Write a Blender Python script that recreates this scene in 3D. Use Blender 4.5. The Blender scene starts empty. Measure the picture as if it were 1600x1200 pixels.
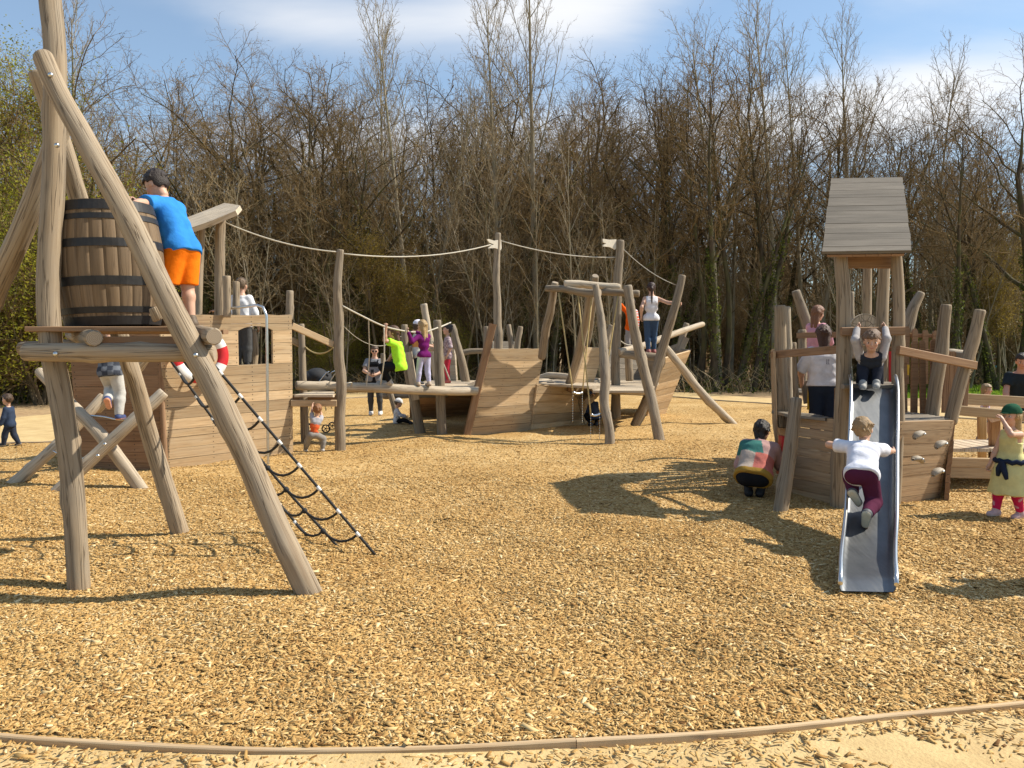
import bpy, bmesh, math, random
import numpy as np
from mathutils import Vector, Matrix
R = math.radians
scene = bpy.context.scene
COL = scene.collection

# ---------------------------------------------------------------- camera, sky, sun, exposure
TILT = math.atan(0.044)
CAM_H = 1.6
cam_d = bpy.data.cameras.new('camera')
cam_d.sensor_width = 36.0
cam_d.lens = 28.125
cam_d.clip_start = 0.05
cam_d.clip_end = 1500
cam = bpy.data.objects.new('camera', cam_d)
cam.location = (0, 0, CAM_H)
cam.rotation_euler = (math.pi / 2 - TILT, 0, 0)
COL.objects.link(cam)
scene.camera = cam

SUN_TO = Vector((0.95, 0.13, 1.0)).normalized()
sun_d = bpy.data.lights.new('sun', 'SUN')
sun_d.energy = 5.0
sun_d.angle = R(0.53)
sun_d.color = (1.0, 0.93, 0.80)
sun = bpy.data.objects.new('sun', sun_d)
sun.rotation_euler = SUN_TO.to_track_quat('Z', 'Y').to_euler()
sun.location = (20, 5, 25)
COL.objects.link(sun)

world = bpy.data.worlds.new('World')
scene.world = world
world.use_nodes = True
wn = world.node_tree.nodes
wl = world.node_tree.links
wn.clear()
def wnode(t, **kw):
    n = wn.new(t)
    for k, v in kw.items():
        setattr(n, k, v)
    return n
def wmath(op, a, b=None, c=None):
    n = wnode('ShaderNodeMath', operation=op)
    for i, x in enumerate((a, b, c)):
        if x is None:
            continue
        if isinstance(x, (int, float)):
            n.inputs[i].default_value = x
        else:
            wl.new(x, n.inputs[i])
    return n.outputs[0]
sky = wnode('ShaderNodeTexSky', sky_type='NISHITA', sun_disc=False)
sky.sun_elevation = math.asin(SUN_TO.z)
sky.sun_rotation = math.atan2(SUN_TO.x, SUN_TO.y)
sky.air_density = 1.0
sky.dust_density = 0.6
sky.ozone_density = 1.0
tc = wnode('ShaderNodeTexCoord')
sep = wnode('ShaderNodeSeparateXYZ')
wl.new(tc.outputs['Generated'], sep.inputs[0])
dx, dy, dz = sep.outputs
zc = wmath('MAXIMUM', wmath('ADD', dz, 0.12), 0.06)
comb = wnode('ShaderNodeCombineXYZ')
wl.new(wmath('DIVIDE', dx, zc), comb.inputs[0])
wl.new(wmath('DIVIDE', dy, zc), comb.inputs[1])
mp = wnode('ShaderNodeMapping')
mp.inputs['Rotation'].default_value = (0, 0, R(-35))
mp.inputs['Scale'].default_value = (0.5, 1.1, 1)
mp.inputs['Location'].default_value = (3.4, 1.7, 0)
wl.new(comb.outputs[0], mp.inputs[0])
nz = wnode('ShaderNodeTexNoise')
nz.inputs['Scale'].default_value = 1.5
nz.inputs['Detail'].default_value = 7
nz.inputs['Roughness'].default_value = 0.52
nz.inputs['Distortion'].default_value = 0.35
wl.new(mp.outputs[0], nz.inputs['Vector'])
def cloud_bank(px, py, ax, ay, amp):
    """a soft bank of cloud standing in one part of the sky (azimuth / elevation)"""
    az = math.atan2((px - 800) / 1250, 1.0)
    el = math.atan((545 - py) / 1250)
    a = wmath('ARCTAN2', dx, dy)
    e = wmath('ARCSINE', dz)
    u = wmath('DIVIDE', wmath('SUBTRACT', a, az), ax)
    v = wmath('DIVIDE', wmath('SUBTRACT', e, el), ay)
    r2 = wmath('ADD', wmath('MULTIPLY', u, u), wmath('MULTIPLY', v, v))
    return wmath('MULTIPLY', wmath('POWER', 2.718, wmath('MULTIPLY', r2, -1.0)), amp)
dens = nz.outputs['Fac']
banks = None
for args in ((900, 15, 0.16, 0.08, 0.56), (480, 50, 0.20, 0.05, 0.40), (1470, 185, 0.18, 0.05, 0.52),
             (1180, 260, 0.3, 0.07, 0.40), (1560, 30, 0.12, 0.05, 0.34), (620, 220, 0.3, 0.07, 0.38)):
    b = cloud_bank(*args)
    banks = b if banks is None else wmath('ADD', banks, b)
cov = wmath('ADD', wmath('SUBTRACT', dens, 0.60), banks)
cr = wnode('ShaderNodeMapRange', interpolation_type='SMOOTHSTEP')
cr.inputs['From Min'].default_value = 0.02
cr.inputs['From Max'].default_value = 0.62
cr.inputs['To Min'].default_value = 0.12
cr.inputs['To Max'].default_value = 0.93
wl.new(cov, cr.inputs['Value'])
mixc = wnode('ShaderNodeMix', data_type='RGBA')
wl.new(cr.outputs[0], mixc.inputs['Factor'])
skt = wnode('ShaderNodeMix', data_type='RGBA', blend_type='MULTIPLY')
skt.inputs['Factor'].default_value = 1.0
skt.inputs['B'].default_value = (1.75, 2.1, 2.2, 1)
wl.new(sky.outputs[0], skt.inputs['A'])
wl.new(skt.outputs['Result'], mixc.inputs['A'])
mixc.inputs['B'].default_value = (13.6, 13.6, 13.7, 1)
bg = wnode('ShaderNodeBackground')
bg.inputs['Strength'].default_value = 0.056
wl.new(mixc.outputs['Result'], bg.inputs['Color'])
wo = wnode('ShaderNodeOutputWorld')
wl.new(bg.outputs[0], wo.inputs['Surface'])

scene.view_settings.view_transform = 'Standard'
scene.view_settings.look = 'None'
scene.view_settings.exposure = 0.46
scene.view_settings.gamma = 1.0
scene.cycles.max_bounces = 6
scene.cycles.diffuse_bounces = 2
scene.cycles.glossy_bounces = 3
scene.cycles.transparent_max_bounces = 4

# ---------------------------------------------------------------- picture to place
FWD = Vector((0, math.cos(TILT), -math.sin(TILT)))
UPV = Vector((0, math.sin(TILT), math.cos(TILT)))
def ray(px, py):
    return FWD + Vector((1, 0, 0)) * ((px - 800) / 1250) - UPV * ((py - 600) / 1250)
def pt(px, py, d):
    """the place seen at (px, py) of the 1600 x 1200 photograph, d metres away along Y"""
    r = ray(px, py)
    return Vector((0, 0, CAM_H)) + r * (d / r.y)
def gp(px, py, z=0.0):
    """the place on the level z seen at (px, py)"""
    r = ray(px, py)
    return Vector((0, 0, CAM_H)) + r * ((z - CAM_H) / r.z)
def V(p):
    """(px, py, d) tuples become places, vectors stay"""
    return p if isinstance(p, Vector) else pt(*p)

# ---------------------------------------------------------------- materials
def new_mat(name):
    m = bpy.data.materials.new(name)
    m.use_nodes = True
    nt = m.node_tree
    b = nt.nodes['Principled BSDF']
    return m, nt, b
class NT:
    def __init__(s, nt):
        s.nt = nt
    def n(s, t, ins=None, **kw):
        n = s.nt.nodes.new(t)
        for k, v in kw.items():
            setattr(n, k, v)
        for k, v in (ins or {}).items():
            if hasattr(v, 'is_linked') or isinstance(v, bpy.types.NodeSocket):
                s.nt.links.new(v, n.inputs[k])
            else:
                n.inputs[k].default_value = v
        return n
    def link(s, a, b):
        s.nt.links.new(a, b)
    def math(s, op, a, b=0.0):
        return s.n('ShaderNodeMath', {0: a, 1: b}, operation=op).outputs[0]
    def mix(s, f, a, b, mode='MIX'):
        n = s.n('ShaderNodeMix', {}, data_type='RGBA', blend_type=mode)
        for k, v in (('Factor', f), ('A', a), ('B', b)):
            if isinstance(v, bpy.types.NodeSocket):
                s.link(v, n.inputs[k])
            else:
                n.inputs[k].default_value = v
        return n.outputs['Result']
    def ramp(s, f, stops):
        n = s.n('ShaderNodeValToRGB', {'Fac': f})
        e = n.color_ramp.elements
        while len(e) < len(stops):
            e.new(0.5)
        for el, (p, c) in zip(e, stops):
            el.position = p
            el.color = c if len(c) == 4 else (*c, 1)
        return n.outputs['Color']
def c4(c):
    return (c[0], c[1], c[2], 1.0)

def wood_mat(name, light, dark, stain, grain=1.0, rough=0.72, bump=0.35, knots=0.5, cracks=0.35):
    m, nt, b = new_mat(name)
    t = NT(nt)
    uv = t.n('ShaderNodeUVMap')
    tone = t.n('ShaderNodeAttribute', attribute_name='tone').outputs['Fac']
    mp1 = t.n('ShaderNodeMapping', {'Vector': uv.outputs[0], 'Scale': (1.6 * grain, 42 * grain, 1)})
    g1 = t.n('ShaderNodeTexNoise', {'Vector': mp1.outputs[0], 'Scale': 1.0, 'Detail': 5, 'Roughness': 0.62, 'Distortion': 0.5}).outputs['Fac']
    mp2 = t.n('ShaderNodeMapping', {'Vector': uv.outputs[0], 'Scale': (1.1, 5, 1)})
    g2 = t.n('ShaderNodeTexNoise', {'Vector': mp2.outputs[0], 'Scale': 1.3, 'Detail': 4, 'Roughness': 0.6}).outputs['Fac']
    mp3 = t.n('ShaderNodeMapping', {'Vector': uv.outputs[0], 'Scale': (2.4, 7.5, 1)})
    vor = t.n('ShaderNodeTexVoronoi', {'Vector': mp3.outputs[0], 'Scale': 1.0, 'Randomness': 1.0}).outputs['Distance']
    kn = t.ramp(vor, [(0.0, (1, 1, 1)), (0.10, (0.35, 0.35, 0.35)), (0.17, (0, 0, 0))])
    base = t.ramp(g1, [(0.28, dark), (0.62, light)])
    base = t.mix(t.ramp(g2, [(0.42, (0, 0, 0)), (0.72, (0.75, 0.75, 0.75))]), base, c4(stain))
    base = t.mix(t.math('MULTIPLY', kn, knots), base, c4([x * 0.45 for x in dark]))
    mp4 = t.n('ShaderNodeMapping', {'Vector': uv.outputs[0], 'Scale': (0.9, 26, 1), 'Location': (7.3, 2.1, 0)})
    g4 = t.n('ShaderNodeTexNoise', {'Vector': mp4.outputs[0], 'Scale': 1.0, 'Detail': 2.5, 'Roughness': 0.5, 'Distortion': 0.2}).outputs['Fac']
    crk = t.ramp(t.math('ABSOLUTE', t.math('SUBTRACT', g4, 0.5)), [(0.0, (1, 1, 1)), (0.012, (0.5, 0.5, 0.5)), (0.022, (0, 0, 0))])
    base = t.mix(t.math('MULTIPLY', crk, cracks), base, c4([x * 0.42 for x in dark]))
    tn = t.n('ShaderNodeMapRange', {'Value': tone, 'From Min': 0, 'From Max': 1, 'To Min': 0.66, 'To Max': 1.28}).outputs[0]
    rgb = t.n('ShaderNodeCombineColor', {0: tn, 1: tn, 2: tn}).outputs[0]
    base = t.mix(1.0, base, rgb, 'MULTIPLY')
    t.link(base, b.inputs['Base Color'])
    b.inputs['Roughness'].default_value = rough
    b.inputs['Specular IOR Level'].default_value = 0.25
    bp = t.n('ShaderNodeBump', {'Height': t.math('SUBTRACT', g1, t.math('MULTIPLY', crk, cracks)), 'Strength': bump, 'Distance': 0.006})
    t.link(bp.outputs[0], b.inputs['Normal'])
    return m
M = {}
M['log'] = wood_mat('peeled_log_wood', (0.37, 0.285, 0.19), (0.235, 0.165, 0.10), (0.285, 0.235, 0.175), grain=0.8, bump=0.6, knots=0.4, cracks=0.8)
M['log_grey'] = wood_mat('weathered_log_wood', (0.33, 0.26, 0.18), (0.19, 0.14, 0.09), (0.27, 0.225, 0.17), grain=0.8, bump=0.6, knots=0.4, cracks=0.8)
M['log_pale'] = wood_mat('pale_log_wood', (0.54, 0.44, 0.32), (0.36, 0.275, 0.18), (0.46, 0.39, 0.30), grain=0.8, bump=0.5, knots=0.35, cracks=0.7)
M['plank'] = wood_mat('hull_plank_wood', (0.54, 0.385, 0.22), (0.37, 0.235, 0.12), (0.48, 0.365, 0.235), bump=0.25)
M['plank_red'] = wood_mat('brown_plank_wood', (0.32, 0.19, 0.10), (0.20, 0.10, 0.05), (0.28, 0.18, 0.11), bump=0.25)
M['plank_grey'] = wood_mat('grey_plank_wood', (0.245, 0.205, 0.155), (0.145, 0.118, 0.088), (0.31, 0.265, 0.21), bump=0.3, knots=0.2)
M['plank_brown'] = wood_mat('tan_brown_plank_wood', (0.44, 0.30, 0.175), (0.29, 0.18, 0.095), (0.37, 0.265, 0.165), bump=0.3)
M['roof_board'] = wood_mat('roof_board_wood', (0.125, 0.103, 0.078), (0.08, 0.066, 0.049), (0.165, 0.139, 0.108), bump=0.3, knots=0.2)
M['stave'] = wood_mat('barrel_stave_wood', (0.23, 0.155, 0.088), (0.12, 0.078, 0.044), (0.165, 0.118, 0.075), bump=0.25, knots=0.35)
def end_mat():
    m, nt, b = new_mat('log_end_grain')
    t = NT(nt)
    uv = t.n('ShaderNodeUVMap').outputs[0]
    ln = t.n('ShaderNodeVectorMath', {0: uv}, operation='LENGTH').outputs['Value']
    nz = t.n('ShaderNodeTexNoise', {'Vector': uv, 'Scale': 16, 'Detail': 3}).outputs['Fac']
    ring = t.math('SINE', t.math('ADD', t.math('MULTIPLY', ln, 620), t.math('MULTIPLY', nz, 9)))
    base = t.ramp(t.math('ADD', t.math('MULTIPLY', ring, 0.25), 0.5), [(0.2, (0.26, 0.19, 0.125)), (0.8, (0.42, 0.34, 0.25))])
    t.link(base, b.inputs['Base Color'])
    b.inputs['Roughness'].default_value = 0.85
    return m
M['end'] = end_mat()
def plain(name, col, rough=0.6, metal=0.0, noise=0.15, nscale=25.0, bump=0.0, spec=0.4):
    m, nt, b = new_mat(name)
    t = NT(nt)
    tcn = t.n('ShaderNodeTexCoord').outputs['Object']
    nz = t.n('ShaderNodeTexNoise', {'Vector': tcn, 'Scale': nscale, 'Detail': 4, 'Roughness': 0.6}).outputs['Fac']
    lo = [x * (1 - noise) for x in col]
    hi = [min(1, x * (1 + noise)) for x in col]
    t.link(t.ramp(nz, [(0.3, lo), (0.7, hi)]), b.inputs['Base Color'])
    b.inputs['Roughness'].default_value = rough
    b.inputs['Metallic'].default_value = metal
    b.inputs['Specular IOR Level'].default_value = spec
    if bump:
        bp = t.n('ShaderNodeBump', {'Height': nz, 'Strength': bump, 'Distance': 0.004})
        t.link(bp.outputs[0], b.inputs['Normal'])
    return m
M['steel'] = plain('brushed_steel', (0.60, 0.61, 0.62), 0.27, 1.0, 0.10, 9)
M['steel_bright'] = plain('polished_steel', (0.60, 0.60, 0.59), 0.30, 1.0, 0.05, 9)
M['hoop'] = plain('dark_iron_hoop', (0.028, 0.026, 0.025), 0.5, 0.3, 0.3, 14)
M['black'] = plain('black_rope', (0.022, 0.021, 0.02), 0.75, 0, 0.3, 120, 0.3)
M['whiteplastic'] = plain('white_ferrule', (0.72, 0.71, 0.68), 0.4, 0, 0.05)
M['red'] = plain('red_paint', (0.55, 0.02, 0.025), 0.45, 0, 0.12)
M['white'] = plain('white_paint', (0.74, 0.73, 0.70), 0.45, 0, 0.06)
M['yellow'] = plain('yellow_strap', (0.65, 0.40, 0.02), 0.5, 0, 0.1)
M['rope'] = plain('pale_rope', (0.50, 0.45, 0.36), 0.85, 0, 0.25, 160, 0.5)
M['rope_yellow'] = plain('yellow_rope', (0.50, 0.37, 0.16), 0.85, 0, 0.25, 160, 0.5)
M['flag'] = plain('pale_flag_board', (0.62, 0.55, 0.44), 0.7, 0, 0.1)
M['hold'] = plain('stone_hold', (0.38, 0.32, 0.245), 0.6, 0, 0.15, 40)
M['fabric_black'] = plain('black_fabric', (0.02, 0.02, 0.022), 0.8, 0, 0.3)

def slide_mat():
    m, nt, b = new_mat('slide_sheet_steel')
    t = NT(nt)
    tcn = t.n('ShaderNodeTexCoord').outputs['Object']
    mp1 = t.n('ShaderNodeMapping', {'Vector': tcn, 'Scale': (60, 3, 3)})
    n1 = t.n('ShaderNodeTexNoise', {'Vector': mp1.outputs[0], 'Scale': 1.5, 'Detail': 4}).outputs['Fac']
    n2 = t.n('ShaderNodeTexNoise', {'Vector': tcn, 'Scale': 5, 'Detail': 5, 'Roughness': .65}).outputs['Fac']
    t.link(t.ramp(n2, [(0.3, (0.145, 0.15, 0.155)), (0.7, (0.20, 0.203, 0.205))]), b.inputs['Base Color'])
    b.inputs['Metallic'].default_value = 0.85
    r = t.n('ShaderNodeMapRange', {'Value': n1, 'From Min': .3, 'From Max': .7, 'To Min': 0.36, 'To Max': 0.46}).outputs[0]
    t.link(r, b.inputs['Roughness'])
    return m
M['slide'] = slide_mat()

def attr_mat(name, rough, spec=0.3, sss=0.0, sheen=0.0, bump=0.0, nscale=60, var=0.10):
    m, nt, b = new_mat(name)
    t = NT(nt)
    col = t.n('ShaderNodeAttribute', attribute_name='col').outputs['Color']
    tcn = t.n('ShaderNodeTexCoord').outputs['Object']
    nz = t.n('ShaderNodeTexNoise', {'Vector': tcn, 'Scale': nscale, 'Detail': 4, 'Roughness': .6}).outputs['Fac']
    v = t.n('ShaderNodeMapRange', {'Value': nz, 'From Min': .25, 'From Max': .75, 'To Min': 1 - var, 'To Max': 1 + var}).outputs[0]
    g = t.n('ShaderNodeCombineColor', {0: v, 1: v, 2: v}).outputs[0]
    t.link(t.mix(1.0, col, g, 'MULTIPLY'), b.inputs['Base Color'])
    b.inputs['Roughness'].default_value = rough
    b.inputs['Specular IOR Level'].default_value = spec
    if sss:
        b.inputs['Subsurface Weight'].default_value = sss
        b.inputs['Subsurface Radius'].default_value = (0.02, 0.008, 0.004)
        b.inputs['Subsurface Scale'].default_value = 0.5
    if sheen:
        b.inputs['Sheen Weight'].default_value = sheen
    if bump:
        bp = t.n('ShaderNodeBump', {'Height': nz, 'Strength': bump, 'Distance': 0.009})
        t.link(bp.outputs[0], b.inputs['Normal'])
    return m
M['skin'] = attr_mat('skin', 0.5, 0.35, 0.0, 0, 0, 30, 0.06)
M['cloth'] = attr_mat('cloth', 0.9, 0.08, 0, 0.0, 0.8, 13, 0.13)
M['hair'] = attr_mat('hair', 0.45, 0.4, 0, 0, 0.9, 130, 0.30)
M['shoe'] = attr_mat('shoe', 0.6, 0.3)

def bark_mat(name, a, b_, green=0.0):
    m, nt, b = new_mat(name)
    t = NT(nt)
    tcn = t.n('ShaderNodeTexCoord').outputs['Object']
    mp1 = t.n('ShaderNodeMapping', {'Vector': tcn, 'Scale': (7, 7, 1.4)})
    n1 = t.n('ShaderNodeTexNoise', {'Vector': mp1.outputs[0], 'Scale': 1.6, 'Detail': 5, 'Roughness': .65}).outputs['Fac']
    rnd = t.n('ShaderNodeObjectInfo').outputs['Random']
    base = t.ramp(n1, [(0.3, b_), (0.7, a)])
    n2 = t.n('ShaderNodeTexNoise', {'Vector': tcn, 'Scale': 1.1, 'Detail': 3}).outputs['Fac']
    base = t.mix(t.math('MULTIPLY', t.ramp(n2, [(.45, (0, 0, 0)), (.65, (1, 1, 1))]), green), base, (0.10, 0.11, 0.03, 1))
    v = t.n('ShaderNodeMapRange', {'Value': rnd, 'To Min': 0.75, 'To Max': 1.3}).outputs[0]
    g = t.n('ShaderNodeCombineColor', {0: v, 1: v, 2: v}).outputs[0]
    t.link(t.mix(1.0, base, g, 'MULTIPLY'), b.inputs['Base Color'])
    b.inputs['Roughness'].default_value = 0.9
    b.inputs['Specular IOR Level'].default_value = 0.15
    return m
M['bark'] = bark_mat('brown_bark', (0.18, 0.135, 0.083), (0.065, 0.048, 0.03), 0.5)
M['bark_pale'] = bark_mat('pale_bark', (0.42, 0.36, 0.26), (0.20, 0.165, 0.11), 0.35)
M['bark_dark'] = bark_mat('dark_bark', (0.095, 0.072, 0.046), (0.032, 0.024, 0.015), 0.5)
def twig_mat(name, a, b_):
    m, nt, b = new_mat(name)
    t = NT(nt)
    rnd = t.n('ShaderNodeObjectInfo').outputs['Random']
    tone = t.n('ShaderNodeAttribute', attribute_name='tone').outputs['Fac']
    f = t.math('ADD', t.math('MULTIPLY', rnd, 0.35), t.math('MULTIPLY', tone, 0.65))
    t.link(t.ramp(f, [(0.1, b_), (0.9, a)]), b.inputs['Base Color'])
    b.inputs['Roughness'].default_value = 0.85
    b.inputs['Specular IOR Level'].default_value = 0.2
    return m
M['twig'] = twig_mat('brown_twigs', (0.29, 0.195, 0.085), (0.105, 0.068, 0.029))
M['twig_pale'] = twig_mat('pale_twigs', (0.40, 0.31, 0.18), (0.18, 0.13, 0.07))
M['bud'] = twig_mat('brown_buds', (0.28, 0.185, 0.06), (0.13, 0.08, 0.027))
def leaf_mat(name, a, b_):
    m, nt, b = new_mat(name)
    t = NT(nt)
    tone = t.n('ShaderNodeAttribute', attribute_name='tone').outputs['Fac']
    t.link(t.ramp(tone, [(0.05, b_), (0.95, a)]), b.inputs['Base Color'])
    b.inputs['Roughness'].default_value = 0.5
    b.inputs['Specular IOR Level'].default_value = 0.3
    tr = t.n('ShaderNodeBsdfTranslucent', {})
    t.link(t.ramp(tone, [(0.05, [x * 1.2 for x in b_]), (0.95, [x * 1.3 for x in a])]), tr.inputs['Color'])
    ms = t.n('ShaderNodeMixShader', {'Fac': 0.5})
    t.link(b.outputs[0], ms.inputs[1])
    t.link(tr.outputs[0], ms.inputs[2])
    out = [n for n in nt.nodes if n.type == 'OUTPUT_MATERIAL'][0]
    t.link(ms.outputs[0], out.inputs['Surface'])
    return m
M['leaf_spring'] = leaf_mat('spring_leaves', (0.40, 0.37, 0.035), (0.12, 0.135, 0.016))
M['leaf_yellow'] = leaf_mat('olive_new_leaves', (0.33, 0.24, 0.045), (0.14, 0.10, 0.02))
M['leaf_ivy'] = leaf_mat('ivy_leaves', (0.16, 0.18, 0.03), (0.035, 0.05, 0.010))
M['leaf_dry'] = leaf_mat('dry_leaves', (0.20, 0.13, 0.05), (0.07, 0.045, 0.018))
M['grass'] = leaf_mat('grass_blades', (0.24, 0.34, 0.03), (0.10, 0.17, 0.015))

# ---------------------------------------------------------------- scene helpers
def tag(o, label=None, cat=None, group=None, kind=None):
    if label: o['label'] = label
    if cat: o['category'] = cat
    if group: o['group'] = group
    if kind: o['kind'] = kind
    return o
BASE = {}
def thing(name, base, label, cat, group=None):
    o = bpy.data.objects.new(name, None)
    o.empty_display_size = 0.2
    o.location = base
    COL.objects.link(o)
    BASE[o.name] = Vector(base)
    return tag(o, label, cat, group)
def link_mesh(name, me, parent=None):
    o = bpy.data.objects.new(name, me)
    COL.objects.link(o)
    if parent is not None:
        o.parent = parent
        BASE[o.name] = BASE[parent.name]
    else:
        BASE[o.name] = Vector((0, 0, 0))
    return o
class MB:
    """collects shapes in world metres; build() links them as ONE mesh object"""
    def __init__(s):
        s.v = []; s.f = []; s.uv = []; s.tone = []; s.mi = []; s.sm = []
    def add(s, verts, faces, uvs=None, tone=0.5, mi=0, smooth=False):
        k = len(s.v)
        s.v.extend(tuple(p) for p in verts)
        for i, f in enumerate(faces):
            s.f.append(tuple(a + k for a in f))
            s.uv.append(uvs[i] if uvs else [(verts[a][0] + verts[a][1], verts[a][2]) for a in f])
            s.tone.append(tone)
            s.mi.append(mi[i] if isinstance(mi, list) else mi)
            s.sm.append(smooth[i] if isinstance(smooth, list) else smooth)
    def build(s, name, mats, parent=None):
        if not isinstance(mats, (list, tuple)):
            mats = [mats]
        off = BASE[parent.name] if parent is not None else Vector((0, 0, 0))
        me = bpy.data.meshes.new(name)
        me.from_pydata([(p[0] - off.x, p[1] - off.y, p[2] - off.z) for p in s.v], [], s.f)
        ul = me.uv_layers.new(name='UVMap')
        ul.data.foreach_set('uv', [c for f in s.uv for q in f for c in q])
        at = me.attributes.new('tone', 'FLOAT', 'FACE')
        at.data.foreach_set('value', s.tone)
        for m in mats:
            me.materials.append(m)
        me.polygons.foreach_set('material_index', s.mi)
        me.polygons.foreach_set('use_smooth', s.sm)
        me.update()
        return link_mesh(name, me, parent)

def catmull(pts, step):
    P = [Vector(p) for p in pts]
    if len(P) == 2:
        L = (P[1] - P[0]).length
        n = max(2, int(L / step))
        return [P[0].lerp(P[1], i / n) for i in range(n + 1)], [i / n for i in range(n + 1)]
    Q = [P[0] * 2 - P[1]] + P + [P[-1] * 2 - P[-2]]
    out, par = [], []
    for i in range(1, len(Q) - 2):
        p0, p1, p2, p3 = Q[i - 1:i + 3]
        n = max(1, int((p2 - p1).length / step))
        for j in range(n):
            t = j / n
            out.append(0.5 * ((2 * p1) + (p2 - p0) * t + (2 * p0 - 5 * p1 + 4 * p2 - p3) * t * t + (3 * p1 - p0 - 3 * p2 + p3) * t ** 3))
            par.append((i - 1 + t) / (len(P) - 1))
    out.append(P[-1]); par.append(1.0)
    return out, par
def frames(path):
    T = []
    for i in range(len(path)):
        a = path[max(0, i - 1)]; b = path[min(len(path) - 1, i + 1)]
        T.append((b - a).normalized())
    ref = Vector((0, 0, 1)) if abs(T[0].z) < 0.9 else Vector((1, 0, 0))
    n = (ref - T[0] * ref.dot(T[0])).normalized()
    N = [n]
    for i in range(1, len(path)):
        n = (N[-1] - T[i] * N[-1].dot(T[i])).normalized()
        N.append(n)
    return T, N, [t.cross(n) for t, n in zip(T, N)]
def lerp_list(r, t):
    if isinstance(r, (int, float)):
        return r
    x = t * (len(r) - 1)
    i = min(int(x), len(r) - 2)
    return r[i] + (r[i + 1] - r[i]) * (x - i)
def add_tube(mb, pts, r, n=8, step=0.05, mi=0, tone=0.5, cap_mi=None, wob=0.0, seed=0, round_end=False, smooth=True):
    rnd = random.Random(seed)
    path, par = catmull([V(p) for p in pts], step)
    T, N, B = frames(path)
    ph = [(rnd.uniform(0, 6.28), rnd.uniform(0.7, 1.5)) for _ in range(6)]
    knots = [(rnd.random(), rnd.uniform(0, 6.28), rnd.uniform(.5, 1.3)) for _ in range(6)]
    verts = []; dist = 0.0; ds = []
    total = sum((path[i + 1] - path[i]).length for i in range(len(path) - 1))
    for i, p in enumerate(path):
        if i: dist += (path[i] - path[i - 1]).length
        ds.append(dist)
    rows = [(path[i], T[i], N[i], B[i], lerp_list(r, par[i]), ds[i]) for i in range(len(path))]
    r0, r1 = rows[0][4], rows[-1][4]
    if round_end:
        e = min(0.25 * r0, 0.03)
        rows = [(rows[0][0], *rows[0][1:4], r0 * 0.86, 0.0), (rows[0][0] + rows[0][1] * e, *rows[0][1:4], r0, e)] + rows[1:-1] + \
               [(rows[-1][0] - rows[-1][1] * e, *rows[-1][1:4], r1, total - e), (rows[-1][0], *rows[-1][1:4], r1 * 0.86, total)]
    for (p, t, nn, bb, rr, s) in rows:
        cx = cy = 0.0
        if wob:
            cx = wob * rr * 0.8 * (math.sin(s * 2.3 * ph[0][1] + ph[0][0]) + 0.5 * math.sin(s * 5.1 * ph[1][1] + ph[1][0]))
            cy = wob * rr * 0.8 * (math.sin(s * 2.1 * ph[2][1] + ph[2][0]) + 0.5 * math.sin(s * 4.7 * ph[3][1] + ph[3][0]))
        for k in range(n):
            a = 2 * math.pi * k / n
            q = rr
            if wob:
                q *= 1 + wob * (0.35 * math.sin(2 * a + ph[4][0] + s * 1.3) + 0.25 * math.sin(3 * a + ph[5][0] - s * 2.2) + 0.2 * math.sin(s * 9 + 2 * a) + 0.22 * math.sin(s * 17 * ph[0][1] + 3 * a + ph[1][0]) * math.sin(s * 3.1))
                for (kt, ka, kr) in knots:
                    du = (s - kt * total) / (rr * 1.1)
                    da = math.cos(a - ka)
                    if abs(du) < 2.5 and da > 0:
                        q += rr * 0.2 * kr * math.exp(-du * du * 1.4) * da ** 6
            verts.append(p + nn * (q * math.cos(a) + cx) + bb * (q * math.sin(a) + cy))
    faces = []; uvs = []; mis = []; sms = []
    u0 = rnd.uniform(0, 20)
    circ = 2 * math.pi * max(r0, r1)
    v0 = rnd.uniform(0, 5)
    m = len(rows)
    for i in range(m - 1):
        for k in range(n):
            k2 = (k + 1) % n
            faces.append((i * n + k, i * n + k2, (i + 1) * n + k2, (i + 1) * n + k))
            a, b = rows[i][5], rows[i + 1][5]
            va, vb = v0 + k / n * circ, v0 + (k + 1) / n * circ
            uvs.append([(u0 + a, va), (u0 + a, vb), (u0 + b, vb), (u0 + b, va)])
            mis.append(mi); sms.append(smooth)
    for row, rev in ((0, True), (m - 1, False)):
        idx = [row * n + k for k in range(n)]
        rr = rows[row][4]
        uvc = [(rr * math.cos(2 * math.pi * k / n), rr * math.sin(2 * math.pi * k / n)) for k in range(n)]
        if rev:
            idx = idx[::-1]; uvc = uvc[::-1]
        faces.append(tuple(idx)); uvs.append(uvc)
        mis.append(mi if cap_mi is None else cap_mi); sms.append(False)
    mb.add(verts, faces, uvs, tone, mis, sms)
_seed = [100]
def nseed():
    _seed[0] += 1
    return _seed[0]
def log(name, parent, pts, r, mat='log', wob=0.10, n=16, tone=None, step=0.06):
    """one peeled, slightly crooked log as an object of its own"""
    mb = MB()
    sd = nseed()
    pts = [V(q).copy() for q in pts]
    for i, j in ((0, 1), (-1, -2)):                     # a foot goes on down into the ground
        if pts[i].z < 0.09:
            pts[i] = pts[i] + (pts[i] - pts[j]).normalized() * 0.10
    add_tube(mb, pts, r, n, step, 0, random.Random(sd).uniform(0.35, 0.7) if tone is None else tone, 1, wob, sd, True)
    return mb.build(name, [M[mat], M['end']], parent)
def rope(name, parent, pts, r, mat='rope', step=0.05, n=6):
    mb = MB()
    add_tube(mb, pts, r, n, step, 0, 0.5, None, 0, 1)
    return mb.build(name, M[mat], parent)
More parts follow.
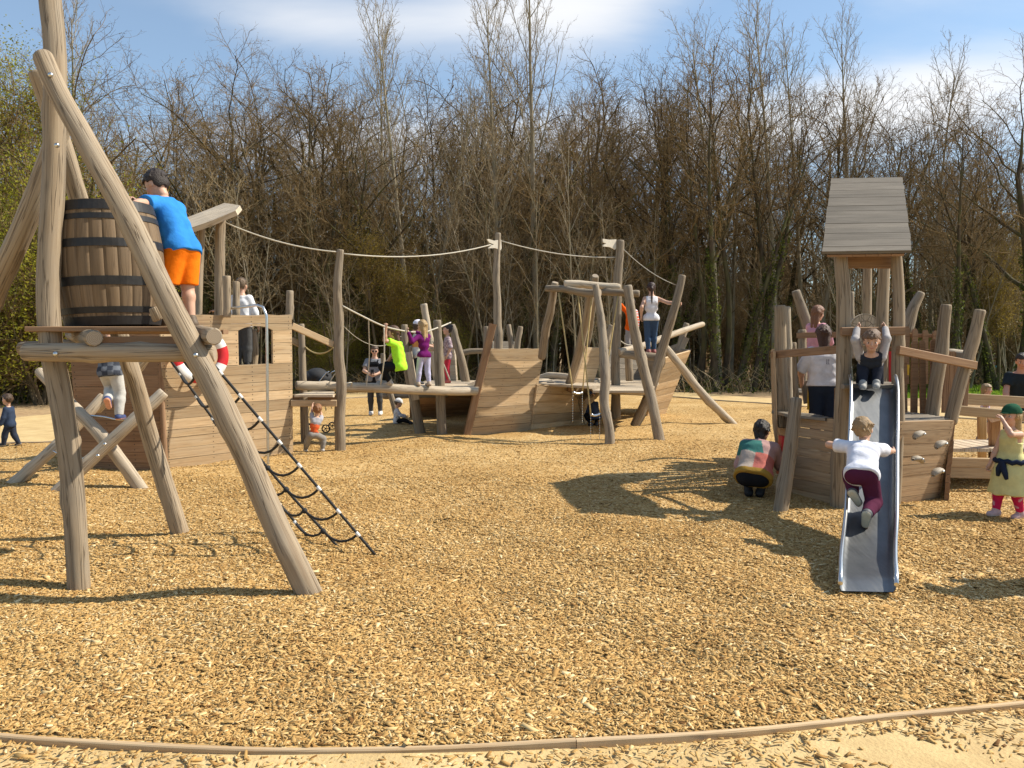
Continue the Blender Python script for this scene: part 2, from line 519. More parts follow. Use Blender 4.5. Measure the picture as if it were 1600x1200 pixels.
def sag(a, b, s, n=8):
    a, b = V(a), V(b)
    return [a.lerp(b, i / n) - Vector((0, 0, 4 * s * (i / n) * (1 - i / n))) for i in range(n + 1)]
def add_plank(mb, a, b, w, t, up=Vector((0, 0, 1)), tone=None, mi=0, ch=None, rnd=random.Random(5)):
    """a sawn board from a to b; w across (towards up), t thick"""
    a, b = V(a), V(b)
    d = (b - a).normalized()
    s = d.cross(up).normalized()
    u = s.cross(d).normalized()
    ch = min(w, t) * 0.14 if ch is None else ch
    hw, ht = w / 2, t / 2
    prof = [(-hw + ch, -ht), (hw - ch, -ht), (hw, -ht + ch), (hw, ht - ch), (hw - ch, ht), (-hw + ch, ht), (-hw, ht - ch), (-hw, -ht + ch)]
    L = (b - a).length
    verts = [a + u * x + s * y for x, y in prof] + [b + u * x + s * y for x, y in prof]
    per = [0]
    for i in range(8):
        x0, y0 = prof[i]; x1, y1 = prof[(i + 1) % 8]
        per.append(per[-1] + math.hypot(x1 - x0, y1 - y0))
    u0, v0 = rnd.uniform(0, 30), rnd.uniform(0, 30)
    faces, uvs = [], []
    for i in range(8):
        j = (i + 1) % 8
        faces.append((i, i + 8, j + 8, j))
        uvs.append([(u0, v0 + per[i]), (u0 + L, v0 + per[i]), (u0 + L, v0 + per[i + 1]), (u0, v0 + per[i + 1])])
    faces.append(tuple(range(8))); uvs.append([(u0 + y, v0 + x) for x, y in prof])
    faces.append(tuple(range(15, 7, -1))); uvs.append([(u0 + y, v0 + x) for x, y in prof[::-1]])
    mb.add(verts, faces, uvs, rnd.uniform(.3, .7) if tone is None else tone, mi)
def plank(name, parent, a, b, w, t, mat='plank', up=Vector((0, 0, 1)), tone=None):
    mb = MB()
    add_plank(mb, a, b, w, t, up, tone, rnd=random.Random(nseed()))
    return mb.build(name, M[mat], parent)
def add_prism(mb, poly, normal, t, tone=0.5, mi=0, uv=None, uvo=(0, 0)):
    """flat outline poly (places) given thickness t against its normal"""
    n = len(poly)
    nv = normal.normalized() * t
    verts = [Vector(p) for p in poly] + [Vector(p) - nv for p in poly]
    ax = (poly[1] - poly[0]).normalized()
    ay = normal.normalized().cross(ax)
    uvf = [((p - poly[0]).dot(ax) + uvo[0], (p - poly[0]).dot(ay) + uvo[1]) for p in poly]
    faces = [tuple(range(n)), tuple(range(2 * n - 1, n - 1, -1))]
    uvs = [uvf, uvf[::-1]]
    for i in range(n):
        j = (i + 1) % n
        faces.append((i, i + n, j + n, j))
        uvs.append([uvf[i], (uvf[i][0], uvf[i][1] + t), (uvf[j][0], uvf[j][1] + t), uvf[j]])
    mb.add(verts, faces, uvs, tone, mi)
def panel(name, parent, bl, br, tr, tl, rows, t=0.035, mat='plank', hole=None, wavy_top=0.0, gap=0.004, tone=(0.1, 0.9), screws=False):
    """a wall of horizontal boards between four corners; hole = (u0, u1, v0, v1, rise)"""
    bl, br, tr, tl = V(bl), V(br), V(tr), V(tl)
    rnd = random.Random(nseed())
    def at(u, v):
        return (bl.lerp(br, u)).lerp(tl.lerp(tr, u), v)
    nrm = (br - bl).cross(tl - bl).normalized()
    H = (tl - bl).length
    cuts = [0.0]
    hs = [rnd.uniform(0.75, 1.25) for _ in range(rows)]
    tot = sum(hs)
    for h in hs:
        cuts.append(cuts[-1] + h / tot)
    if hole:
        for tgt in hole[2:4]:
            k = min(range(1, rows), key=lambda i: abs(cuts[i] - tgt))
            cuts[k] = tgt
    mb = MB()
    g = gap / H
    def board(poly, dn, tn):
        pl = [at(u, v) + nrm * dn for u, v in poly]
        add_prism(mb, pl, nrm, t, tn, 0, None, (rnd.uniform(0, 30), rnd.uniform(0, 30)))
    for i in range(rows):
        v0, v1 = cuts[i] + g * 0.5, cuts[i + 1] - g * 0.5
        dn, tn = rnd.uniform(-0.004, 0.004), rnd.uniform(*tone)
        tilt = rnd.uniform(-0.003, 0.003) / H
        spans = [(0.0, 1.0)]
        if hole and cuts[i + 1] > hole[2] + 1e-4 and cuts[i] < hole[3] - 1e-4:
            spans = [(0.0, hole[0]), (hole[1], 1.0)]
        for (a, b) in spans:
            if wavy_top and i == rows - 1:
                top = [(b + (a - b) * k / 10, v1 + rnd.uniform(-wavy_top, wavy_top) / H) for k in range(11)]
                poly = [(a, v0), (b, v0)] + top
            elif hole and hole[4] and abs(cuts[i] - hole[3]) < 1e-4:
                um = (hole[0] + hole[1]) / 2
                poly = [(a, v0), (hole[0], v0)] + [(hole[0] + (hole[1] - hole[0]) * k / 6, v0 + hole[4] * math.sin(math.pi * k / 6) ** 0.8) for k in range(1, 6)] + [(hole[1], v0), (b, v0), (b, v1), (a, v1)]
            else:
                poly = [(a, v0 + tilt), (b, v0 - tilt), (b, v1 - tilt * .3), (a, v1 + tilt * .3)]
            board(poly, dn, tn)
            L_ = (br - bl).length * (b - a)
            if screws and L_ > .3 and v1 - v0 > .03:
                for su in ([.06, .94] if L_ < .9 else [.03, .35, .66, .97]):
                    for sv in (.25, .75):
                        c = at(a + (b - a) * su, v0 + (v1 - v0) * sv) + nrm * (dn + .0015)
                        ax = (br - bl).normalized() * .006; ay = nrm.cross(ax.normalized()) * .006
                        mb.add([c - ax - ay, c + ax - ay, c + ax + ay, c - ax + ay], [(0, 1, 2, 3)], None, .5, 1)
    return mb.build(name, [M[mat], M['hoop']], parent)
def add_box(mb, c, sx, sy, sz, rotz=0.0, tone=0.5, mi=0):
    m = Matrix.Rotation(rotz, 3, 'Z')
    c = Vector(c)
    vs = [c + m @ Vector((x * sx / 2, y * sy / 2, z * sz / 2)) for x in (-1, 1) for y in (-1, 1) for z in (-1, 1)]
    mb.add(vs, [(0, 1, 3, 2), (4, 6, 7, 5), (0, 4, 5, 1), (2, 3, 7, 6), (0, 2, 6, 4), (1, 5, 7, 3)], None, tone, mi)
def add_ball(mb, c, rx, ry=None, rz=None, n=10, m=6, mi=0, tone=0.5, rot=None):
    ry = ry or rx; rz = rz or rx
    c = Vector(c)
    rot = rot or Matrix.Identity(3)
    vs = [c + rot @ Vector((0, 0, rz))]
    for i in range(1, m):
        th = math.pi * i / m
        for k in range(n):
            a = 2 * math.pi * k / n
            vs.append(c + rot @ Vector((rx * math.sin(th) * math.cos(a), ry * math.sin(th) * math.sin(a), rz * math.cos(th))))
    vs.append(c - rot @ Vector((0, 0, rz)))
    fs = []
    for k in range(n):
        fs.append((0, 1 + k, 1 + (k + 1) % n))
    for i in range(m - 2):
        for k in range(n):
            a = 1 + i * n + k; b = 1 + i * n + (k + 1) % n
            fs.append((a, a + n, b + n, b))
    q = 1 + (m - 2) * n
    for k in range(n):
        fs.append((q + k, len(vs) - 1, q + (k + 1) % n))
    mb.add(vs, fs, None, tone, mi, True)
def bolts(parent, places, r=0.016):
    for p in places:
        mb = MB()
        add_ball(mb, V(p), r, r, r, 10, 6)
        mb.build('bolt', M['steel_bright'], parent)

def np_mesh(name, verts, quads=None, tris=None, tone=None, mats=(), mi=None, smooth=False):
    """big meshes straight from arrays"""
    me = bpy.data.meshes.new(name)
    parts = []
    nq = 0 if quads is None else len(quads)
    nt_ = 0 if tris is None else len(tris)
    loops = np.concatenate([a.reshape(-1) for a in (quads, tris) if a is not None and len(a)]).astype(np.int32)
    tot = np.concatenate([np.full(nq, 4, np.int32), np.full(nt_, 3, np.int32)])
    start = np.concatenate([[0], np.cumsum(tot)[:-1]]).astype(np.int32)
    me.vertices.add(len(verts))
    me.vertices.foreach_set('co', np.ascontiguousarray(verts, np.float32).reshape(-1))
    me.loops.add(len(loops))
    me.loops.foreach_set('vertex_index', loops)
    me.polygons.add(len(tot))
    me.polygons.foreach_set('loop_start', start)
    try:
        me.polygons.foreach_set('loop_total', tot)
    except Exception:
        pass
    if smooth:
        me.polygons.foreach_set('use_smooth', np.ones(len(tot), bool))
    for m in mats:
        me.materials.append(m)
    if mi is not None:
        me.polygons.foreach_set('material_index', mi.astype(np.int32))
    me.update(calc_edges=True)
    if tone is not None:
        at = me.attributes.new('tone', 'FLOAT', 'FACE')
        at.data.foreach_set('value', tone.astype(np.float32))
    return me

# ---------------------------------------------------------------- ground
CHIP_STOPS = [(0.0, (0.16, 0.073, 0.020)), (0.2, (0.33, 0.176, 0.052)), (0.5, (0.475, 0.285, 0.096)),
              (0.78, (0.58, 0.38, 0.152)), (1.0, (0.74, 0.57, 0.31))]
def chip_mat(name, from_tone):
    m, nt, b = new_mat(name)
    t = NT(nt)
    tcn = t.n('ShaderNodeTexCoord').outputs['Object']
    big = t.n('ShaderNodeTexNoise', {'Vector': tcn, 'Scale': 0.55, 'Detail': 5, 'Roughness': .6}).outputs['Fac']
    if from_tone:
        f = t.n('ShaderNodeAttribute', attribute_name='tone').outputs['Fac']
    else:
        cols, hts = [], []
        for ang, sc, off in ((25, (26, 88, 1), 0.0), (115, (30, 95, 1), 3.1), (70, (24, 80, 1), 7.7)):
            w = t.n('ShaderNodeTexNoise', {'Vector': tcn, 'Scale': 9.0, 'Detail': 1})
            wv = t.n('ShaderNodeVectorMath', {0: w.outputs['Color'], 1: (0.05, 0.05, 0.0)}, operation='MULTIPLY').outputs[0]
            av = t.n('ShaderNodeVectorMath', {0: tcn, 1: wv}, operation='ADD').outputs[0]
            mp1 = t.n('ShaderNodeMapping', {'Vector': av, 'Rotation': (0, 0, R(ang)), 'Scale': sc, 'Location': (off, off, 0)})
            vo = t.n('ShaderNodeTexVoronoi', {'Vector': mp1.outputs[0], 'Scale': 1.0})
            cols.append(t.n('ShaderNodeSeparateColor', {0: vo.outputs['Color']}).outputs[0])
            hts.append(vo.outputs['Distance'])
        m1 = t.n('ShaderNodeTexNoise', {'Vector': tcn, 'Scale': 21, 'Detail': 2}).outputs['Fac']
        k1 = t.math('GREATER_THAN', m1, 0.53)
        k2 = t.math('LESS_THAN', m1, 0.45)
        def sel(k, a, c):
            return t.n('ShaderNodeMix', {'Factor': k, 'A': a, 'B': c}, data_type='FLOAT').outputs['Result']
        f = sel(k2, sel(k1, cols[0], cols[1]), cols[2])
        h = sel(k2, sel(k1, hts[0], hts[1]), hts[2])
        f = t.math('SUBTRACT', t.math('ADD', t.math('MULTIPLY', f, 0.75), 0.26), t.math('MULTIPLY', t.math('POWER', h, 3.0), 0.35))
        bp = t.n('ShaderNodeBump', {'Height': t.math('MULTIPLY', h, -1.0), 'Strength': 0.9, 'Distance': 0.012})
        t.link(bp.outputs[0], b.inputs['Normal'])
    f = t.math('ADD', f, t.math('MULTIPLY', t.math('SUBTRACT', big, 0.5), 0.65))
    t.link(t.ramp(f, CHIP_STOPS), b.inputs['Base Color'])
    b.inputs['Roughness'].default_value = 0.8
    b.inputs['Specular IOR Level'].default_value = 0.2
    return m
M['chips'] = chip_mat('wood_chip', True)
M['chip_bed'] = chip_mat('wood_chip_bed', False)
def sand_mat():
    m, nt, b = new_mat('pale_sand')
    t = NT(nt)
    tcn = t.n('ShaderNodeTexCoord').outputs['Object']
    n1 = t.n('ShaderNodeTexNoise', {'Vector': tcn, 'Scale': 2.2, 'Detail': 8, 'Roughness': .7}).outputs['Fac']
    n2 = t.n('ShaderNodeTexNoise', {'Vector': tcn, 'Scale': 60, 'Detail': 4}).outputs['Fac']
    base = t.ramp(n1, [(0.3, (0.43, 0.285, 0.12)), (0.55, (0.56, 0.40, 0.18)), (0.8, (0.64, 0.48, 0.25))])
    base = t.mix(t.ramp(n2, [(.58, (0, 0, 0)), (.72, (.6, .6, .6))]), base, (0.33, 0.21, 0.09, 1))
    t.link(base, b.inputs['Base Color'])
    b.inputs['Roughness'].default_value = 0.9
    bp = t.n('ShaderNodeBump', {'Height': t.math('ADD', n2, n1), 'Strength': 0.5, 'Distance': 0.012})
    t.link(bp.outputs[0], b.inputs['Normal'])
    return m
M['sand'] = sand_mat()
def soil_mat():
    m, nt, b = new_mat('soil_and_leaf_litter')
    t = NT(nt)
    tcn = t.n('ShaderNodeTexCoord').outputs['Object']
    n1 = t.n('ShaderNodeTexNoise', {'Vector': tcn, 'Scale': 0.5, 'Detail': 8, 'Roughness': .7}).outputs['Fac']
    n2 = t.n('ShaderNodeTexNoise', {'Vector': tcn, 'Scale': 9, 'Detail': 6, 'Roughness': .7}).outputs['Fac']
    base = t.ramp(n1, [(0.35, (0.33, 0.205, 0.095)), (0.65, (0.48, 0.33, 0.165))])
    base = t.mix(t.ramp(n2, [(.45, (0, 0, 0)), (.65, (.8, .8, .8))]), base, (0.20, 0.115, 0.05, 1))
    t.link(base, b.inputs['Base Color'])
    b.inputs['Roughness'].default_value = 0.95
    bp = t.n('ShaderNodeBump', {'Height': n2, 'Strength': 0.8, 'Distance': 0.03})
    t.link(bp.outputs[0], b.inputs['Normal'])
    return m
M['soil'] = soil_mat()

mb = MB()
mb.add([(-350, -60, -0.07), (350, -60, -0.07), (350, 600, -0.07), (-350, 600, -0.07)], [(0, 1, 2, 3)])
tag(mb.build('ground', M['soil']), kind='structure')

EDGE_FRONT = [gp(x, y) for x, y in ((-700, 1085), (-300, 1118), (0, 1148), (130, 1157), (250, 1164), (400, 1171), (520, 1172), (700, 1169), (900, 1158), (1150, 1142), (1400, 1115), (1600, 1096), (1900, 1060), (2300, 1010))]
EDGE_BACK = [gp(1700, 668), gp(1450, 650), gp(1210, 632), gp(1120, 626), gp(1050, 620.5), gp(950, 616), gp(800, 615), gp(640, 618), gp(520, 624), gp(380, 640), gp(240, 660), gp(110, 689), gp(0, 694), gp(-200, 705)]
EDGE_SIDE_R = [Vector((9.0, 7.0, 0)), Vector((11.5, 10.5, 0)), Vector((12, 14, 0))]
EDGE_SIDE_L = [Vector((-11.0, 11.0, 0)), Vector((-9.0, 7.5, 0))]
BND = EDGE_FRONT + EDGE_SIDE_R + EDGE_BACK + EDGE_SIDE_L
bc = np.array([0.0, 12.0])
bnd = np.array([[p.x, p.y] for p in BND]) - bc
b_ang = np.arctan2(bnd[:, 1], bnd[:, 0])
b_rad = np.hypot(bnd[:, 0], bnd[:, 1])
o_ = np.argsort(b_ang)
b_ang, b_rad = b_ang[o_], b_rad[o_]
def bed_radius(a):
    return np.interp(a, b_ang, b_rad, period=2 * math.pi)
def inside_bed(x, y, margin=0.0):
    a = np.arctan2(y - bc[1], x - bc[0])
    return np.hypot(x - bc[0], y - bc[1]) < bed_radius(a) - margin
def bed_z(x, y):
    z = 0.010 * np.sin(2.1 * x + 0.7 * y + 1.0) + 0.009 * np.sin(-1.3 * x + 2.6 * y) + 0.007 * np.sin(4.3 * x - 3.1 * y + 2.0) + 0.006 * np.sin(5.1 * x + 4.7 * y)
    a = np.arctan2(y - bc[1], x - bc[0])
    e = np.clip((bed_radius(a) - np.hypot(x - bc[0], y - bc[1])) / 0.6, 0, 1)
    z = z * e * 1.5
    # small heaps round the foot of the slide
    z = z + 0.07 * np.exp(-(((x - 2.72) / 0.16) ** 2 + ((y - 5.6) / 0.5) ** 2)) + 0.055 * np.exp(-(((x - 2.36) / 0.24) ** 2 + ((y - 5.24) / 0.14) ** 2))
    return z
def polar_sheet(name, rad_fn, rings, n, z_fn, mat, s0=0.0):
    an = np.linspace(-math.pi, math.pi, n, endpoint=False)
    rr = rad_fn(an)
    s = np.linspace(s0, 1, rings) ** 0.75
    X = bc[0] + s[:, None] * (rr * np.cos(an))[None]
    Y = bc[1] + s[:, None] * (rr * np.sin(an))[None]
    Z = z_fn(X, Y)
    verts = np.stack([X, Y, Z], -1).reshape(-1, 3)
    i, k = np.meshgrid(np.arange(rings - 1), np.arange(n), indexing='ij')
    k2 = (k + 1) % n
    q = np.stack([i * n + k, (i + 1) * n + k, (i + 1) * n + k2, i * n + k2], -1).reshape(-1, 4)
    me = np_mesh(name, verts, quads=q, mats=[mat], smooth=True)
    return tag(link_mesh(name, me), kind='structure')
polar_sheet('wood_chip_bed', bed_radius, 150, 420, bed_z, M['chip_bed'])
def sand_radius(a):
    w = 3.0 + 0.35 * np.sin(5 * a + 1) + 0.25 * np.sin(11 * a) + 6.0 * np.clip(-np.sin(a), 0, 1) ** 2 + 1.3 * np.clip(-np.cos(a), 0, 1)
    return bed_radius(a) + w
polar_sheet('sand_path', sand_radius, 60, 300, lambda x, y: np.where(inside_bed(x, y, 0.2), -0.06, -0.019 + 0.006 * np.sin(3 * x + y) + 0.005 * np.sin(4.1 * y - 2 * x)), M['sand'], 0.3)

def edging(label, pts, w, h, top, mat):
    mb = MB()
    path, par = catmull(pts, 0.12)
    rj = random.Random(31)
    # boards about two and a half metres long, butted end to end
    k0, dist = 0, 0.0
    while k0 < len(path) - 1:
        k1 = min(len(path) - 1, k0 + rj.randint(18, 23))
        lift, shift, tn = rj.uniform(-.003, .003), rj.uniform(-.004, .004), rj.uniform(.4, .8)
        vs, fs, uvs = [], [], []
        for i in range(k0, k1 + 1):
            p = path[i]
            a = path[max(0, i - 1)]; b = path[min(len(path) - 1, i + 1)]
            d = (b - a).normalized()
            if i == k0: p = p + d * .0008
            if i == k1: p = p - d * .0008
            s = d.cross(Vector((0, 0, 1))).normalized()
            dist += .12
            z = top + lift + .004 * math.sin(dist * 1.7)
            for off, zz in ((-1, top - h), (-1, z - .005), (-.7, z), (.7, z), (1, z - .005), (1, top - h)):
                q = p + s * (w / 2 * off + shift)
                vs.append((q.x, q.y, zz))
            if i > k0:
                m = i - k0
                v = [0, .05, .06, .09, .1, .15]
                for k in range(5):
                    fs.append(((m - 1) * 6 + k, (m - 1) * 6 + k + 1, m * 6 + k + 1, m * 6 + k))
                    uvs.append([(dist - .12, v[k]), (dist - .12, v[k + 1]), (dist, v[k + 1]), (dist, v[k])])
        n_ = len(vs)
        fs += [tuple(range(6)), tuple(range(n_ - 1, n_ - 7, -1))]
        uvs += [[(0, 0)] * 6, [(0, 0)] * 6]
        mb.add(vs, fs, uvs, tn)
        k0 = k1
    return tag(mb.build('timber_edging', M[mat]), label, 'edging')
edging('thin bent timber edging board along the front rim of the wood chips', EDGE_FRONT, 0.028, 0.12, 0.007, 'plank')
edging('distant timber edging strip where the wood chips meet the sand path before the trees', EDGE_BACK, 0.06, 0.14, 0.03, 'log')

# ---- loose chips, thousands of them
def chip_field(rng, x, y, z, size, tone):
    n = len(x)
    L = size * rng.lognormal(0, 0.38, n)
    W = np.minimum(L * rng.uniform(0.16, 0.55, n), 0.03)
    T = rng.uniform(0.0012, 0.0038, n)
    yaw = rng.uniform(0, 2 * math.pi, n)
    pit = rng.normal(0, 0.15, n)
    rol = rng.normal(0, 0.25, n)
    cy, sy, cp, sp, cr_, sr = np.cos(yaw), np.sin(yaw), np.cos(pit), np.sin(pit), np.cos(rol), np.sin(rol)
    ex = np.stack([cy * cp, sy * cp, sp], -1)
    ey = np.stack([-sy * cr_ + cy * sp * sr * -1, cy * cr_ - sy * sp * sr, cp * sr], -1)
    ez = np.cross(ex, ey)
    c = np.stack([x, y, z + 0.004 + np.abs(sp) * L * 0.4], -1)
    V8 = np.empty((n, 8, 3), np.float32)
    k = 0
    tap = rng.uniform(0.35, 1.0, (n, 2))
    for ix, sx in enumerate((-0.5, 0.5)):
        for s2 in (-0.5, 0.5):
            for sz in (-0.5, 0.5):
                V8[:, k] = c + ex * (sx * L)[:, None] + ey * (s2 * W * tap[:, ix])[:, None] + ez * (sz * T)[:, None]
                k += 1
    base = (np.arange(n) * 8)[:, None, None]
    Q = np.array([[1, 5, 7, 3], [0, 4, 5, 1], [2, 3, 7, 6], [0, 1, 3, 2], [4, 6, 7, 5]])[None] + base
    return V8.reshape(-1, 3), Q.reshape(-1, 4), np.repeat(tone, 5)
rng = np.random.default_rng(7)
xs, ys = [], []
for d0, d1, dens in ((3.0, 4.2, 8200), (4.2, 5.5, 6000), (5.5, 7.5, 3500), (7.5, 10, 1600), (10, 14, 560), (14, 22, 150)):
    n = int((0.68 * (d1 ** 2 - d0 ** 2) + 2.0 * (d1 - d0)) * dens)
    d = np.sqrt(rng.uniform(d0 ** 2, d1 ** 2, n))
    x = rng.uniform(-1, 1, n) * (0.68 * d + 1.0)
    xs.append(x); ys.append(d)
x = np.concatenate(xs); y = np.concatenate(ys)
keep = inside_bed(x, y, 0.03)
x, y = x[keep], y[keep]
v_, q_, t_ = chip_field(rng, x, y, bed_z(x, y), 0.0245, np.clip(rng.normal(0.54, 0.22, len(x)), 0, 1))
me = np_mesh('wood_chips', v_, quads=q_, tone=t_, mats=[M['chips']])
tag(link_mesh('wood_chips', me), kind='stuff')
# strays and pebbles on the sand before the edging
n = 26000
x = rng.uniform(-3.2, 3.4, n); y = rng.uniform(2.3, 3.9, n)
a = np.arctan2(y - bc[1], x - bc[0])
dist = np.hypot(x - bc[0], y - bc[1]) - bed_radius(a)
keep = (dist > 0.03) & (rng.uniform(0, 1, n) < np.clip(0.75 * np.exp(-dist / 0.22) + 0.13, 0, 1)) & ((np.sin(x * 3.1) + np.sin(y * 7 + x * 5) + 1.2 > 0) | (dist < 0.12))
x, y = x[keep], y[keep]
v_, q_, t_ = chip_field(rng, x, y, np.full(len(x), -0.016), 0.024, np.clip(rng.normal(0.50, 0.26, len(x)), 0, 1))
me = np_mesh('stray_chips', v_, quads=q_, tone=t_, mats=[M['chips']])
tag(link_mesh('stray_chips', me), kind='stuff')
def pebbles():
    ico = bmesh.new()
    bmesh.ops.create_icosphere(ico, subdivisions=2, radius=1.0)
    bv = np.array([v.co[:] for v in ico.verts]); bf = np.array([[v.index for v in f.verts] for f in ico.faces])
    n = 700
    x = rng.uniform(-3.0, 3.2, n); y = rng.uniform(2.5, 3.9, n)
    a = np.arctan2(y - bc[1], x - bc[0])
    dist = np.hypot(x - bc[0], y - bc[1]) - bed_radius(a)
    k = (dist > 0.05) & (rng.uniform(0, 1, n) < np.exp(-dist / 0.16) + 0.05)
    x, y = x[k], y[k]
    vs, fs, tn = [], [], []
    for i in range(len(x)):
        s = rng.uniform(0.006, 0.016) * np.array([1, rng.uniform(.6, 1), rng.uniform(.5, .8)])
        w = bv * s * (1 + 0.32 * np.sin(bv @ rng.normal(0, 3, 3) + rng.uniform(0, 6)))[:, None]
        th = rng.uniform(0, 6.28)
        w = w @ np.array([[math.cos(th), math.sin(th), 0], [-math.sin(th), math.cos(th), 0], [0, 0, 1]])
        vs.append(w + [x[i], y[i], -0.018 + s[2] * 0.5]); fs.append(bf + len(bv) * i); tn.append(np.full(len(bf), rng.uniform(.6, 1)))
    me = np_mesh('pebbles', np.concatenate(vs), tris=np.concatenate(fs), tone=np.concatenate(tn), mats=[M['chips']])
    tag(link_mesh('pebbles', me), kind='stuff')
pebbles()

# ---------------------------------------------------------------- trees
def rot_about(v, ax, a):
    c, s = math.cos(a), math.sin(a)
    d = ax[0] * v[0] + ax[1] * v[1] + ax[2] * v[2]
    cx = (ax[1] * v[2] - ax[2] * v[1], ax[2] * v[0] - ax[0] * v[2], ax[0] * v[1] - ax[1] * v[0])
    return tuple(v[i] * c + cx[i] * s + ax[i] * d * (1 - c) for i in range(3))
def nrm3(v):
    l = math.sqrt(v[0] ** 2 + v[1] ** 2 + v[2] ** 2) or 1
    return (v[0] / l, v[1] / l, v[2] / l)
NP = [12, 8, 6, 4, 3]
SIDES = [9, 6, 4, 3, 3]
def grow(rnd, H, r0, spec, lean=(0, 0), stems=1):
    """all the branches of one tree: lists of (points, radii) per level"""
    out = [[] for _ in range(5)]
    def go(p, d, L, ra, rb, lev):
        n = NP[lev]
        pts, rad = [p], [ra]
        g, up = spec['gnarl'][lev], spec['up'][lev]
        dirs = [d]
        for i in range(1, n):
            d = nrm3((d[0] + rnd.gauss(0, g), d[1] + rnd.gauss(0, g), d[2] + rnd.gauss(0, g) + up))
            p = tuple(p[k] + d[k] * L / (n - 1) for k in range(3))
            pts.append(p); dirs.append(d)
            rad.append(ra + (rb - ra) * (i / (n - 1)) ** spec['taper'][lev])
        out[lev].append((pts, rad))
        if lev >= spec['maxlev']:
            return
        nc = spec['n'][lev]
        nc = max(1, int(nc * rnd.uniform(0.8, 1.2)))
        s0 = spec['start'][lev]
        ph = rnd.uniform(0, 6.28)
        for c in range(nc):
            t = s0 + (1 - s0) * ((c + rnd.uniform(0.2, 0.9)) / nc) ** spec['dist'][lev]
            t = min(t, 0.985)
            x = t * (n - 1); i = min(int(x), n - 2); f = x - i
            q = tuple(pts[i][k] + (pts[i + 1][k] - pts[i][k]) * f for k in range(3))
            bd = dirs[i + 1]
            ref = (0, 0, 1) if abs(bd[2]) < .9 else (1, 0, 0)
            ax = nrm3((bd[1] * ref[2] - bd[2] * ref[1], bd[2] * ref[0] - bd[0] * ref[2], bd[0] * ref[1] - bd[1] * ref[0]))
            ph += 2.4 + rnd.uniform(-.5, .5)
            ax = rot_about(ax, bd, ph)
            an = R(spec['ang'][lev] + rnd.uniform(-13, 13)) * (1.0 - 0.35 * (t if lev == 0 else 0))
            nd = rot_about(bd, ax, an)
            rr = rad[i] + (rad[i + 1] - rad[i]) * f
            ll = L * spec['len'][lev] * rnd.uniform(0.7, 1.2) * spec['shape'](t, lev)
            r1 = min(rr * 0.7, max(rr * spec['rr'][lev] * (0.75 + .5 * rnd.random()), spec['rmin'][lev + 1]))
            go(q, nd, ll, r1, max(spec['rmin'][lev + 1] * 0.6, r1 * 0.3), lev + 1)
    for s in range(stems):
        a = 6.28 * s / stems + rnd.uniform(-.5, .5)
        sp = 0.0 if stems == 1 else rnd.uniform(0.10, 0.28)
        d = nrm3((lean[0] + sp * math.cos(a), lean[1] + sp * math.sin(a), 1))
        b = (0.12 * math.cos(a) * (stems > 1), 0.12 * math.sin(a) * (stems > 1), -0.15)
        go(b, d, H * (1 if s == 0 else rnd.uniform(.7, 1)), r0, r0 * 0.12, 0)
    return out
def tubes(brs, sides, rng):
    P = np.array([b[0] for b in brs]); Rr = np.array([b[1] for b in brs])
    B, n, _ = P.shape
    T = np.empty_like(P)
    T[:, 1:-1] = P[:, 2:] - P[:, :-2]; T[:, 0] = P[:, 1] - P[:, 0]; T[:, -1] = P[:, -1] - P[:, -2]
    T /= np.linalg.norm(T, axis=-1, keepdims=True) + 1e-9
    ref = np.where(np.abs(T[:, :1, 2:3]) < 0.8, np.array([[[0, 0, 1.0]]]), np.array([[[1.0, 0, 0]]]))
    N = np.cross(T, np.broadcast_to(ref, T.shape)); N /= np.linalg.norm(N, axis=-1, keepdims=True) + 1e-9
    Bn = np.cross(T, N)
    an = 2 * math.pi * np.arange(sides) / sides
    V_ = P[:, :, None] + Rr[:, :, None, None] * (N[:, :, None] * np.cos(an)[:, None] + Bn[:, :, None] * np.sin(an)[:, None])
    idx = np.arange(B * n * sides).reshape(B, n, sides)
    a = idx[:, :-1]; c = idx[:, 1:]
    q = np.stack([a, np.roll(a, -1, 2), np.roll(c, -1, 2), c], -1).reshape(-1, 4)
    tone = np.repeat(rng.uniform(0, 1, B), (n - 1) * sides)
    return V_.reshape(-1, 3), q, tone
def leaf_quads(rng, P, size, tone=None, flat=0.0):
    n = len(P)
    a = rng.normal(0, 1, (n, 3)); a /= np.linalg.norm(a, axis=1, keepdims=True)
    b = rng.normal(0, 1, (n, 3)); b = np.cross(a, b); b /= np.linalg.norm(b, axis=1, keepdims=True)
    s = size * rng.uniform(0.6, 1.3, n)[:, None]
    V_ = np.stack([P - a * s, P + b * s * .5 + a * s * .1, P + a * s, P - b * s * .5 + a * s * .1], 1).reshape(-1, 3)
    q = np.arange(n * 4).reshape(-1, 4)
    return V_, q, (rng.uniform(0, 1, n) if tone is None else tone)
def join(parts):
    vs, qs, ts, ms, k = [], [], [], [], 0
    for v, q, t, m in parts:
        vs.append(v); qs.append(q + k); ts.append(t); ms.append(np.full(len(q), m)); k += len(v)
    return np.concatenate(vs), np.concatenate(qs), np.concatenate(ts), np.concatenate(ms)
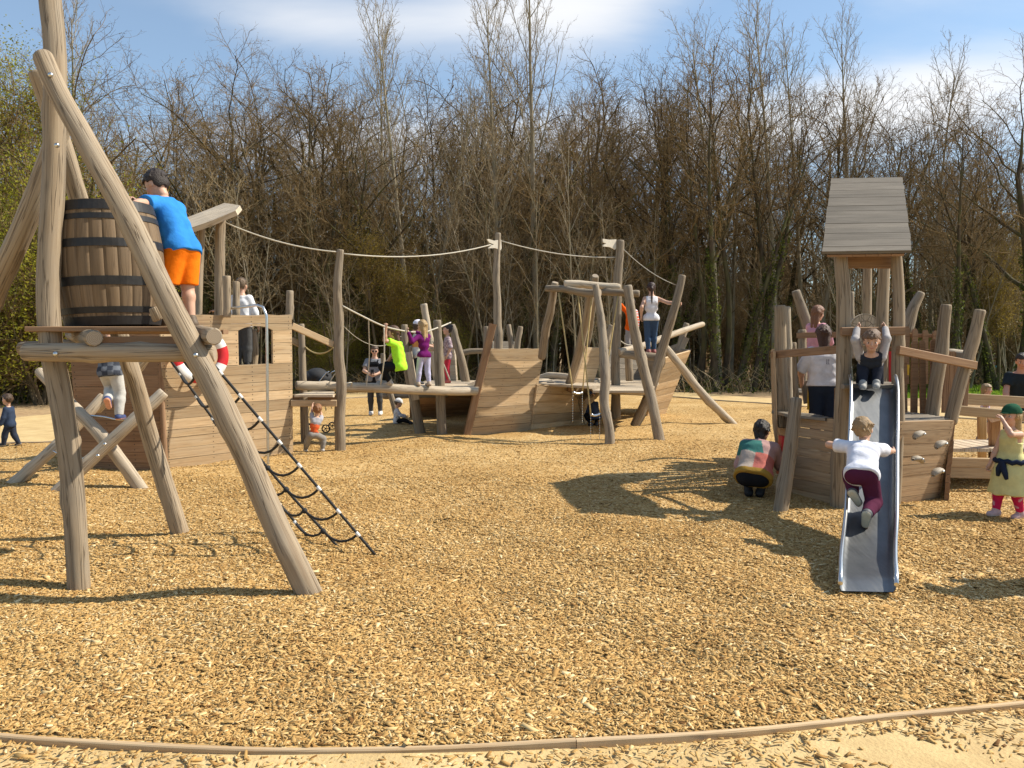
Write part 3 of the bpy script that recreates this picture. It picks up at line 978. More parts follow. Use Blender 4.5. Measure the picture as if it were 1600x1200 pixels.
def tree_meshes(seed, H, r0, spec, bark='bark', twig='twig', buds=0.5, bud_mat='bud', bud_size=0.03, lean=(0, 0), stems=1, leaves=0, leaf_spread=0.25):
    rnd = random.Random(seed); rng = np.random.default_rng(seed)
    br = grow(rnd, H, r0, spec, lean, stems)
    tv = [(*tubes(br[l], SIDES[l], rng), 0) for l in (0, 1) if br[l]]
    v, q, t, m = join(tv)
    trunk = np_mesh('trunk', v, quads=q, tone=t, mats=[M[bark]], mi=m, smooth=True)
    cp = [(*tubes(br[l], SIDES[l], rng), 0) for l in (2, 3, 4) if br[l]]
    ends = np.array([p for l in (3, 4) for b in br[l] for p in b[0][1:]]) if (br[3] or br[4]) else np.array([p for b in br[2] for p in b[0][1:]])
    if buds:
        k = rng.uniform(0, 1, len(ends)) < buds
        cp.append((*leaf_quads(rng, ends[k] + rng.normal(0, 0.02, (k.sum(), 3)), bud_size), 1))
    if leaves:
        k = rng.integers(0, len(ends), leaves)
        # leaf tone runs in clumps: neighbours share how light they are
        base = ends[k] + rng.normal(0, leaf_spread, (leaves, 3))
        tn = np.clip(0.5 + 0.28 * np.sin(base[:, 0] * 2.1 + seed) * np.sin(base[:, 2] * 2.7) + 0.2 * np.sin(base[:, 1] * 3.1) + rng.normal(0, .18, leaves), 0, 1)
        cp.append((*leaf_quads(rng, base, 0.045, tn), 1))
    v, q, t, m = join(cp)
    crown = np_mesh('crown', v, quads=q, tone=t, mats=[M[twig], M[bud_mat]], mi=m)
    # the outline of the trunk, for ivy
    return trunk, crown, br[0]
def ivy_mesh(seed, stems, h):
    rng = np.random.default_rng(seed)
    pts = []
    for P, Rd in stems:
        P = np.array(P); Rd = np.array(Rd)
        n = 1600
        z = rng.uniform(0, 1, n) ** 0.8 * (len(P) - 1) * h
        i = z.astype(int); f = (z - i)[:, None]
        c = P[i] * (1 - f) + P[np.minimum(i + 1, len(P) - 1)] * f
        a = rng.uniform(0, 6.28, n)
        a = a + 0.8 * np.sin(z * 2)
        k = (np.sin(a * 1.0 + z * 1.1) + np.sin(z * 3.1 + a * 2) * .7 > -0.4)
        rad = Rd[i] + rng.uniform(0.0, 0.16, n)
        p = c + np.stack([np.cos(a) * rad, np.sin(a) * rad, rng.normal(0, .05, n)], -1)
        pts.append(p[k])
    v, q, t = leaf_quads(rng, np.concatenate(pts), 0.06)
    return np_mesh('ivy', v, quads=q, tone=t, mats=[M['leaf_ivy']])
def SP(**k):
    d = dict(gnarl=(.04, .10, .14, .18, .2), up=(.02, .06, .06, .05, .04), taper=(1, .9, .9, 1, 1), n=(16, 9, 7, 4), start=(.3, .2, .15, .1),
             dist=(.9, .9, .9, 1), ang=(55, 48, 45, 42), len=(.42, .5, .48, .5), rr=(.42, .5, .5, .6), rmin=(.05, .03, .013, .0075, .005),
             maxlev=4, shape=lambda t, l: 1.0)
    d.update(k)
    return d
oak = SP(gnarl=(.06, .16, .2, .22, .22), up=(.03, .05, .05, .04, .03), n=(14, 10, 7, 4), start=(.28, .18, .12, .1), ang=(58, 50, 46, 42), len=(.50, .52, .50, .48),
         rr=(.52, .5, .48, .6), shape=lambda t, l: (1.15 - 0.55 * t) if l == 0 else 1 - .3 * t)
pole = SP(gnarl=(.018, .06, .09, .12, .14), up=(.01, .10, .08, .06, .05), n=(24, 8, 5, 3), start=(.34, .15, .15, .1), ang=(42, 36, 36, 36), len=(.30, .42, .45, .5),
          rr=(.36, .5, .5, .6), rmin=(.03, .022, .010, .0065, .0045), shape=lambda t, l: (1.2 - 0.8 * t) if l == 0 else 1 - .3 * t)
thin = SP(gnarl=(.035, .12, .16, .18, .2), up=(.02, .06, .05, .04, .03), n=(13, 6, 5, 4), start=(.42, .15, .15, .1), ang=(48, 46, 44, 42), len=(.28, .5, .5, .5),
          rr=(.4, .5, .5, .6), shape=lambda t, l: (1.1 - .5 * t) if l == 0 else 1)
brush = SP(gnarl=(.10, .16, .2, .22, .22), up=(.03, .04, .03, .02, .02), n=(9, 7, 5, 0), start=(.12, .12, .12, .1), ang=(40, 42, 42, 42), len=(.5, .52, .55, .5),
           rr=(.5, .55, .6, .6), rmin=(.02, .012, .008, .006, .005), maxlev=3)
PROTO = {}
TOP = {}
def proto(key, name, ivy=0.0, **kw):
    tr, cr_, stems = tree_meshes(**kw)
    zz = np.empty(len(cr_.vertices) * 3, np.float32); cr_.vertices.foreach_get('co', zz)
    TOP[key] = float(np.percentile(zz[2::3], 99.7))
    PROTO[key] = (name, tr, cr_, ivy_mesh(kw['seed'], stems, ivy) if ivy else None)
for i in range(4):
    proto(f'oak{i}', 'bare_tree', seed=11 + i, H=13.5 + i % 2, r0=0.26 + .03 * i, spec=oak, bark='bark_dark' if i % 2 else 'bark', twig='twig', buds=.35, bud_size=.025, ivy=(0, .45, 0, .55)[i])
for i in range(4):
    proto(f'pole{i}', 'bare_tree', seed=31 + i, H=17.5, r0=0.16 + .01 * i, spec=pole, bark='bark_pale', twig='twig_pale', buds=.15, bud_size=.02, stems=(1, 2, 1, 1)[i])
for i in range(4):
    proto(f'thin{i}', 'bare_tree', seed=51 + i, H=12.5, r0=0.15 + .015 * i, spec=thin, bark='bark_dark', twig='twig', buds=.4, ivy=(0, .6, .5, 0)[i], lean=((.10, 0), (.16, .05), (-.06, .05), (.03, 0))[i], stems=(1, 1, 1, 2)[i])
for i in range(3):
    proto(f'brush{i}', 'bare_shrub', seed=71 + i, H=4.2, r0=0.035, spec=brush, bark='bark', twig='twig', buds=.6, bud_size=.025, stems=9 + i, bud_mat='bud')
for i in range(3):
    proto(f'sap{i}', 'bare_sapling', seed=61 + i, H=8.5, r0=0.045 + .008 * i, spec=SP(n=(12, 6, 4, 0), start=(.25, .2, .15, .1), maxlev=3, len=(.22, .5, .5, .5), ang=(45, 45, 45, 45), rmin=(.018, .012, .008, .006, .005)), bark='bark_pale' if i != 1 else 'bark', twig='twig_pale' if i else 'twig', buds=.5, bud_size=.022, stems=(1, 2, 3)[i])
for i in range(2):
    proto(f'green{i}', 'leafy_shrub', seed=81 + i, H=4.6, r0=0.04, spec=brush, bark='bark', twig='twig', buds=0, bud_mat='leaf_spring', stems=9, leaves=10500, leaf_spread=.22)
proto('olive0', 'leafy_tree', seed=91, H=9.5, r0=0.13, spec=thin, bark='bark', twig='twig', buds=0, bud_mat='leaf_yellow', leaves=17000, leaf_spread=.3, stems=2)
proto('olive1', 'leafy_tree', seed=92, H=9.0, r0=0.14, spec=SP(n=(14, 7, 6, 3), start=(.15, .15, .15, .1)), bark='bark', twig='twig', buds=0, bud_mat='leaf_spring', leaves=24000, leaf_spread=.35)
NTREE = [0]
def tree(key, x, y, s, yaw, label, group=None, sz=None):
    name, tr, cr_, iv = PROTO[key]
    cat = {'bare_tree': 'tree', 'leafy_tree': 'tree', 'bare_sapling': 'sapling', 'bare_shrub': 'shrub', 'leafy_shrub': 'shrub'}[name]
    o = thing(name, (x, y, -0.07), label, cat, group)
    o.rotation_euler = (0, 0, yaw)
    o.scale = (s, s, s if sz is None else sz)
    for nm, me in (('trunk', tr), ('crown', cr_), ('ivy', iv)):
        if me is None:
            continue
        c = bpy.data.objects.new(nm, me)
        COL.objects.link(c)
        c.parent = o
    NTREE[0] += 1
    return o
def at_px(px, d):
    return (px - 800) / 1250 * d
H0 = {'oak0': 13.5, 'oak1': 14.5, 'oak2': 13.5, 'oak3': 14.5, 'pole': 17.5, 'thin': 12.5}
def named(key, px, d, top, yaw, label, group=None):
    """a tree one can tell apart: foot seen at px, its top at the height top of the photograph"""
    z = CAM_H + (545 - top) / 1250 * d
    s = z / TOP[key]
    tree(key, at_px(px, d), d, (s + 1) / 2 if key.startswith('oak') else s * 0.9, R(yaw), label, group, s)
named('pole0', 778, 33, -95, 10, 'tall pale slender tree right behind the left flag mast, its top out of the picture')
named('pole2', 836, 33.5, -120, 130, 'tallest pale tree just right of the left flag mast, crown cut by picture edge')
named('pole1', 655, 34, -10, 200, 'twin stemmed pale tree over the long rope left of the flag mast, top in cloud')
named('pole3', 597, 38, 55, 75, 'thin pale tree with a wispy spire behind the tall rope post')
named('pole3', 1124, 33, 10, 300, 'slender pale tree behind the leaning bow post of the middle ship, narrow feathery top')
named('pole0', 1142, 36, 35, 250, 'paler narrow tree close to the feathery one beyond the bow of the middle ship')
named('pole2', 1208, 34, -25, 40, 'tall slender tree left of the slide tower, pale straight stem reaching the picture top')
named('pole1', 1262, 36, 20, 120, 'twin stemmed slender tree directly left of the slide tower roof')
named('pole3', 1325, 37, 28, 20, 'spreading feathery tree standing straight behind the slide tower roof')
named('pole0', 1452, 36, 60, 190, 'lone thin tree right of the slide tower roof, wispy top against the white cloud')
named('oak0', 185, 29, 70, 20, 'broad brown tree behind the climbing tower, just left of the boy in blue')
named('pole3', 122, 31, -10, 95, 'thin bare tree whose wispy tip shows right beside the top of the tall tower mast')
named('oak1', 300, 31, 62, 160, 'broad dark bare tree behind the slanting roof plank of the left ship')
named('oak2', 398, 33, 78, 250, 'broad bare tree with spreading branches to the right of the slanting roof plank')
named('oak3', 495, 36, 115, 30, 'rounded bare tree standing left of the tall rope post')
named('oak1', 566, 38, 112, 300, 'dark crooked bare tree right behind the tall rope post')
named('oak0', 700, 39, 90, 140, 'dense rounded brown tree seen between two tall pale trees left of the mast')
named('oak2', 930, 35, 112, 60, 'rounded bare tree above the right flag mast')
named('oak3', 1020, 36, 118, 200, 'broad bare tree behind the girl standing on the middle ship beam')
named('oak1', 1085, 38, 100, 110, 'dense bare tree behind the leaning post she holds')
named('oak0', 1390, 35, 150, 330, 'dark broad tree whose low crown shows right of the slide tower roof')
named('oak3', 1600, 31, 85, 20, 'gnarled dark tree with twisted limbs at the right edge of the picture')
named('oak2', 1530, 36, 200, 90, 'low spreading tree left of the gnarled one near the right edge')
named('oak1', 20, 33, 55, 220, 'bare tree top above the green bushes at the left edge of the picture')
named('oak2', 80, 38, 60, 10, 'bare tree behind the tower mast at far left')
for k, (px, d, key, yaw) in enumerate(((1094, 31.5, 'thin0', 0), (1118, 31, 'thin2', 40), (1132, 32, 'thin0', 10), (1150, 31.5, 'thin1', -10), (1176, 31, 'thin1', 15), (1192, 32, 'thin0', 350), (1068, 32.5, 'thin2', 330), (1048, 33, 'thin0', 20))):
    lb = ('dark leaning trunk first right of the middle ship bow', 'dark thin trunk second right of the middle ship bow', 'dark thin trunk third right of the middle ship bow',
          'leaning ivy clad trunk midway between the middle ship and the slide tower', 'thick ivy clad leaning trunk above the brushwood heap', 'dark trunk just left of the slide tower posts',
          'dark straight trunk right behind the bowsprit log', 'dark trunk seen past the girl holding the leaning post')[k]
    tree(key, at_px(px, d), d, 0.85 + 0.05 * (k % 3), R(yaw), lb)
named('thin2', 1490, 30, 150, 60, 'ivy covered dark tree behind the two right hand posts of the slide ship')
named('thin1', 1560, 31, 190, 150, 'ivy hung leaning tree above the far walkers')
rnd = random.Random(3)
def wood(region, d0, d1, x0, x1, keys, n, label, t0, t1, sep):
    placed = []
    tries = 0
    while len(placed) < n and tries < 4000:
        tries += 1
        d = rnd.uniform(d0, d1); px = rnd.uniform(x0, x1)
        x = at_px(px, d)
        if any((x - a) ** 2 + (d - b) ** 2 < sep ** 2 for a, b in placed):
            continue
        placed.append((x, d))
        key = rnd.choice(keys)
        s = (CAM_H + (545 - rnd.uniform(t0, t1)) / 1250 * d) / TOP[key]
        tree(key, x, d, s * rnd.uniform(.85, 1.05), rnd.uniform(0, 6.28), label, region, s)
mix1 = ['thin0', 'thin1', 'thin2', 'thin3', 'oak3', 'oak0', 'oak1', 'thin2', 'thin0', 'oak1']
wood('wood behind the left ship', 31, 44, -40, 620, mix1, 27, 'bare tree among others in the wood behind the left ship', 95, 195, 1.4)
wood('wood behind the middle ship', 33, 46, 620, 1100, mix1, 28, 'bare tree among others in the wood behind the middle ship', 95, 185, 1.4)
wood('wood behind the slide tower', 32, 46, 1100, 1660, mix1, 24, 'bare tree among others in the wood behind the slide tower', 125, 235, 1.4)
far = ['thin0', 'thin2', 'thin3', 'oak0', 'oak2', 'oak3']
wood('deep wood', 47, 66, -60, 1660, far, 44, 'bare tree standing deep in the wood, seen between nearer trunks', 170, 290, 2.2)
def brushes(region, d0, d1, x0, x1, keys, n, label, smin, smax, sep=0.8):
    placed = []
    tries = 0
    while len(placed) < n and tries < 3000:
        tries += 1
        d = rnd.uniform(d0, d1); px = rnd.uniform(x0, x1); x = at_px(px, d)
        if any((x - a) ** 2 + (d - b) ** 2 < sep ** 2 for a, b in placed):
            continue
        placed.append((x, d))
        s = rnd.uniform(smin, smax)
        tree(rnd.choice(keys), x, d, s, rnd.uniform(0, 6.28), label, region, s * rnd.uniform(.8, 1.25))
B3 = ['brush0', 'brush1', 'brush2']
brushes('brown thicket behind the left ship', 32.5, 40, 130, 600, B3, 14, 'brown leafless shrub in the thicket behind the left ship', .7, 1.25)
brushes('brown thicket behind the middle ship', 34, 42, 600, 1080, B3, 13, 'brown leafless shrub in the thicket behind the middle ship', .6, 1.1)
brushes('brown thicket behind the slide tower', 37, 45, 1080, 1660, B3, 13, 'brown leafless shrub in the thicket behind the slide tower', .6, 1.1)
brushes('far thicket', 42, 58, -60, 1660, B3, 34, 'brown leafless shrub in the far thicket between distant trunks', 1.2, 2.2, 1.5)
S3 = ['sap0', 'sap1', 'sap2']
brushes('saplings behind the left ship', 29, 36, 130, 620, S3, 22, 'thin bare sapling among the saplings behind the left ship', .6, 1.05, .5)
brushes('saplings behind the middle ship', 29.5, 37, 620, 1060, S3, 26, 'thin bare sapling among the saplings behind the middle ship', .6, 1.05, .5)
brushes('saplings behind the slide tower', 32, 39, 1060, 1660, S3, 20, 'thin bare sapling among the saplings behind the slide tower', .6, 1.0, .5)
G2 = ['green0', 'green1']
brushes('fresh green bushes at the left edge', 23.5, 27.5, -60, 120, G2, 12, 'fresh green bush at the left edge of the wood beside the climbing tower', .8, 1.25)
brushes('low green bushes by the bridge', 30, 34, 455, 720, G2, 7, 'small green bush at the foot of the trees behind the balance beam', .35, .6)
brushes('low green bushes at right', 31, 36, 1170, 1480, G2, 5, 'small green bush at the foot of the trees near the slide tower', .28, .42)
for k, (px, d, s, key, lb) in enumerate(((20, 27, 1.0, 'olive1', 'large spring green tree rising over the bushes at the left edge'), (95, 29, .85, 'olive0', 'olive tinted tree right behind the tower mast'), (-40, 26, 1.05, 'olive0', 'olive green tree cut by the left picture edge'),
                                         (600, 31, .62, 'olive0', 'yellow green young tree behind the crouching child in lime'), (640, 36, .7, 'olive0', 'olive budding tree behind the girl in purple'), (210, 30, .75, 'olive0', 'olive budding tree behind the barrel'), (1560, 33, .62, 'olive0', 'olive budding tree near the far walkers at right'))):
    tree(key, at_px(px, d), d, s, k * 1.3, lb)

# the wood goes on behind: too deep to tell one stem from the next
def far_wood():
    rng = np.random.default_rng(5)
    cp = []
    brs = []
    for i in range(900):
        d = rng.uniform(62, 95); x = (rng.uniform(-0.75, 0.75)) * d
        h = rng.uniform(7, 13)
        p0 = np.array([x, d, -0.1])
        pts = [tuple(p0 + np.array([rng.normal(0, .12) * k, rng.normal(0, .12) * k, h * k / 3])) for k in range(4)]
        brs.append((pts, [.16, .13, .09, .03]))
        for c in range(16):
            z = rng.uniform(.5, h)
            q = np.array([x, d, z]); a = rng.uniform(0, 6.28)
            dv = np.array([math.cos(a), math.sin(a), rng.uniform(.2, 1.4)]) * rng.uniform(.8, 2.2)
            brs.append(([tuple(q + dv * k / 3 + rng.normal(0, .1, 3) * k) for k in range(4)], [.04, .035, .03, .015]))
    v, q, t = tubes(brs, 3, rng)
    me = np_mesh('far_wood', v, quads=q, tone=t, mats=[M['twig']])
    tag(link_mesh('far_wood', me), kind='stuff')
far_wood()
def undergrowth():
    rng = np.random.default_rng(9)
    n = 26000
    px = rng.uniform(-80, 1680, n)
    d = 29.0 + rng.gamma(1.6, 4.5, n)
    edge = np.interp(px, [-80, 110, 240, 480, 800, 1080, 1230, 1680], [23.0, 24.5, 27, 28.5, 29.5, 28.5, 30.0, 36])
    d = d - 29.0 + edge
    x = (px - 800) / 1250 * d
    hz_ = 0.25 + 0.5 * (0.5 + 0.5 * np.sin(x * 1.3) * np.sin(d * 1.1 + x * .4))
    z = -0.07 + rng.uniform(0, 1, n) ** 1.6 * hz_
    P = np.stack([x, d, z], -1)
    v, q, t = leaf_quads(rng, P, 0.07)
    green = (np.sin(x * .8 + 1.3) + np.sin(x * 2.1 + d) * .6 + rng.normal(0, .5, n)) > 0.25
    brs = []
    for i in range(5000):
        k = rng.integers(0, n)
        a = rng.uniform(0, 6.28)
        p0 = np.array([x[k], d[k], -0.07])
        L = rng.uniform(.3, 1.3)
        dv = np.array([math.cos(a) * .5, math.sin(a) * .5, 1]) * L
        brs.append(([tuple(p0), tuple(p0 + dv * .5), tuple(p0 + dv + np.array([math.cos(a), math.sin(a), -.5]) * L * .3)], [.009, .007, .004]))
    v2, q2, t2 = tubes(brs, 3, rng)
    V_, Q_, T_, M_ = join([(v, q, t, 0), (v2, q2, t2, 2)])
    M_[:n] = np.where(green, 0, 1)
    me = np_mesh('undergrowth', V_, quads=Q_, tone=T_, mats=[M['leaf_ivy'], M['leaf_dry'], M['twig_pale']], mi=M_)
    tag(link_mesh('undergrowth', me), kind='stuff')
undergrowth()
def grass():
    rng = np.random.default_rng(12)
    n = 24000
    d = rng.uniform(27, 44, n); px = rng.uniform(1380, 1680, n); x = (px - 800) / 1250 * d
    b0 = np.stack([x, d, np.full(n, -.065)], -1)
    a = rng.uniform(0, 6.28, n); h = rng.uniform(.05, .13, n); w = .02
    e = np.stack([np.cos(a), np.sin(a), np.zeros(n)], -1) * w
    tip = b0 + np.stack([np.cos(a + 1) * h * .4, np.sin(a + 1) * h * .4, h], -1)
    v = np.stack([b0 - e, b0 + e, tip + e * .2, tip - e * .2], 1).reshape(-1, 3)
    me = np_mesh('grass', v, quads=np.arange(4 * n).reshape(-1, 4), tone=rng.uniform(0, 1, n), mats=[M['grass']])
    tag(link_mesh('grass', me), kind='stuff')
    mb = MB()
    mb.add([pt(1340, 600, 27) * 1, pt(1700, 600, 27), pt(1700, 600, 46), pt(1340, 600, 46)], [(0, 1, 2, 3)])
    mb.v = [(p[0], p[1], -0.066) for p in mb.v]
    tag(mb.build('lawn', plain('short_grass', (0.10, 0.17, 0.022), .9, 0, .35, 6)), kind='structure')
grass()
# heap of cut brushwood by the wood edge, left of the slide tower
mb = MB()
for k in range(34):
    a = gp(rnd.uniform(1165, 1215), rnd.uniform(598, 606)); a.z = rnd.uniform(-.05, .25)
    th = rnd.uniform(-.5, .6)
    L = rnd.uniform(.6, 1.9)
    add_tube(mb, [a, a + Vector((math.cos(th) * L * .5, rnd.uniform(-.3, .3), L * .3)), a + Vector((math.cos(th) * L, rnd.uniform(-.3, .3), L * rnd.uniform(.2, .55)))], [.014, .011, .006], 4, .3)
tag(mb.build('brushwood_heap', M['twig_pale']), 'heap of cut dry branches at the wood edge left of the slide tower', 'brushwood')

# ---------------------------------------------------------------- barrel tower, near left
tw = thing('climbing_tower', gp(270, 880), 'tall tripod log tower carrying a wooden barrel, left foreground, net ladder on its right', 'climbing tower')
log('leg', tw, [(488, 938, 5.16), (440, 835, 5.2), (395, 735, 5.24), (345, 630, 5.27), (290, 527, 5.31), (232, 408, 5.36), (185, 312, 5.41), (135, 222, 5.47), (95, 150, 5.52), (65, 84, 5.56)],
    [.083, .083, .082, .081, .08, .078, .074, .07, .066, .063], wob=.07, n=20)
log('mast', tw, [(123, 920, 5.42), (117, 800, 5.45), (106, 690, 5.48), (94, 610, 5.51), (80, 545, 5.54), (74, 470, 5.57), (77, 390, 5.6), (82, 310, 5.63), (86, 220, 5.66), (89, 130, 5.7), (85, 60, 5.73), (78, 0, 5.76), (72, -80, 5.8), (70, -150, 5.82)],
    [.071, .071, .073, .076, .076, .078, .078, .076, .075, .074, .073, .072, .07, .068], wob=.07, n=20)
log('leg', tw, [(283, 838, 6.95), (240, 702, 6.85), (205, 575, 6.7), (158, 430, 6.5), (122, 310, 6.28), (88, 200, 6.05), (58, 110, 5.94)], [.076, .074, .071, .07, .068, .066, .064], wob=.07, n=20)
log('leg', tw, [Vector((-5.22, 6.52, -.02)), (-120, 690, 6.3), (-45, 540, 6.15), (8, 420, 6.02), (52, 315, 5.9), (86, 222, 5.88), (98, 190, 5.87)], [.088, .085, .083, .08, .078, .074, .07], wob=.07, n=18)
log('beam', tw, [(38, 550, 5.36), (120, 551, 5.35), (220, 551, 5.34), (336, 553, 5.40)], [.058, .063, .063, .058], wob=.05, n=18, mat='log')
log('beam', tw, [(30, 545, 6.35), (160, 540, 6.4), (330, 540, 6.45)], .055, wob=.06)
log('joist', tw, [(147, 529, 5.28), (130, 526, 5.75), (113, 522, 6.6)], [.055, .056, .055], wob=.04, n=18)
log('joist', tw, [(334, 526, 5.24), (312, 522, 5.7), (290, 518, 6.6)], [.056, .058, .055], wob=.04, n=18)
mb = MB()
rp = random.Random(8)
for k in range(8):
    y = 5.52 + k * 0.128
    z = 1.735
    add_plank(mb, Vector((-3.32, y, z)), Vector((-2.28 + rp.uniform(-.03, .03), y, z)), 0.118, 0.035, Vector((0, 1, 0)), rp.uniform(.3, .6), rnd=rp)
mb.build('platform', M['plank_red'], tw)
plank('side_board', tw, Vector((-2.95, 5.5, 1.64)), Vector((-2.3, 5.5, 1.64)), 0.09, 0.03, 'plank_red')
log('guard_post', tw, [(270, 520, 5.9), (256, 450, 5.86), (236, 380, 5.8)], [.028, .028, .024], wob=.08)
log('stub_post', tw, [(250, 500, 5.55), (240, 480, 5.53)], [.04, .035], wob=.06)
def barrel(parent, c, z0, z1, rb, rm, tilt):
    N = 26
    rot = Matrix.Rotation(tilt, 3, 'Y')
    cc = Vector((c.x, c.y, (z0 + z1) / 2)); H = z1 - z0
    def rad(t):
        return rb + (rm - rb) * (1 - (2 * t - 1) ** 2) ** 1.0
    rb_ = random.Random(4)
    mb = MB()
    rows = 15
    for s in range(N):
        a0, a1 = 2 * math.pi * s / N, 2 * math.pi * (s + 1) / N
        cols = [a0 + (a1 - a0) * f for f in (0.0, 0.03, 0.35, 0.65, 0.97, 1.0)]
        ind = [-0.004, 0, .0012, .0012, 0, -0.004]
        vs, fs, uvs = [], [], []
        for i in range(rows):
            t = i / (rows - 1)
            for a, d in zip(cols, ind):
                r = rad(t) + d
                vs.append(cc + rot @ Vector((r * math.cos(a), r * math.sin(a), (t - .5) * H)))
        u0 = rb_.uniform(0, 30)
        for i in range(rows - 1):
            for k in range(5):
                fs.append((i * 6 + k, i * 6 + k + 1, (i + 1) * 6 + k + 1, (i + 1) * 6 + k))
                uvs.append([(u0 + i / rows * H, s + .02 * k), (u0 + i / rows * H, s + .02 * (k + 1)), (u0 + (i + 1) / rows * H, s + .02 * (k + 1)), (u0 + (i + 1) / rows * H, s + .02 * k)])
        mb.add(vs, fs, uvs, rb_.uniform(.2, .8), 0, True)
    # inside wall and floor
    vs, fs = [], []
    for t in (1.0, 0.5, 0.02):
        for k in range(26):
            a = 2 * math.pi * k / 26
            r = rad(t) - 0.028
            vs.append(cc + rot @ Vector((r * math.cos(a), r * math.sin(a), (t - .5) * H)))
    for i in range(2):
        for k in range(26):
            fs.append((i * 26 + k, i * 26 + (k + 1) % 26, (i + 1) * 26 + (k + 1) % 26, (i + 1) * 26 + k))
    fs.append(tuple(52 + k for k in range(26)))
    mb.add(vs, fs, None, .35)
    vs = []
    for k in range(52):
        a = 2 * math.pi * k / 52
        for r in (rad(1) - .028, rad(1)):
            vs.append(cc + rot @ Vector((r * math.cos(a), r * math.sin(a), .5 * H)))
    mb.add(vs, [(2 * k, 2 * k + 1, (2 * k + 3) % 104, (2 * k + 2) % 104) for k in range(52)], None, .4)
    b = mb.build('barrel', M['stave'], parent)
    for t0, t1 in ((0.915, 0.995), (0.84, 0.885), (0.62, 0.685), (0.315, 0.385), (0.095, 0.145), (0.0, 0.07)):
        mb = MB()
        vs, fs = [], []
        for t, o in ((t0, .0015), (t0, .006), (t1, .006), (t1, .0015)):
            for k in range(60):
                a = 2 * math.pi * k / 60
                r = rad(t) + o
                vs.append(cc + rot @ Vector((r * math.cos(a), r * math.sin(a), (t - .5) * H)))
        for i in range(3):
            for k in range(60):
                fs.append((i * 60 + k, i * 60 + (k + 1) % 60, (i + 1) * 60 + (k + 1) % 60, (i + 1) * 60 + k))
        mb.add(vs, fs, None, .5, 0, False)
        mb.build('hoop', M['hoop'], b)
barrel(tw, pt(172, 420, 5.98), 1.765, 2.655, 0.315, 0.372, R(-2.5))
bolts(tw, [(79, 117, 5.475), (89, 227, 5.565), (87, 553, 5.29), (306, 555, 5.225), (314, 575, 5.23)], .018)

# rope net ladder
def net_ladder():
    tops = [V((264, 560, 6.95)), V((284, 560, 6.62)), V((322, 556, 6.22))]
    feet = [gp(487, 846, -.03), gp(533, 860, -.03), gp(588, 869, -.03)]
    root_mb = MB()
    add_tube(root_mb, [tops[2], feet[2]], .0115, 8, .1)
    net = root_mb.build('net_ladder', M['black'], tw)
    for a, b in zip(tops[:2], feet[:2]):
        mid = a.lerp(b, .55) - Vector((0, 0, .05))
        rope('side_rope', net, [a, mid, b], .0115, 'black', .1, 8)
    n = 8
    def onr(i, t):
        p = tops[i].lerp(feet[i], t)
        return p - Vector((0, 0, .05 * 4 * t * (1 - t) if i < 2 else 0))
    for k in range(n):
        t = 0.085 + k * 0.115
        pts = []
        for a, b in ((0, 1), (1, 2)):
            p, q = onr(a, t), onr(b, t)
            seg = sag(p, q, 0.07, 6)
            pts += seg if not pts else seg[1:]
        rope('rung_rope', net, pts, .0105, 'black', .04, 7)
        for i in (0, 1, 2):
            p = onr(i, t)
            if i == 1:
                mb = MB(); add_ball(mb, p, .024, .024, .024, 10, 7); mb.build('knot', M['black'], net)
            else:
                d = (feet[i] - tops[i]).normalized()
                mb = MB(); add_tube(mb, [p - d * .022, p + d * .022], .0145, 8, .02); mb.build('ferrule', M['whiteplastic'], net)
net_ladder()

# ---------------------------------------------------------------- crossed logs behind the tower
fr = thing('log_trestle', gp(120, 758), 'crossed grey logs with chains standing before the dark end of the left ship', 'log trestle')
log('leg', fr, [(16, 760, 9.4), (86, 698, 9.55), (140, 644, 9.7), (163, 619, 9.8)], [.07, .07, .066, .06], 'log_pale', wob=.08)
log('leg', fr, [(217, 759, 9.35), (165, 690, 9.35), (118, 638, 9.5), (60, 580, 9.9)], [.075, .075, .07, .06], 'log_pale', wob=.1)
log('leg', fr, [(88, 770, 9.0), (150, 712, 9.1), (205, 660, 9.2), (256, 612, 9.35)], [.07, .072, .07, .068], 'log_pale', wob=.07)
log('leg', fr, [(150, 640, 10.0), (205, 585, 9.9), (232, 556, 9.85)], [.065, .065, .06], 'log_pale', wob=.08)
rope('chain', fr, [(122, 648, 9.45), (160, 651, 9.42), (188, 656, 9.38), (212, 650, 9.2)], .012, 'steel', .03)
rope('chain', fr, [(78, 702, 9.5), (100, 712, 9.4), (132, 716, 9.2), (152, 712, 9.05)], .01, 'steel', .03)
bolts(fr, [(164, 694, 9.02), (153, 712, 9.0)], .02)

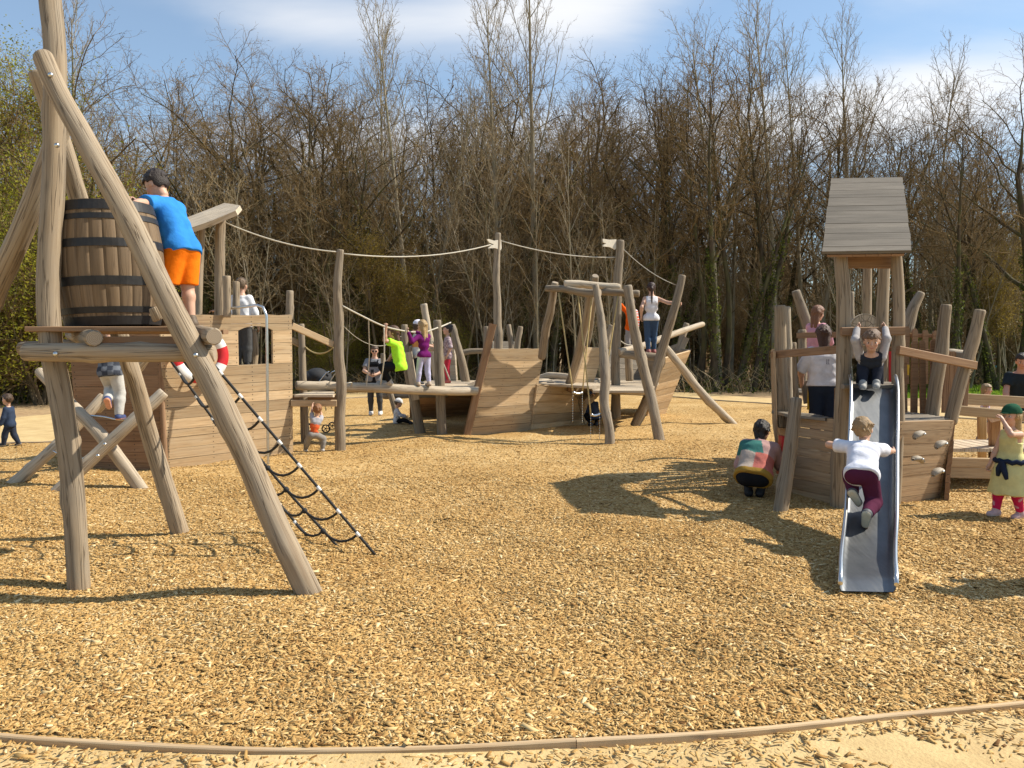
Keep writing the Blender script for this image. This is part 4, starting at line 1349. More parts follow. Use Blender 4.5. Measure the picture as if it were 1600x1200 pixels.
# ---------------------------------------------------------------- left ship
ls = thing('play_ship', gp(300, 730), 'left wooden play ship hull with arched window, slanting roof plank and sliding pole', 'play ship')
B1, B2 = gp(258, 737, -.05), gp(458, 712, -.05)
T1, T2 = pt(250, 492, 10.42), pt(456, 492, 12.1)
panel('hull_panel', ls, B1, B2, T2, T1, 15, .04, 'plank', hole=(0.555, 0.835, 0.665, 0.895, 0.03), wavy_top=.012, gap=.006, screws=True)
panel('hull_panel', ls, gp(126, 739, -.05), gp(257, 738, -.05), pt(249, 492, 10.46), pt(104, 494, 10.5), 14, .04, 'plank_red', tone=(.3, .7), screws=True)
log('corner_post', ls, [(259, 737, 10.6), (252, 600, 10.55), (249, 494, 10.55)], .035, 'plank_red', wob=.03)
def ship_back():
    back = Vector((-0.78, 0.62, 0)) * 1.75
    panel('hull_panel', ls, B2 + back, B1 + back, B1 + back + Vector((0, 0, 1.32)), B2 + back + Vector((0, 0, 1.32)), 9, .04, 'plank')
    mb = MB()
    rr = random.Random(2)
    d = (B2 - B1).normalized()
    for k in range(12):
        f = (k + .5) / 12
        a = B1.lerp(B2, f) + Vector((0, 0, 1.30)) + back * .03
        add_plank(mb, a, a + back * .95, (B2 - B1).length / 12 - .006, .04, d, rr.uniform(.4, .7), rnd=rr)
    mb.build('deck', M['plank'], ls)
    return back
bk = ship_back()
log('post', ls, [(309, 500, 11.7), (312, 430, 11.7), (315, 355, 11.72)], [.055, .055, .05], 'log', wob=.12)
log('post', ls, [(343, 500, 11.9), (343, 420, 11.92), (346, 336, 11.95)], [.07, .072, .065], 'log', wob=.1)
log('post', ls, [(355, 496, 11.12), (355, 431, 11.12)], .05, 'log', wob=.04)
log('post', ls, [(369, 494, 11.7), (369, 440, 11.75)], .05, 'log', wob=.05)
log('post', ls, [(452, 500, 12.35), (453, 454, 12.35)], .055, 'log_grey', wob=.06)
log('post', ls, [(396, 580, 12.3), (398, 545, 12.3), (394, 515, 12.3)], [.055, .057, .05], 'log', wob=.1)
log('post', ls, [(84, 460, 10.9), (95, 478, 10.9), (107, 506, 10.9)], [.05, .055, .05], 'log_pale', wob=.1)
mb = MB()
A = [pt(255, 371, 11.2), pt(330, 345, 11.25), pt(368, 329, 11.3), pt(375, 321, 11.75), pt(364, 319, 11.95), pt(351, 317, 12.15), pt(315, 331, 12.1), pt(255, 354, 12.05)]
nv = (A[2] - A[0]).cross(A[5] - A[0]).normalized()
add_prism(mb, A, nv, .07, .75)
mb.build('roof_plank', M['log_pale'], ls)
tb = MB()
add_tube(tb, [(358, 482, 11.2), (385, 479, 11.0), (402, 477, 10.9), (411, 480, 10.87), (416, 492, 10.86), (417, 520, 10.86), (418, 640, 10.87), (419, 731, 10.87)], .019, 12, .06)
tb.build('sliding_pole', M['steel_bright'], ls)
plank('handrail', ls, (456, 509, 12.2), (520, 538, 12.6), .10, .05, 'plank', tone=.6)
plank('handrail', ls, (455, 531, 13.4), (474, 541, 13.5), .10, .05, 'plank', tone=.5)
log('post', ls, [(478, 700, 13.4), (473, 590, 13.4), (471, 506, 13.4)], [.075, .06, .05], 'log_grey', wob=.06)
mb = MB()
rr = random.Random(6)
for k in range(9):
    y = 12.25 + k * .14
    add_plank(mb, Vector((-3.32, y, .88)), Vector(((521 - 800) / 1250 * y, y, .88)), .13, .04, Vector((0, 1, 0)), rr.uniform(.4, .75), rnd=rr)
mb.build('gangway_deck', M['log_pale'], ls)
plank('gangway_beam', ls, (455, 630, 12.2), (526, 630, 12.3), .10, .06, 'plank')
plank('gangway_beam', ls, (455, 622, 13.4), (526, 622, 13.5), .10, .06, 'plank_red')
rope('slack_rope', ls, sag((474, 539, 13.45), (521, 543, 12.7), .12), .012, 'rope_yellow')
# life ring on the hull
lr = thing('life_ring', pt(313, 556, 10.85), 'red and white life ring hung on the planked side of the left ship', 'life ring')
def life_ring():
    c = pt(313, 556, 10.78)
    nv = (B2 - B1).cross(Vector((0, 0, 1))).normalized()
    if nv.y > 0: nv = -nv
    ax = (B2 - B1).normalized(); az = Vector((0, 0, 1))
    Ro, r = .305, .07
    mb = MB()
    N, K = 48, 12
    vs, fs, mi = [], [], []
    for i in range(N):
        a = 2 * math.pi * i / N
        e = ax * math.cos(a) * 1.12 + az * math.sin(a)
        for k in range(K):
            b = 2 * math.pi * k / K
            vs.append(c + e * (Ro + r * math.cos(b)) + nv * (r * .75 * math.sin(b)))
    for i in range(N):
        for k in range(K):
            fs.append((i * K + k, i * K + (k + 1) % K, ((i + 1) % N) * K + (k + 1) % K, ((i + 1) % N) * K + k))
            mi.append(1 if ((i + 3) // 6) % 2 == 0 else 0)
    mb.add(vs, fs, None, .5, mi, True)
    mb.build('ring', [M['white'], M['red']], lr)
life_ring()

# ---------------------------------------------------------------- balance beam with rope handrail between the ships
bb = thing('balance_beam', gp(531, 703), 'long balance log with tall crooked rope post between the left and middle ships', 'balance beam')
log('post', bb, [(531, 708, 12.62), (532, 650, 12.62), (534, 600, 12.62), (529, 550, 12.62), (528, 490, 12.62), (527, 440, 12.62), (533, 390, 12.62)], [.082, .08, .08, .08, .075, .068, .06], 'log_grey', wob=.14)
log('beam', bb, [(462, 602, 13.0), (560, 605, 13.4), (660, 610, 13.8), (745, 611, 14.4)], [.075, .08, .08, .075], 'log_pale', wob=.08, n=18)
log('post', bb, [(626, 672, 17.0), (615, 630, 17.0), (602, 590, 17.0), (598, 552, 17.0)], [.06, .06, .055, .05], 'log_grey', wob=.1)
log('beam', bb, [(598, 618, 17.1), (700, 616, 17.2)], .07, 'log_grey', wob=.1)
rope('handrail_rope', bb, [(535, 478, 12.6), (560, 491, 12.8), (598, 509, 13.2), (630, 517, 13.55), (648, 519, 14.05), (664, 519, 14.3), (684, 512, 14.6)], .014, 'rope')
rope('handrail_rope', bb, sag((535, 508, 12.65), (632, 520, 16.8), .3), .005, 'rope')
rope('hanging_rope', bb, [(576, 500, 13.0), (577, 560, 13.3), (572, 607, 13.4)], .011, 'rope')
rope('hanging_rope', bb, [(600, 512, 13.2), (600, 560, 13.3), (594, 606, 13.5)], .011, 'rope')
rope('loop_rope', bb, [(509, 606, 12.95), (517, 594, 12.9), (522, 586, 12.9), (531, 575, 12.8)], .01, 'rope')
rope('loop_rope', bb, [(536, 605, 13.2), (543, 599, 13.1), (550, 598, 13.2), (548, 604, 13.3)], .01, 'rope')
# rigging between posts and masts, and flags
def rig(label, a, b, s, r=.011, mat='rope'):
    mb = MB()
    add_tube(mb, sag(a, b, s, 12), r, 6, .2)
    return tag(mb.build('rigging_rope', M[mat]), label, 'rope', None)
rig('pale rigging rope from the left ship roof post to the tall crooked post', (352, 348, 11.95), (531, 394, 12.6), .08)
rig('long pale rigging rope from the crooked post to the left flag mast', (533, 396, 12.6), (775, 380, 16.0), .14)
rig('pale rigging rope slanting between the two flag masts', (782, 376, 16.0), (964, 402, 17.0), .1)
rig('thin rope from the right flag mast down to the leaning bow post', (970, 385, 17.0), (1058, 446, 16.6), .1, .007)

# ---------------------------------------------------------------- middle ship
ms = thing('play_ship', gp(880, 665), 'middle wooden play ship with two flag masts, broken hull panels and open deck', 'play ship')
H1bl, H1br = gp(732, 684, -.04), gp(828, 675, -.04)
H1tl, H1tr = pt(766, 545, 14.75), pt(851, 545, 15.75)
panel('hull_panel', ms, H1bl, H1br, H1tr, H1tl, 9, .045, 'plank', wavy_top=.006, gap=.007, screws=True)
H2br = gp(913, 664.5, -.04)
panel('hull_panel', ms, H1br + Vector((.012, 0, 0)), H2br, pt(897, 606, 16.3), pt(840, 600, 15.62), 5, .045, 'plank', wavy_top=.012, gap=.007, screws=True)
panel('hull_panel', ms, pt(888, 607, 16.25), pt(925, 607, 16.85), pt(944, 543, 17.0), pt(908, 543, 16.4), 4, .045, 'plank')
panel('hull_panel', ms, gp(914, 664.5, -.04), gp(916, 664, -.04), pt(927, 606, 16.9), pt(899, 606, 16.35), 4, .045, 'plank')
plank('corner_post', ms, gp(728, 685, -.05), pt(770, 506, 14.62), .13, .09, 'plank_red', up=Vector((1, .3, 0)), tone=.5)
plank('corner_post', ms, pt(889, 612, 16.15), pt(912, 540, 16.35), .10, .09, 'plank_red', up=Vector((1, .3, 0)), tone=.5)
# bow
panel('hull_panel', ms, gp(1010, 655, -.04), gp(1039, 649.5, -.04), pt(1079, 548, 19.0), pt(1038, 560, 18.1), 9, .045, 'plank')
panel('hull_panel', ms, gp(1036, 640, -.04), gp(1005, 640, -.04), pt(1010, 545, 20.6), pt(1079, 545, 19.1), 9, .045, 'plank_grey')
plank('bow_board', ms, (1062, 550, 19.4), (1072, 527, 19.4), .16, .05, 'plank_grey', up=Vector((1, 0, 0)))
plank('bow_board', ms, (1045, 552, 20.2), (1068, 543, 20.0), .3, .05, 'plank_grey')
log('bow_post', ms, [(994, 660, 16.7), (1016, 610, 16.7), (1030, 565, 16.7), (1045, 510, 16.65), (1058, 465, 16.6), (1067, 430, 16.6)], [.10, .10, .10, .09, .085, .075], 'log_grey', wob=.08)
log('bowsprit', ms, [(966, 550, 16.9), (1005, 540, 17.5), (1050, 523, 18.2), (1099, 506, 19.0)], [.075, .075, .07, .06], 'log_pale', wob=.08)
log('standing_beam', ms, [(968, 553, 17.0), (1000, 556, 16.95), (1031, 558, 16.85)], [.085, .085, .08], 'log', wob=.06)
log('strut', ms, [(1145, 664, 17.1), (1115, 634, 16.95), (1090, 606, 16.9), (1062, 570, 16.8), (1038, 541, 16.75)], [.085, .09, .09, .08, .075], 'log_pale', wob=.14)
log('post', ms, [(1060, 552, 19.8), (1066, 528, 19.8), (1073, 505, 19.8)], [.08, .08, .07], 'log_grey', wob=.08)
log('post', ms, [(984, 595, 18.6), (982, 560, 18.6), (981, 523, 18.6)], .09, 'log_grey', wob=.05)
log('post', ms, [(948, 545, 18.8), (950, 525, 18.8), (956, 508, 18.8)], [.08, .07, .065], 'log', wob=.06)
# masts with board flags
m1 = log('mast', ms, [(776, 605, 16.0), (778, 560, 16.0), (777, 500, 16.0), (776, 430, 16.0), (779, 364, 16.0)], [.085, .082, .078, .068, .058], 'log_grey', wob=.12)
m2 = log('mast', ms, [(962, 655, 17.0), (962, 595, 17.0), (963, 520, 17.0), (966, 440, 17.0), (969, 375, 17.0)], [.10, .098, .095, .09, .08], 'log_grey', wob=.1)
def flag(parent, pts, d):
    mb = MB()
    add_prism(mb, [pt(x, y, d + (x - pts[0][0] - 11) * .0095) for x, y in pts], Vector((.55, -.83, 0)), .03, .5)
    mb.build('flag', M['flag'], parent)
flag(m1, [(761, 374), (764, 373.5), (772, 376), (783, 374), (784, 388), (782, 391), (774, 387.5), (763, 388), (768, 383), (772, 382), (765, 379)], 15.88)
flag(m2, [(942, 373), (952, 374.5), (963, 374), (963, 388), (961, 390), (953, 386), (943, 385), (943, 382.5), (947, 381), (947, 380), (943, 379)], 16.88)
# stern: posts along the deck
log('post', ms, [(800, 560, 16.6), (798, 530, 16.6), (795, 507, 16.6)], [.055, .055, .05], 'log_grey', wob=.08)
log('post', ms, [(806, 560, 16.2), (810, 530, 16.2), (814, 510, 16.2)], [.06, .06, .055], 'log', wob=.08)
log('post', ms, [(758, 560, 16.4), (759, 535, 16.4), (760, 510, 16.4)], .05, 'log_grey', wob=.08)
log('post', ms, [(656, 674, 15.2), (648, 630, 15.2), (638, 580, 15.2), (633, 540, 15.2), (632, 507, 15.2)], [.10, .10, .09, .07, .06], 'log_grey', wob=.08)
plank('stern_board', ms, (650, 625, 15.1), (638, 550, 15.1), .14, .05, 'log_pale', up=Vector((1, 0, 0)), tone=.6)
log('post', ms, [(690, 680, 14.7), (688, 620, 14.7), (686, 560, 14.7), (683, 500, 14.7)], [.095, .09, .085, .07], 'log_grey', wob=.08)
log('post', ms, [(685, 605, 17.2), (678, 560, 17.2), (669, 515, 17.2), (661, 475, 17.2)], [.08, .08, .075, .07], 'log_pale', wob=.08)
log('post', ms, [(728, 600, 16.8), (720, 560, 16.8), (706, 507, 16.8)], [.09, .085, .07], 'log_grey', wob=.08)
log('rail', ms, [(640, 546, 15.4), (655, 543, 15.6), (682, 544, 16.0)], .06, 'log_pale', wob=.06)
log('rail', ms, [(722, 551, 17.4), (740, 549, 17.4), (762, 549, 17.4)], .06, 'log_grey', wob=.08)
# decks and the dark space under them
def deck(pts, t=.05, mat='log_pale', rows=9):
    a, b, c, d = [V(p) for p in pts]
    mb = MB()
    rr = random.Random(nseed())
    for k in range(rows):
        f = (k + .5) / rows
        w = ((d - a).length / rows) - .006
        add_plank(mb, a.lerp(d, f), b.lerp(c, f), w, t, (d - a).normalized(), rr.uniform(.4, .75), rnd=rr)
    return mb.build('deck', M[mat], ms)
deck([gp(645, 606, .90), gp(745, 607, .88), gp(770, 596, .88), gp(668, 596, .90)])
deck([gp(745, 604, .90), gp(850, 598, .90), gp(850, 590, .90), gp(760, 590, .90)])
deck([gp(835, 600, .88), gp(930, 606, .88), gp(935, 592, .88), gp(838, 592, .88)])
dk = deck([gp(925, 612, .80), gp(1020, 612, .80), gp(1020, 595, .80), gp(930, 592, .80)])
log('deck_edge', ms, [(925, 604, 16.6), (950, 609, 16.4), (980, 611, 16.3), (1014, 612, 16.6)], [.07, .08, .075, .07], 'log_pale', wob=.1)
log('deck_edge', ms, [(838, 592, 18.5), (860, 587, 18.3), (890, 590, 18.0)], [.07, .075, .07], 'log_pale', wob=.12)
log('deck_edge', ms, [(920, 626, 16.2), (932, 614, 17.4)], .08, 'log', wob=.1)
bolts(ms, [(953, 609, 16.33), (970, 611, 16.24), (986, 612, 16.22)], .03)
# far sides
panel('hull_panel', ms, gp(800, 648, -.04), gp(640, 655, -.04), pt(640, 601, 17.8), pt(800, 600, 18.6), 6, .045, 'plank_red')
panel('hull_panel', ms, gp(925, 640, -.04), gp(800, 648, -.04), pt(800, 600, 18.6), pt(925, 600, 20.0), 6, .045, 'plank_red')
panel('hull_panel', ms, pt(803, 600, 18.0), pt(765, 600, 17.6), pt(768, 533, 17.8), pt(803, 534, 18.2), 6, .045, 'plank_grey')
panel('hull_panel', ms, pt(716, 602, 17.0), pt(688, 602, 17.4), pt(692, 545, 17.6), pt(712, 545, 17.2), 7, .045, 'log_pale')
panel('hull_panel', ms, pt(1000, 600, 20.2), pt(944, 600, 19.6), pt(944, 545, 19.8), pt(1000, 555, 20.4), 6, .045, 'plank_grey')
panel('hull_panel', ms, pt(938, 592, 18.9), pt(945, 600, 17.6), pt(947, 543, 17.7), pt(938, 543, 19.1), 6, .045, 'log_pale')
rope('shroud_rope', ms, [(676, 533, 14.8), (690, 562, 14.9), (703, 594, 15.0)], .015, 'rope')
rope('shroud_rope', ms, [(688, 511, 14.72), (697, 507, 15.4), (704, 504, 16.4)], .015, 'rope')
rope('shroud_rope', ms, [(966, 530, 17.0), (978, 538, 17.3), (990, 540, 17.4)], .012, 'rope')

# ---------------------------------------------------------------- swing frame beside the middle ship
sw = thing('rope_swing_stand', gp(960, 692), 'crooked log swing frame with yellow ropes before the middle ship', 'swing frame')
log('leg', sw, [(953, 700, 13.25), (951, 670, 13.3), (944, 630, 13.45), (946, 590, 13.6), (943, 540, 13.8), (937, 490, 14.0), (931, 445, 14.15)], [.085, .075, .075, .085, .075, .07, .06], 'log_grey', wob=.13)
log('leg', sw, [(1032, 693, 13.85), (1022, 650, 13.95), (1011, 600, 14.05), (998, 545, 14.15), (988, 495, 14.2), (981, 446, 14.25)], [.095, .09, .09, .085, .08, .08], 'log_grey', wob=.12)
log('leg', sw, [(846, 560, 15.4), (852, 520, 15.2), (861, 480, 15.0), (868, 441, 14.85)], [.08, .08, .075, .065], 'log', wob=.12)
log('leg', sw, [(890, 600, 15.9), (902, 560, 15.6), (914, 505, 15.2), (922, 458, 14.95)], [.085, .085, .08, .07], 'log', wob=.1)
log('leg', sw, [(912, 560, 17.2), (919, 520, 16.6), (926, 470, 15.4), (930, 431, 15.0)], [.08, .08, .075, .065], 'log_grey', wob=.1)
log('crossbar', sw, [(853, 451, 14.75), (880, 452, 14.6), (910, 457, 14.4), (938, 457, 14.25)], [.06, .065, .07, .07], 'log_grey', wob=.12)
log('crossbar', sw, [(925, 456, 14.75), (960, 457, 14.5), (999, 459, 14.4)], [.06, .065, .06], 'log_grey', wob=.06)
log('crossbar', sw, [(881, 444, 14.6), (905, 444, 14.6), (940, 447, 14.6), (969, 449, 14.6)], [.075, .07, .065, .06], 'log_pale', wob=.08)
def swing(label, ra, rb, sa, sb):
    s = thing('swing', (V(sa) + V(sb)) / 2, label, 'swing', 'rope swings on the log frame')
    for a, b in ((ra, sa), (rb, sb)):
        rope('swing_rope', s, [V(a), V(b)], .013, 'rope_yellow', .3)
        d = V(b).copy()
        mb = MB()
        for k in range(12):
            add_ball(mb, d - Vector((0, 0, .03 + .045 * k)), .006, .006, .02, 5, 4)
        mb.build('chain', M['steel'], s)
    mb = MB()
    add_tube(mb, sag(sa, sb, .03, 6), .022, 8, .05)
    mb.build('seat', M['steel'], s)
swing('left yellow rope swing hanging before the raised hull boards', (873, 458, 14.6), (925, 460, 14.7), (895, 612, 14.2), (910, 613, 14.3))
swing('right yellow rope swing hanging low before the dark hull gap', (903, 460, 14.55), (966, 461, 14.45), (923, 647, 13.9), (937, 646, 14.0))

# ---------------------------------------------------------------- slide ship, right
ss = thing('slide_tower', gp(1340, 790), 'wooden ship with grey roofed tower and steel slide at right', 'slide tower')
# planked bow either side of the slide
R1bl, R1br = gp(1400, 794, -.04), gp(1480, 787.5, -.04)
R1br = Vector((R1br.x, R1br.y + .15, -.04))
panel('hull_panel', ss, R1bl, R1br, pt(1491, 657, 8.44), pt(1402, 659, 8.0), 8, .045, 'plank_brown', tone=(.3, .8), screws=True)
R0bl, R0br = gp(1230, 777, -.04), gp(1302, 793, -.04)
panel('hull_panel', ss, R0bl, R0br, pt(1316, 656, 8.05), pt(1252, 649, 8.75), 8, .045, 'plank_brown', tone=(.1, .7))
panel('hull_panel', ss, gp(1213, 700, -.04), gp(1228, 778, -.04), pt(1246, 650, 8.8), pt(1212, 640, 11.2), 8, .045, 'plank_red')
panel('hull_panel', ss, gp(1482, 788, -.04), gp(1480, 716, -.04), pt(1486, 645, 11.2), pt(1493, 656, 8.47), 8, .045, 'plank_red')
plank('red_board', ss, (1222, 681, 8.75), (1218, 741, 8.75), .12, .04, 'red', up=Vector((0, 1, 0)))
# deck slats
mb = MB()
rr = random.Random(12)
for k in range(9):
    f = k / 8
    a = R1bl.lerp(R1br, 0.02) + Vector((0, 0, .885)); b = R1bl.lerp(R1br, 1.02) + Vector((0, 0, .885))
    off = Vector((.06, .115 * k, 0))
    add_plank(mb, a + off, b + off, .088, .035, Vector((0, 1, 0)), rr.uniform(.3, .7), rnd=rr)
mb.build('deck', M['plank_grey'], ss)
mb = MB()
for k in range(5):
    a = R0bl + Vector((.02, .05 + .115 * k, .905)); b = R0br + Vector((-.02, .10 + .115 * k, .905))
    add_plank(mb, a, b, .108, .035, Vector((0, 1, 0)), rr.uniform(.3, .7), rnd=rr)
mb.build('deck', M['plank_grey'], ss)
mb = MB()
for k in range(14):
    y = 9.05 + k * .13
    add_plank(mb, Vector((3.25 + (y - 9) * .33, y, .31)), Vector((4.75 + (y - 9) * .33, y, .31)), .122, .04, Vector((0, 1, 0)), rr.uniform(.3, .7), rnd=rr)
mb.build('lower_deck', M['plank_grey'], ss)
mb = MB()
for k in range(9):
    y = 10.62 + k * .13
    add_plank(mb, Vector((3.85, y, 1.0)), Vector((5.2, y, 1.0)), .122, .04, Vector((0, 1, 0)), rr.uniform(.3, .7), rnd=rr)
mb.build('rear_deck', M['plank_grey'], ss)
for a, b in ((1318, 1394),):
    mb = MB()
    for k in range(7):
        p = pt(a - 2, 604, 7.95); q = pt(b + 2, 604, 7.95)
        off = Vector((.045, .11, 0)) * k
        add_plank(mb, p + off, q + off, .1, .04, Vector((0, 1, 0)), rr.uniform(.3, .7), rnd=rr)
    mb.build('slide_platform', M['plank_grey'], ss)
panel('platform_side', ss, pt(1308, 655, 8.2), pt(1316, 640, 9.0), pt(1316, 606, 9.0), pt(1308, 606, 8.2), 3, .03, 'plank_red')
# four roof posts
log('roof_post', ss, [(1309, 796, 8.1), (1311, 720, 8.1), (1316, 650, 8.1), (1318, 580, 8.1), (1318, 520, 8.1), (1317, 460, 8.1), (1312, 392, 8.1)], [.075, .075, .075, .075, .07, .068, .062], 'log', wob=.08)
log('roof_post', ss, [(1398, 792, 8.12), (1401, 720, 8.12), (1403, 650, 8.12), (1402, 580, 8.12), (1405, 500, 8.12), (1404, 440, 8.12), (1401, 392, 8.12)], [.06, .06, .06, .058, .055, .052, .048], 'log', wob=.08)
log('roof_post', ss, [(1352, 650, 9.9), (1354, 500, 9.9), (1356, 380, 9.9)], [.06, .055, .05], 'log', wob=.07)
log('roof_post', ss, [(1373, 700, 9.35), (1378, 560, 9.35), (1379, 480, 9.35), (1382, 385, 9.35)], [.072, .07, .068, .062], 'log', wob=.07)
# roof
def roof():
    bl, br = pt(1284, 393, 7.92), pt(1425, 391, 7.92)
    tr, tl = pt(1410, 277, 9.95), pt(1299, 279, 9.95)
    n = 15
    mb = MB()
    rr = random.Random(21)
    ws = [rr.uniform(.6, 1.25) for _ in range(n)]; tot = sum(ws); c = 0
    nv = (br - bl).cross(tl - bl).normalized()
    for k in range(n):
        f0 = c / tot; c += ws[k]; f1 = c / tot
        f1 -= .0022
        o = nv * rr.uniform(0, .005)
        e0, e1 = rr.uniform(-.006, .006), rr.uniform(-.006, .006)
        ax = (br - bl).normalized()
        poly = [bl.lerp(tl, f0) + o - ax * e0, br.lerp(tr, f0) + o + ax * e1, br.lerp(tr, f1) + o + ax * e1, bl.lerp(tl, f1) + o - ax * e0]
        add_prism(mb, poly, nv, .03, rr.uniform(.4, .85), 0, None, (rr.uniform(0, 30), rr.uniform(0, 30)))
    rf = mb.build('roof', M['roof_board'], ss)
    # boarded underside, barge boards and tie beams
    dn = -nv * .036
    mb = MB()
    for k in range(6):
        f0, f1 = k / 6, (k + 1) / 6 - .004
        a = bl.lerp(br, .07 + .86 * f0); b = bl.lerp(br, .07 + .86 * f1); c2 = tl.lerp(tr, .07 + .86 * f1); d2 = tl.lerp(tr, .07 + .86 * f0)
        add_prism(mb, [p + dn for p in (a, b, c2, d2)], nv, .025, rr.uniform(.3, .7))
    mb.build('underside', M['plank_red'], rf)
    mb = MB()
    add_plank(mb, pt(1306, 408, 8.25), pt(1406, 408, 8.25), .15, .04, Vector((0, 0, 1)), .5, rnd=rr)
    mb.build('tie_beam', M['plank_red'], rf)
    mb = MB()
    t2l, t2r = tl + Vector((.36, .8, -.5)), tr + Vector((.30, .8, -.5))
    nb = (t2l - tl).cross(tr - tl)
    if nb.z < 0: nb = -nb
    for k in range(6):
        f0, f1 = k / 6, (k + 1) / 6 - .006
        add_prism(mb, [tl.lerp(t2l, f0), tl.lerp(t2l, f1), tr.lerp(t2r, f1), tr.lerp(t2r, f0)], nb, .03, rr.uniform(.4, .8))
    mb.build('rear_slope', M['roof_board'], rf)
roof()
plank('grab_bar', ss, (1314, 518, 8.0), (1412, 517, 8.0), .085, .06, 'plank_red', tone=.55)
# slide
def slide():
    tl_, tr_ = pt(1326, 603, 7.93), pt(1397, 603, 7.93)
    bl_, br_ = gp(1311.5, 922, .04), gp(1399, 924, .04)
    prof = [(0.0, 1.215), (.02, 1.205), (.06, 1.16), (.15, .985), (.3, .705), (.5, .39), (.62, .23), (.70, .15), (.78, .105), (.88, .085), (.95, .075), (1.0, .035)]
    L = [(Vector((*tl_.lerp(bl_, f).xy, z)), Vector((*tr_.lerp(br_, f).xy, z))) for f, z in prof]
    Lp = [catmull([a for a, b in L], .06)[0], catmull([b for a, b in L], .06)[0]]
    def res(path, n):
        d = [0]
        for i in range(1, len(path)): d.append(d[-1] + (path[i] - path[i - 1]).length)
        out = []
        for k in range(n):
            t = d[-1] * k / (n - 1)
            i = max(j for j in range(len(d)) if d[j] <= t + 1e-9); i = min(i, len(d) - 2)
            f = (t - d[i]) / max(1e-9, d[i + 1] - d[i])
            out.append(path[i].lerp(path[i + 1], f))
        return out
    A, Bp = res(Lp[0], 60), res(Lp[1], 60)
    mb = MB(); vs, fs = [], []
    rl, rr_ = [], []
    K = 13
    for i in range(60):
        a, b = A[i], Bp[i]
        t = (A[min(59, i + 1)] - A[max(0, i - 1)]).normalized()
        ax = (b - a).normalized()
        up = ax.cross(t).normalized()
        if up.z < 0: up = -up
        hgt = .13 if i < 48 else .13 - .07 * (i - 48) / 11
        rl.append(a + up * hgt * .95); rr_.append(b + up * hgt * .95)
        W = (b - a).length
        for k in range(K):
            f = k / (K - 1) * 2 - 1
            # bed with rounded corners rising into the side walls
            s = math.copysign(min(1, abs(f) * 1.35) ** 0.8, f)
            e = max(0, abs(f) - .62) / .38
            vs.append(a.lerp(b, .5 + .5 * s) + up * (hgt * e ** 1.6))
    for i in range(59):
        for k in range(K - 1):
            fs.append((i * K + k, i * K + k + 1, (i + 1) * K + k + 1, (i + 1) * K + k))
    m = len(vs)
    vs2 = []
    for i in range(60):
        for k in range(K):
            t = (A[min(59, i + 1)] - A[max(0, i - 1)]).normalized(); ax = (Bp[i] - A[i]).normalized(); up = ax.cross(t).normalized()
            if up.z < 0: up = -up
            vs2.append(vs[i * K + k] - up * .006)
    fs += [tuple(q + m for q in f[::-1]) for f in fs]
    mb.add(vs + vs2, fs, None, .5, 0, True)
    so = mb.build('slide', M['slide'], ss)
    for path in (rl, rr_):
        m2 = MB()
        add_tube(m2, path[::3] + [path[-1]], .0155, 10, .08)
        m2.build('side_rail', M['steel_bright'], so)
slide()
# rails and posts of the bulwark
log('post', ss, [(1225, 668, 9.25), (1222, 600, 9.25), (1220, 540, 9.25), (1219, 477, 9.25)], [.07, .068, .066, .062], 'log', wob=.06)
log('post', ss, [(1232, 660, 9.9), (1231, 600, 9.9), (1229, 479, 9.9)], [.055, .053, .05], 'log_pale', wob=.08)
log('post', ss, [(1243, 640, 10.2), (1240, 590, 10.2), (1239, 535, 10.2)], [.05, .05, .045], 'log', wob=.06)
log('post', ss, [(1254, 600, 10.9), (1253, 515, 10.9)], [.06, .055], 'log', wob=.05)
log('post', ss, [(1268, 540, 11.6), (1258, 500, 11.6), (1243, 454, 11.6)], [.075, .07, .06], 'log_grey', wob=.08)
log('post', ss, [(1330, 560, 11.6), (1329, 456, 11.6)], [.05, .048], 'log_grey', wob=.04)
log('post', ss, [(1454, 655, 9.1), (1462, 600, 9.1), (1471, 550, 9.1), (1474, 520, 9.1), (1480, 476, 9.1)], [.078, .075, .078, .066, .06], 'log', wob=.09)
log('post', ss, [(1484, 662, 8.55), (1500, 600, 8.55), (1517, 545, 8.55), (1525, 515, 8.55), (1531, 484, 8.55)], [.07, .068, .064, .058, .052], 'log', wob=.09)
log('post', ss, [(1416, 520, 11.3), (1426, 485, 11.3), (1440, 457, 11.3)], [.085, .075, .055], 'log_grey', wob=.07)
log('leaning_post', ss, [(1219, 802, 7.9), (1227, 750, 7.98), (1236, 690, 8.06), (1244, 622, 8.14)], [.072, .072, .068, .06], 'log', wob=.05)
plank('rail', ss, (1207, 554, 9.05), (1324, 545, 8.15), .085, .05, 'plank_red', tone=.6)
plank('rail', ss, (1403, 547, 8.05), (1524, 571, 8.45), .085, .05, 'plank_red', tone=.7)
plank('rail', ss, (1245, 524, 10.9), (1312, 523, 10.6), .075, .05, 'plank_red', tone=.5)
for k in range(15):
    f = k / 14
    a = Vector((2.97 + .70 * f, 8.95 + 2.25 * f, .55)); b = Vector((2.93 + .70 * f, 8.95 + 2.25 * f, 1.56 + rr.uniform(-.04, .04)))
    plank('slat', ss, a, b, .105, .028, 'plank_brown', up=Vector((.3, .95, 0)))
plank('slat', ss, (1263, 630, 10.4), (1258, 595, 10.4), .12, .03, 'plank_grey', up=Vector((1, 0, 0)))
plank('yellow_strip', ss, (1263, 640, 10.2), (1265, 592, 10.2), .03, .02, 'yellow', up=Vector((1, 0, 0)))
plank('rail', ss, (1472, 553, 10.2), (1520, 558, 9.8), .09, .05, 'plank_grey', tone=.6)
mb = MB()
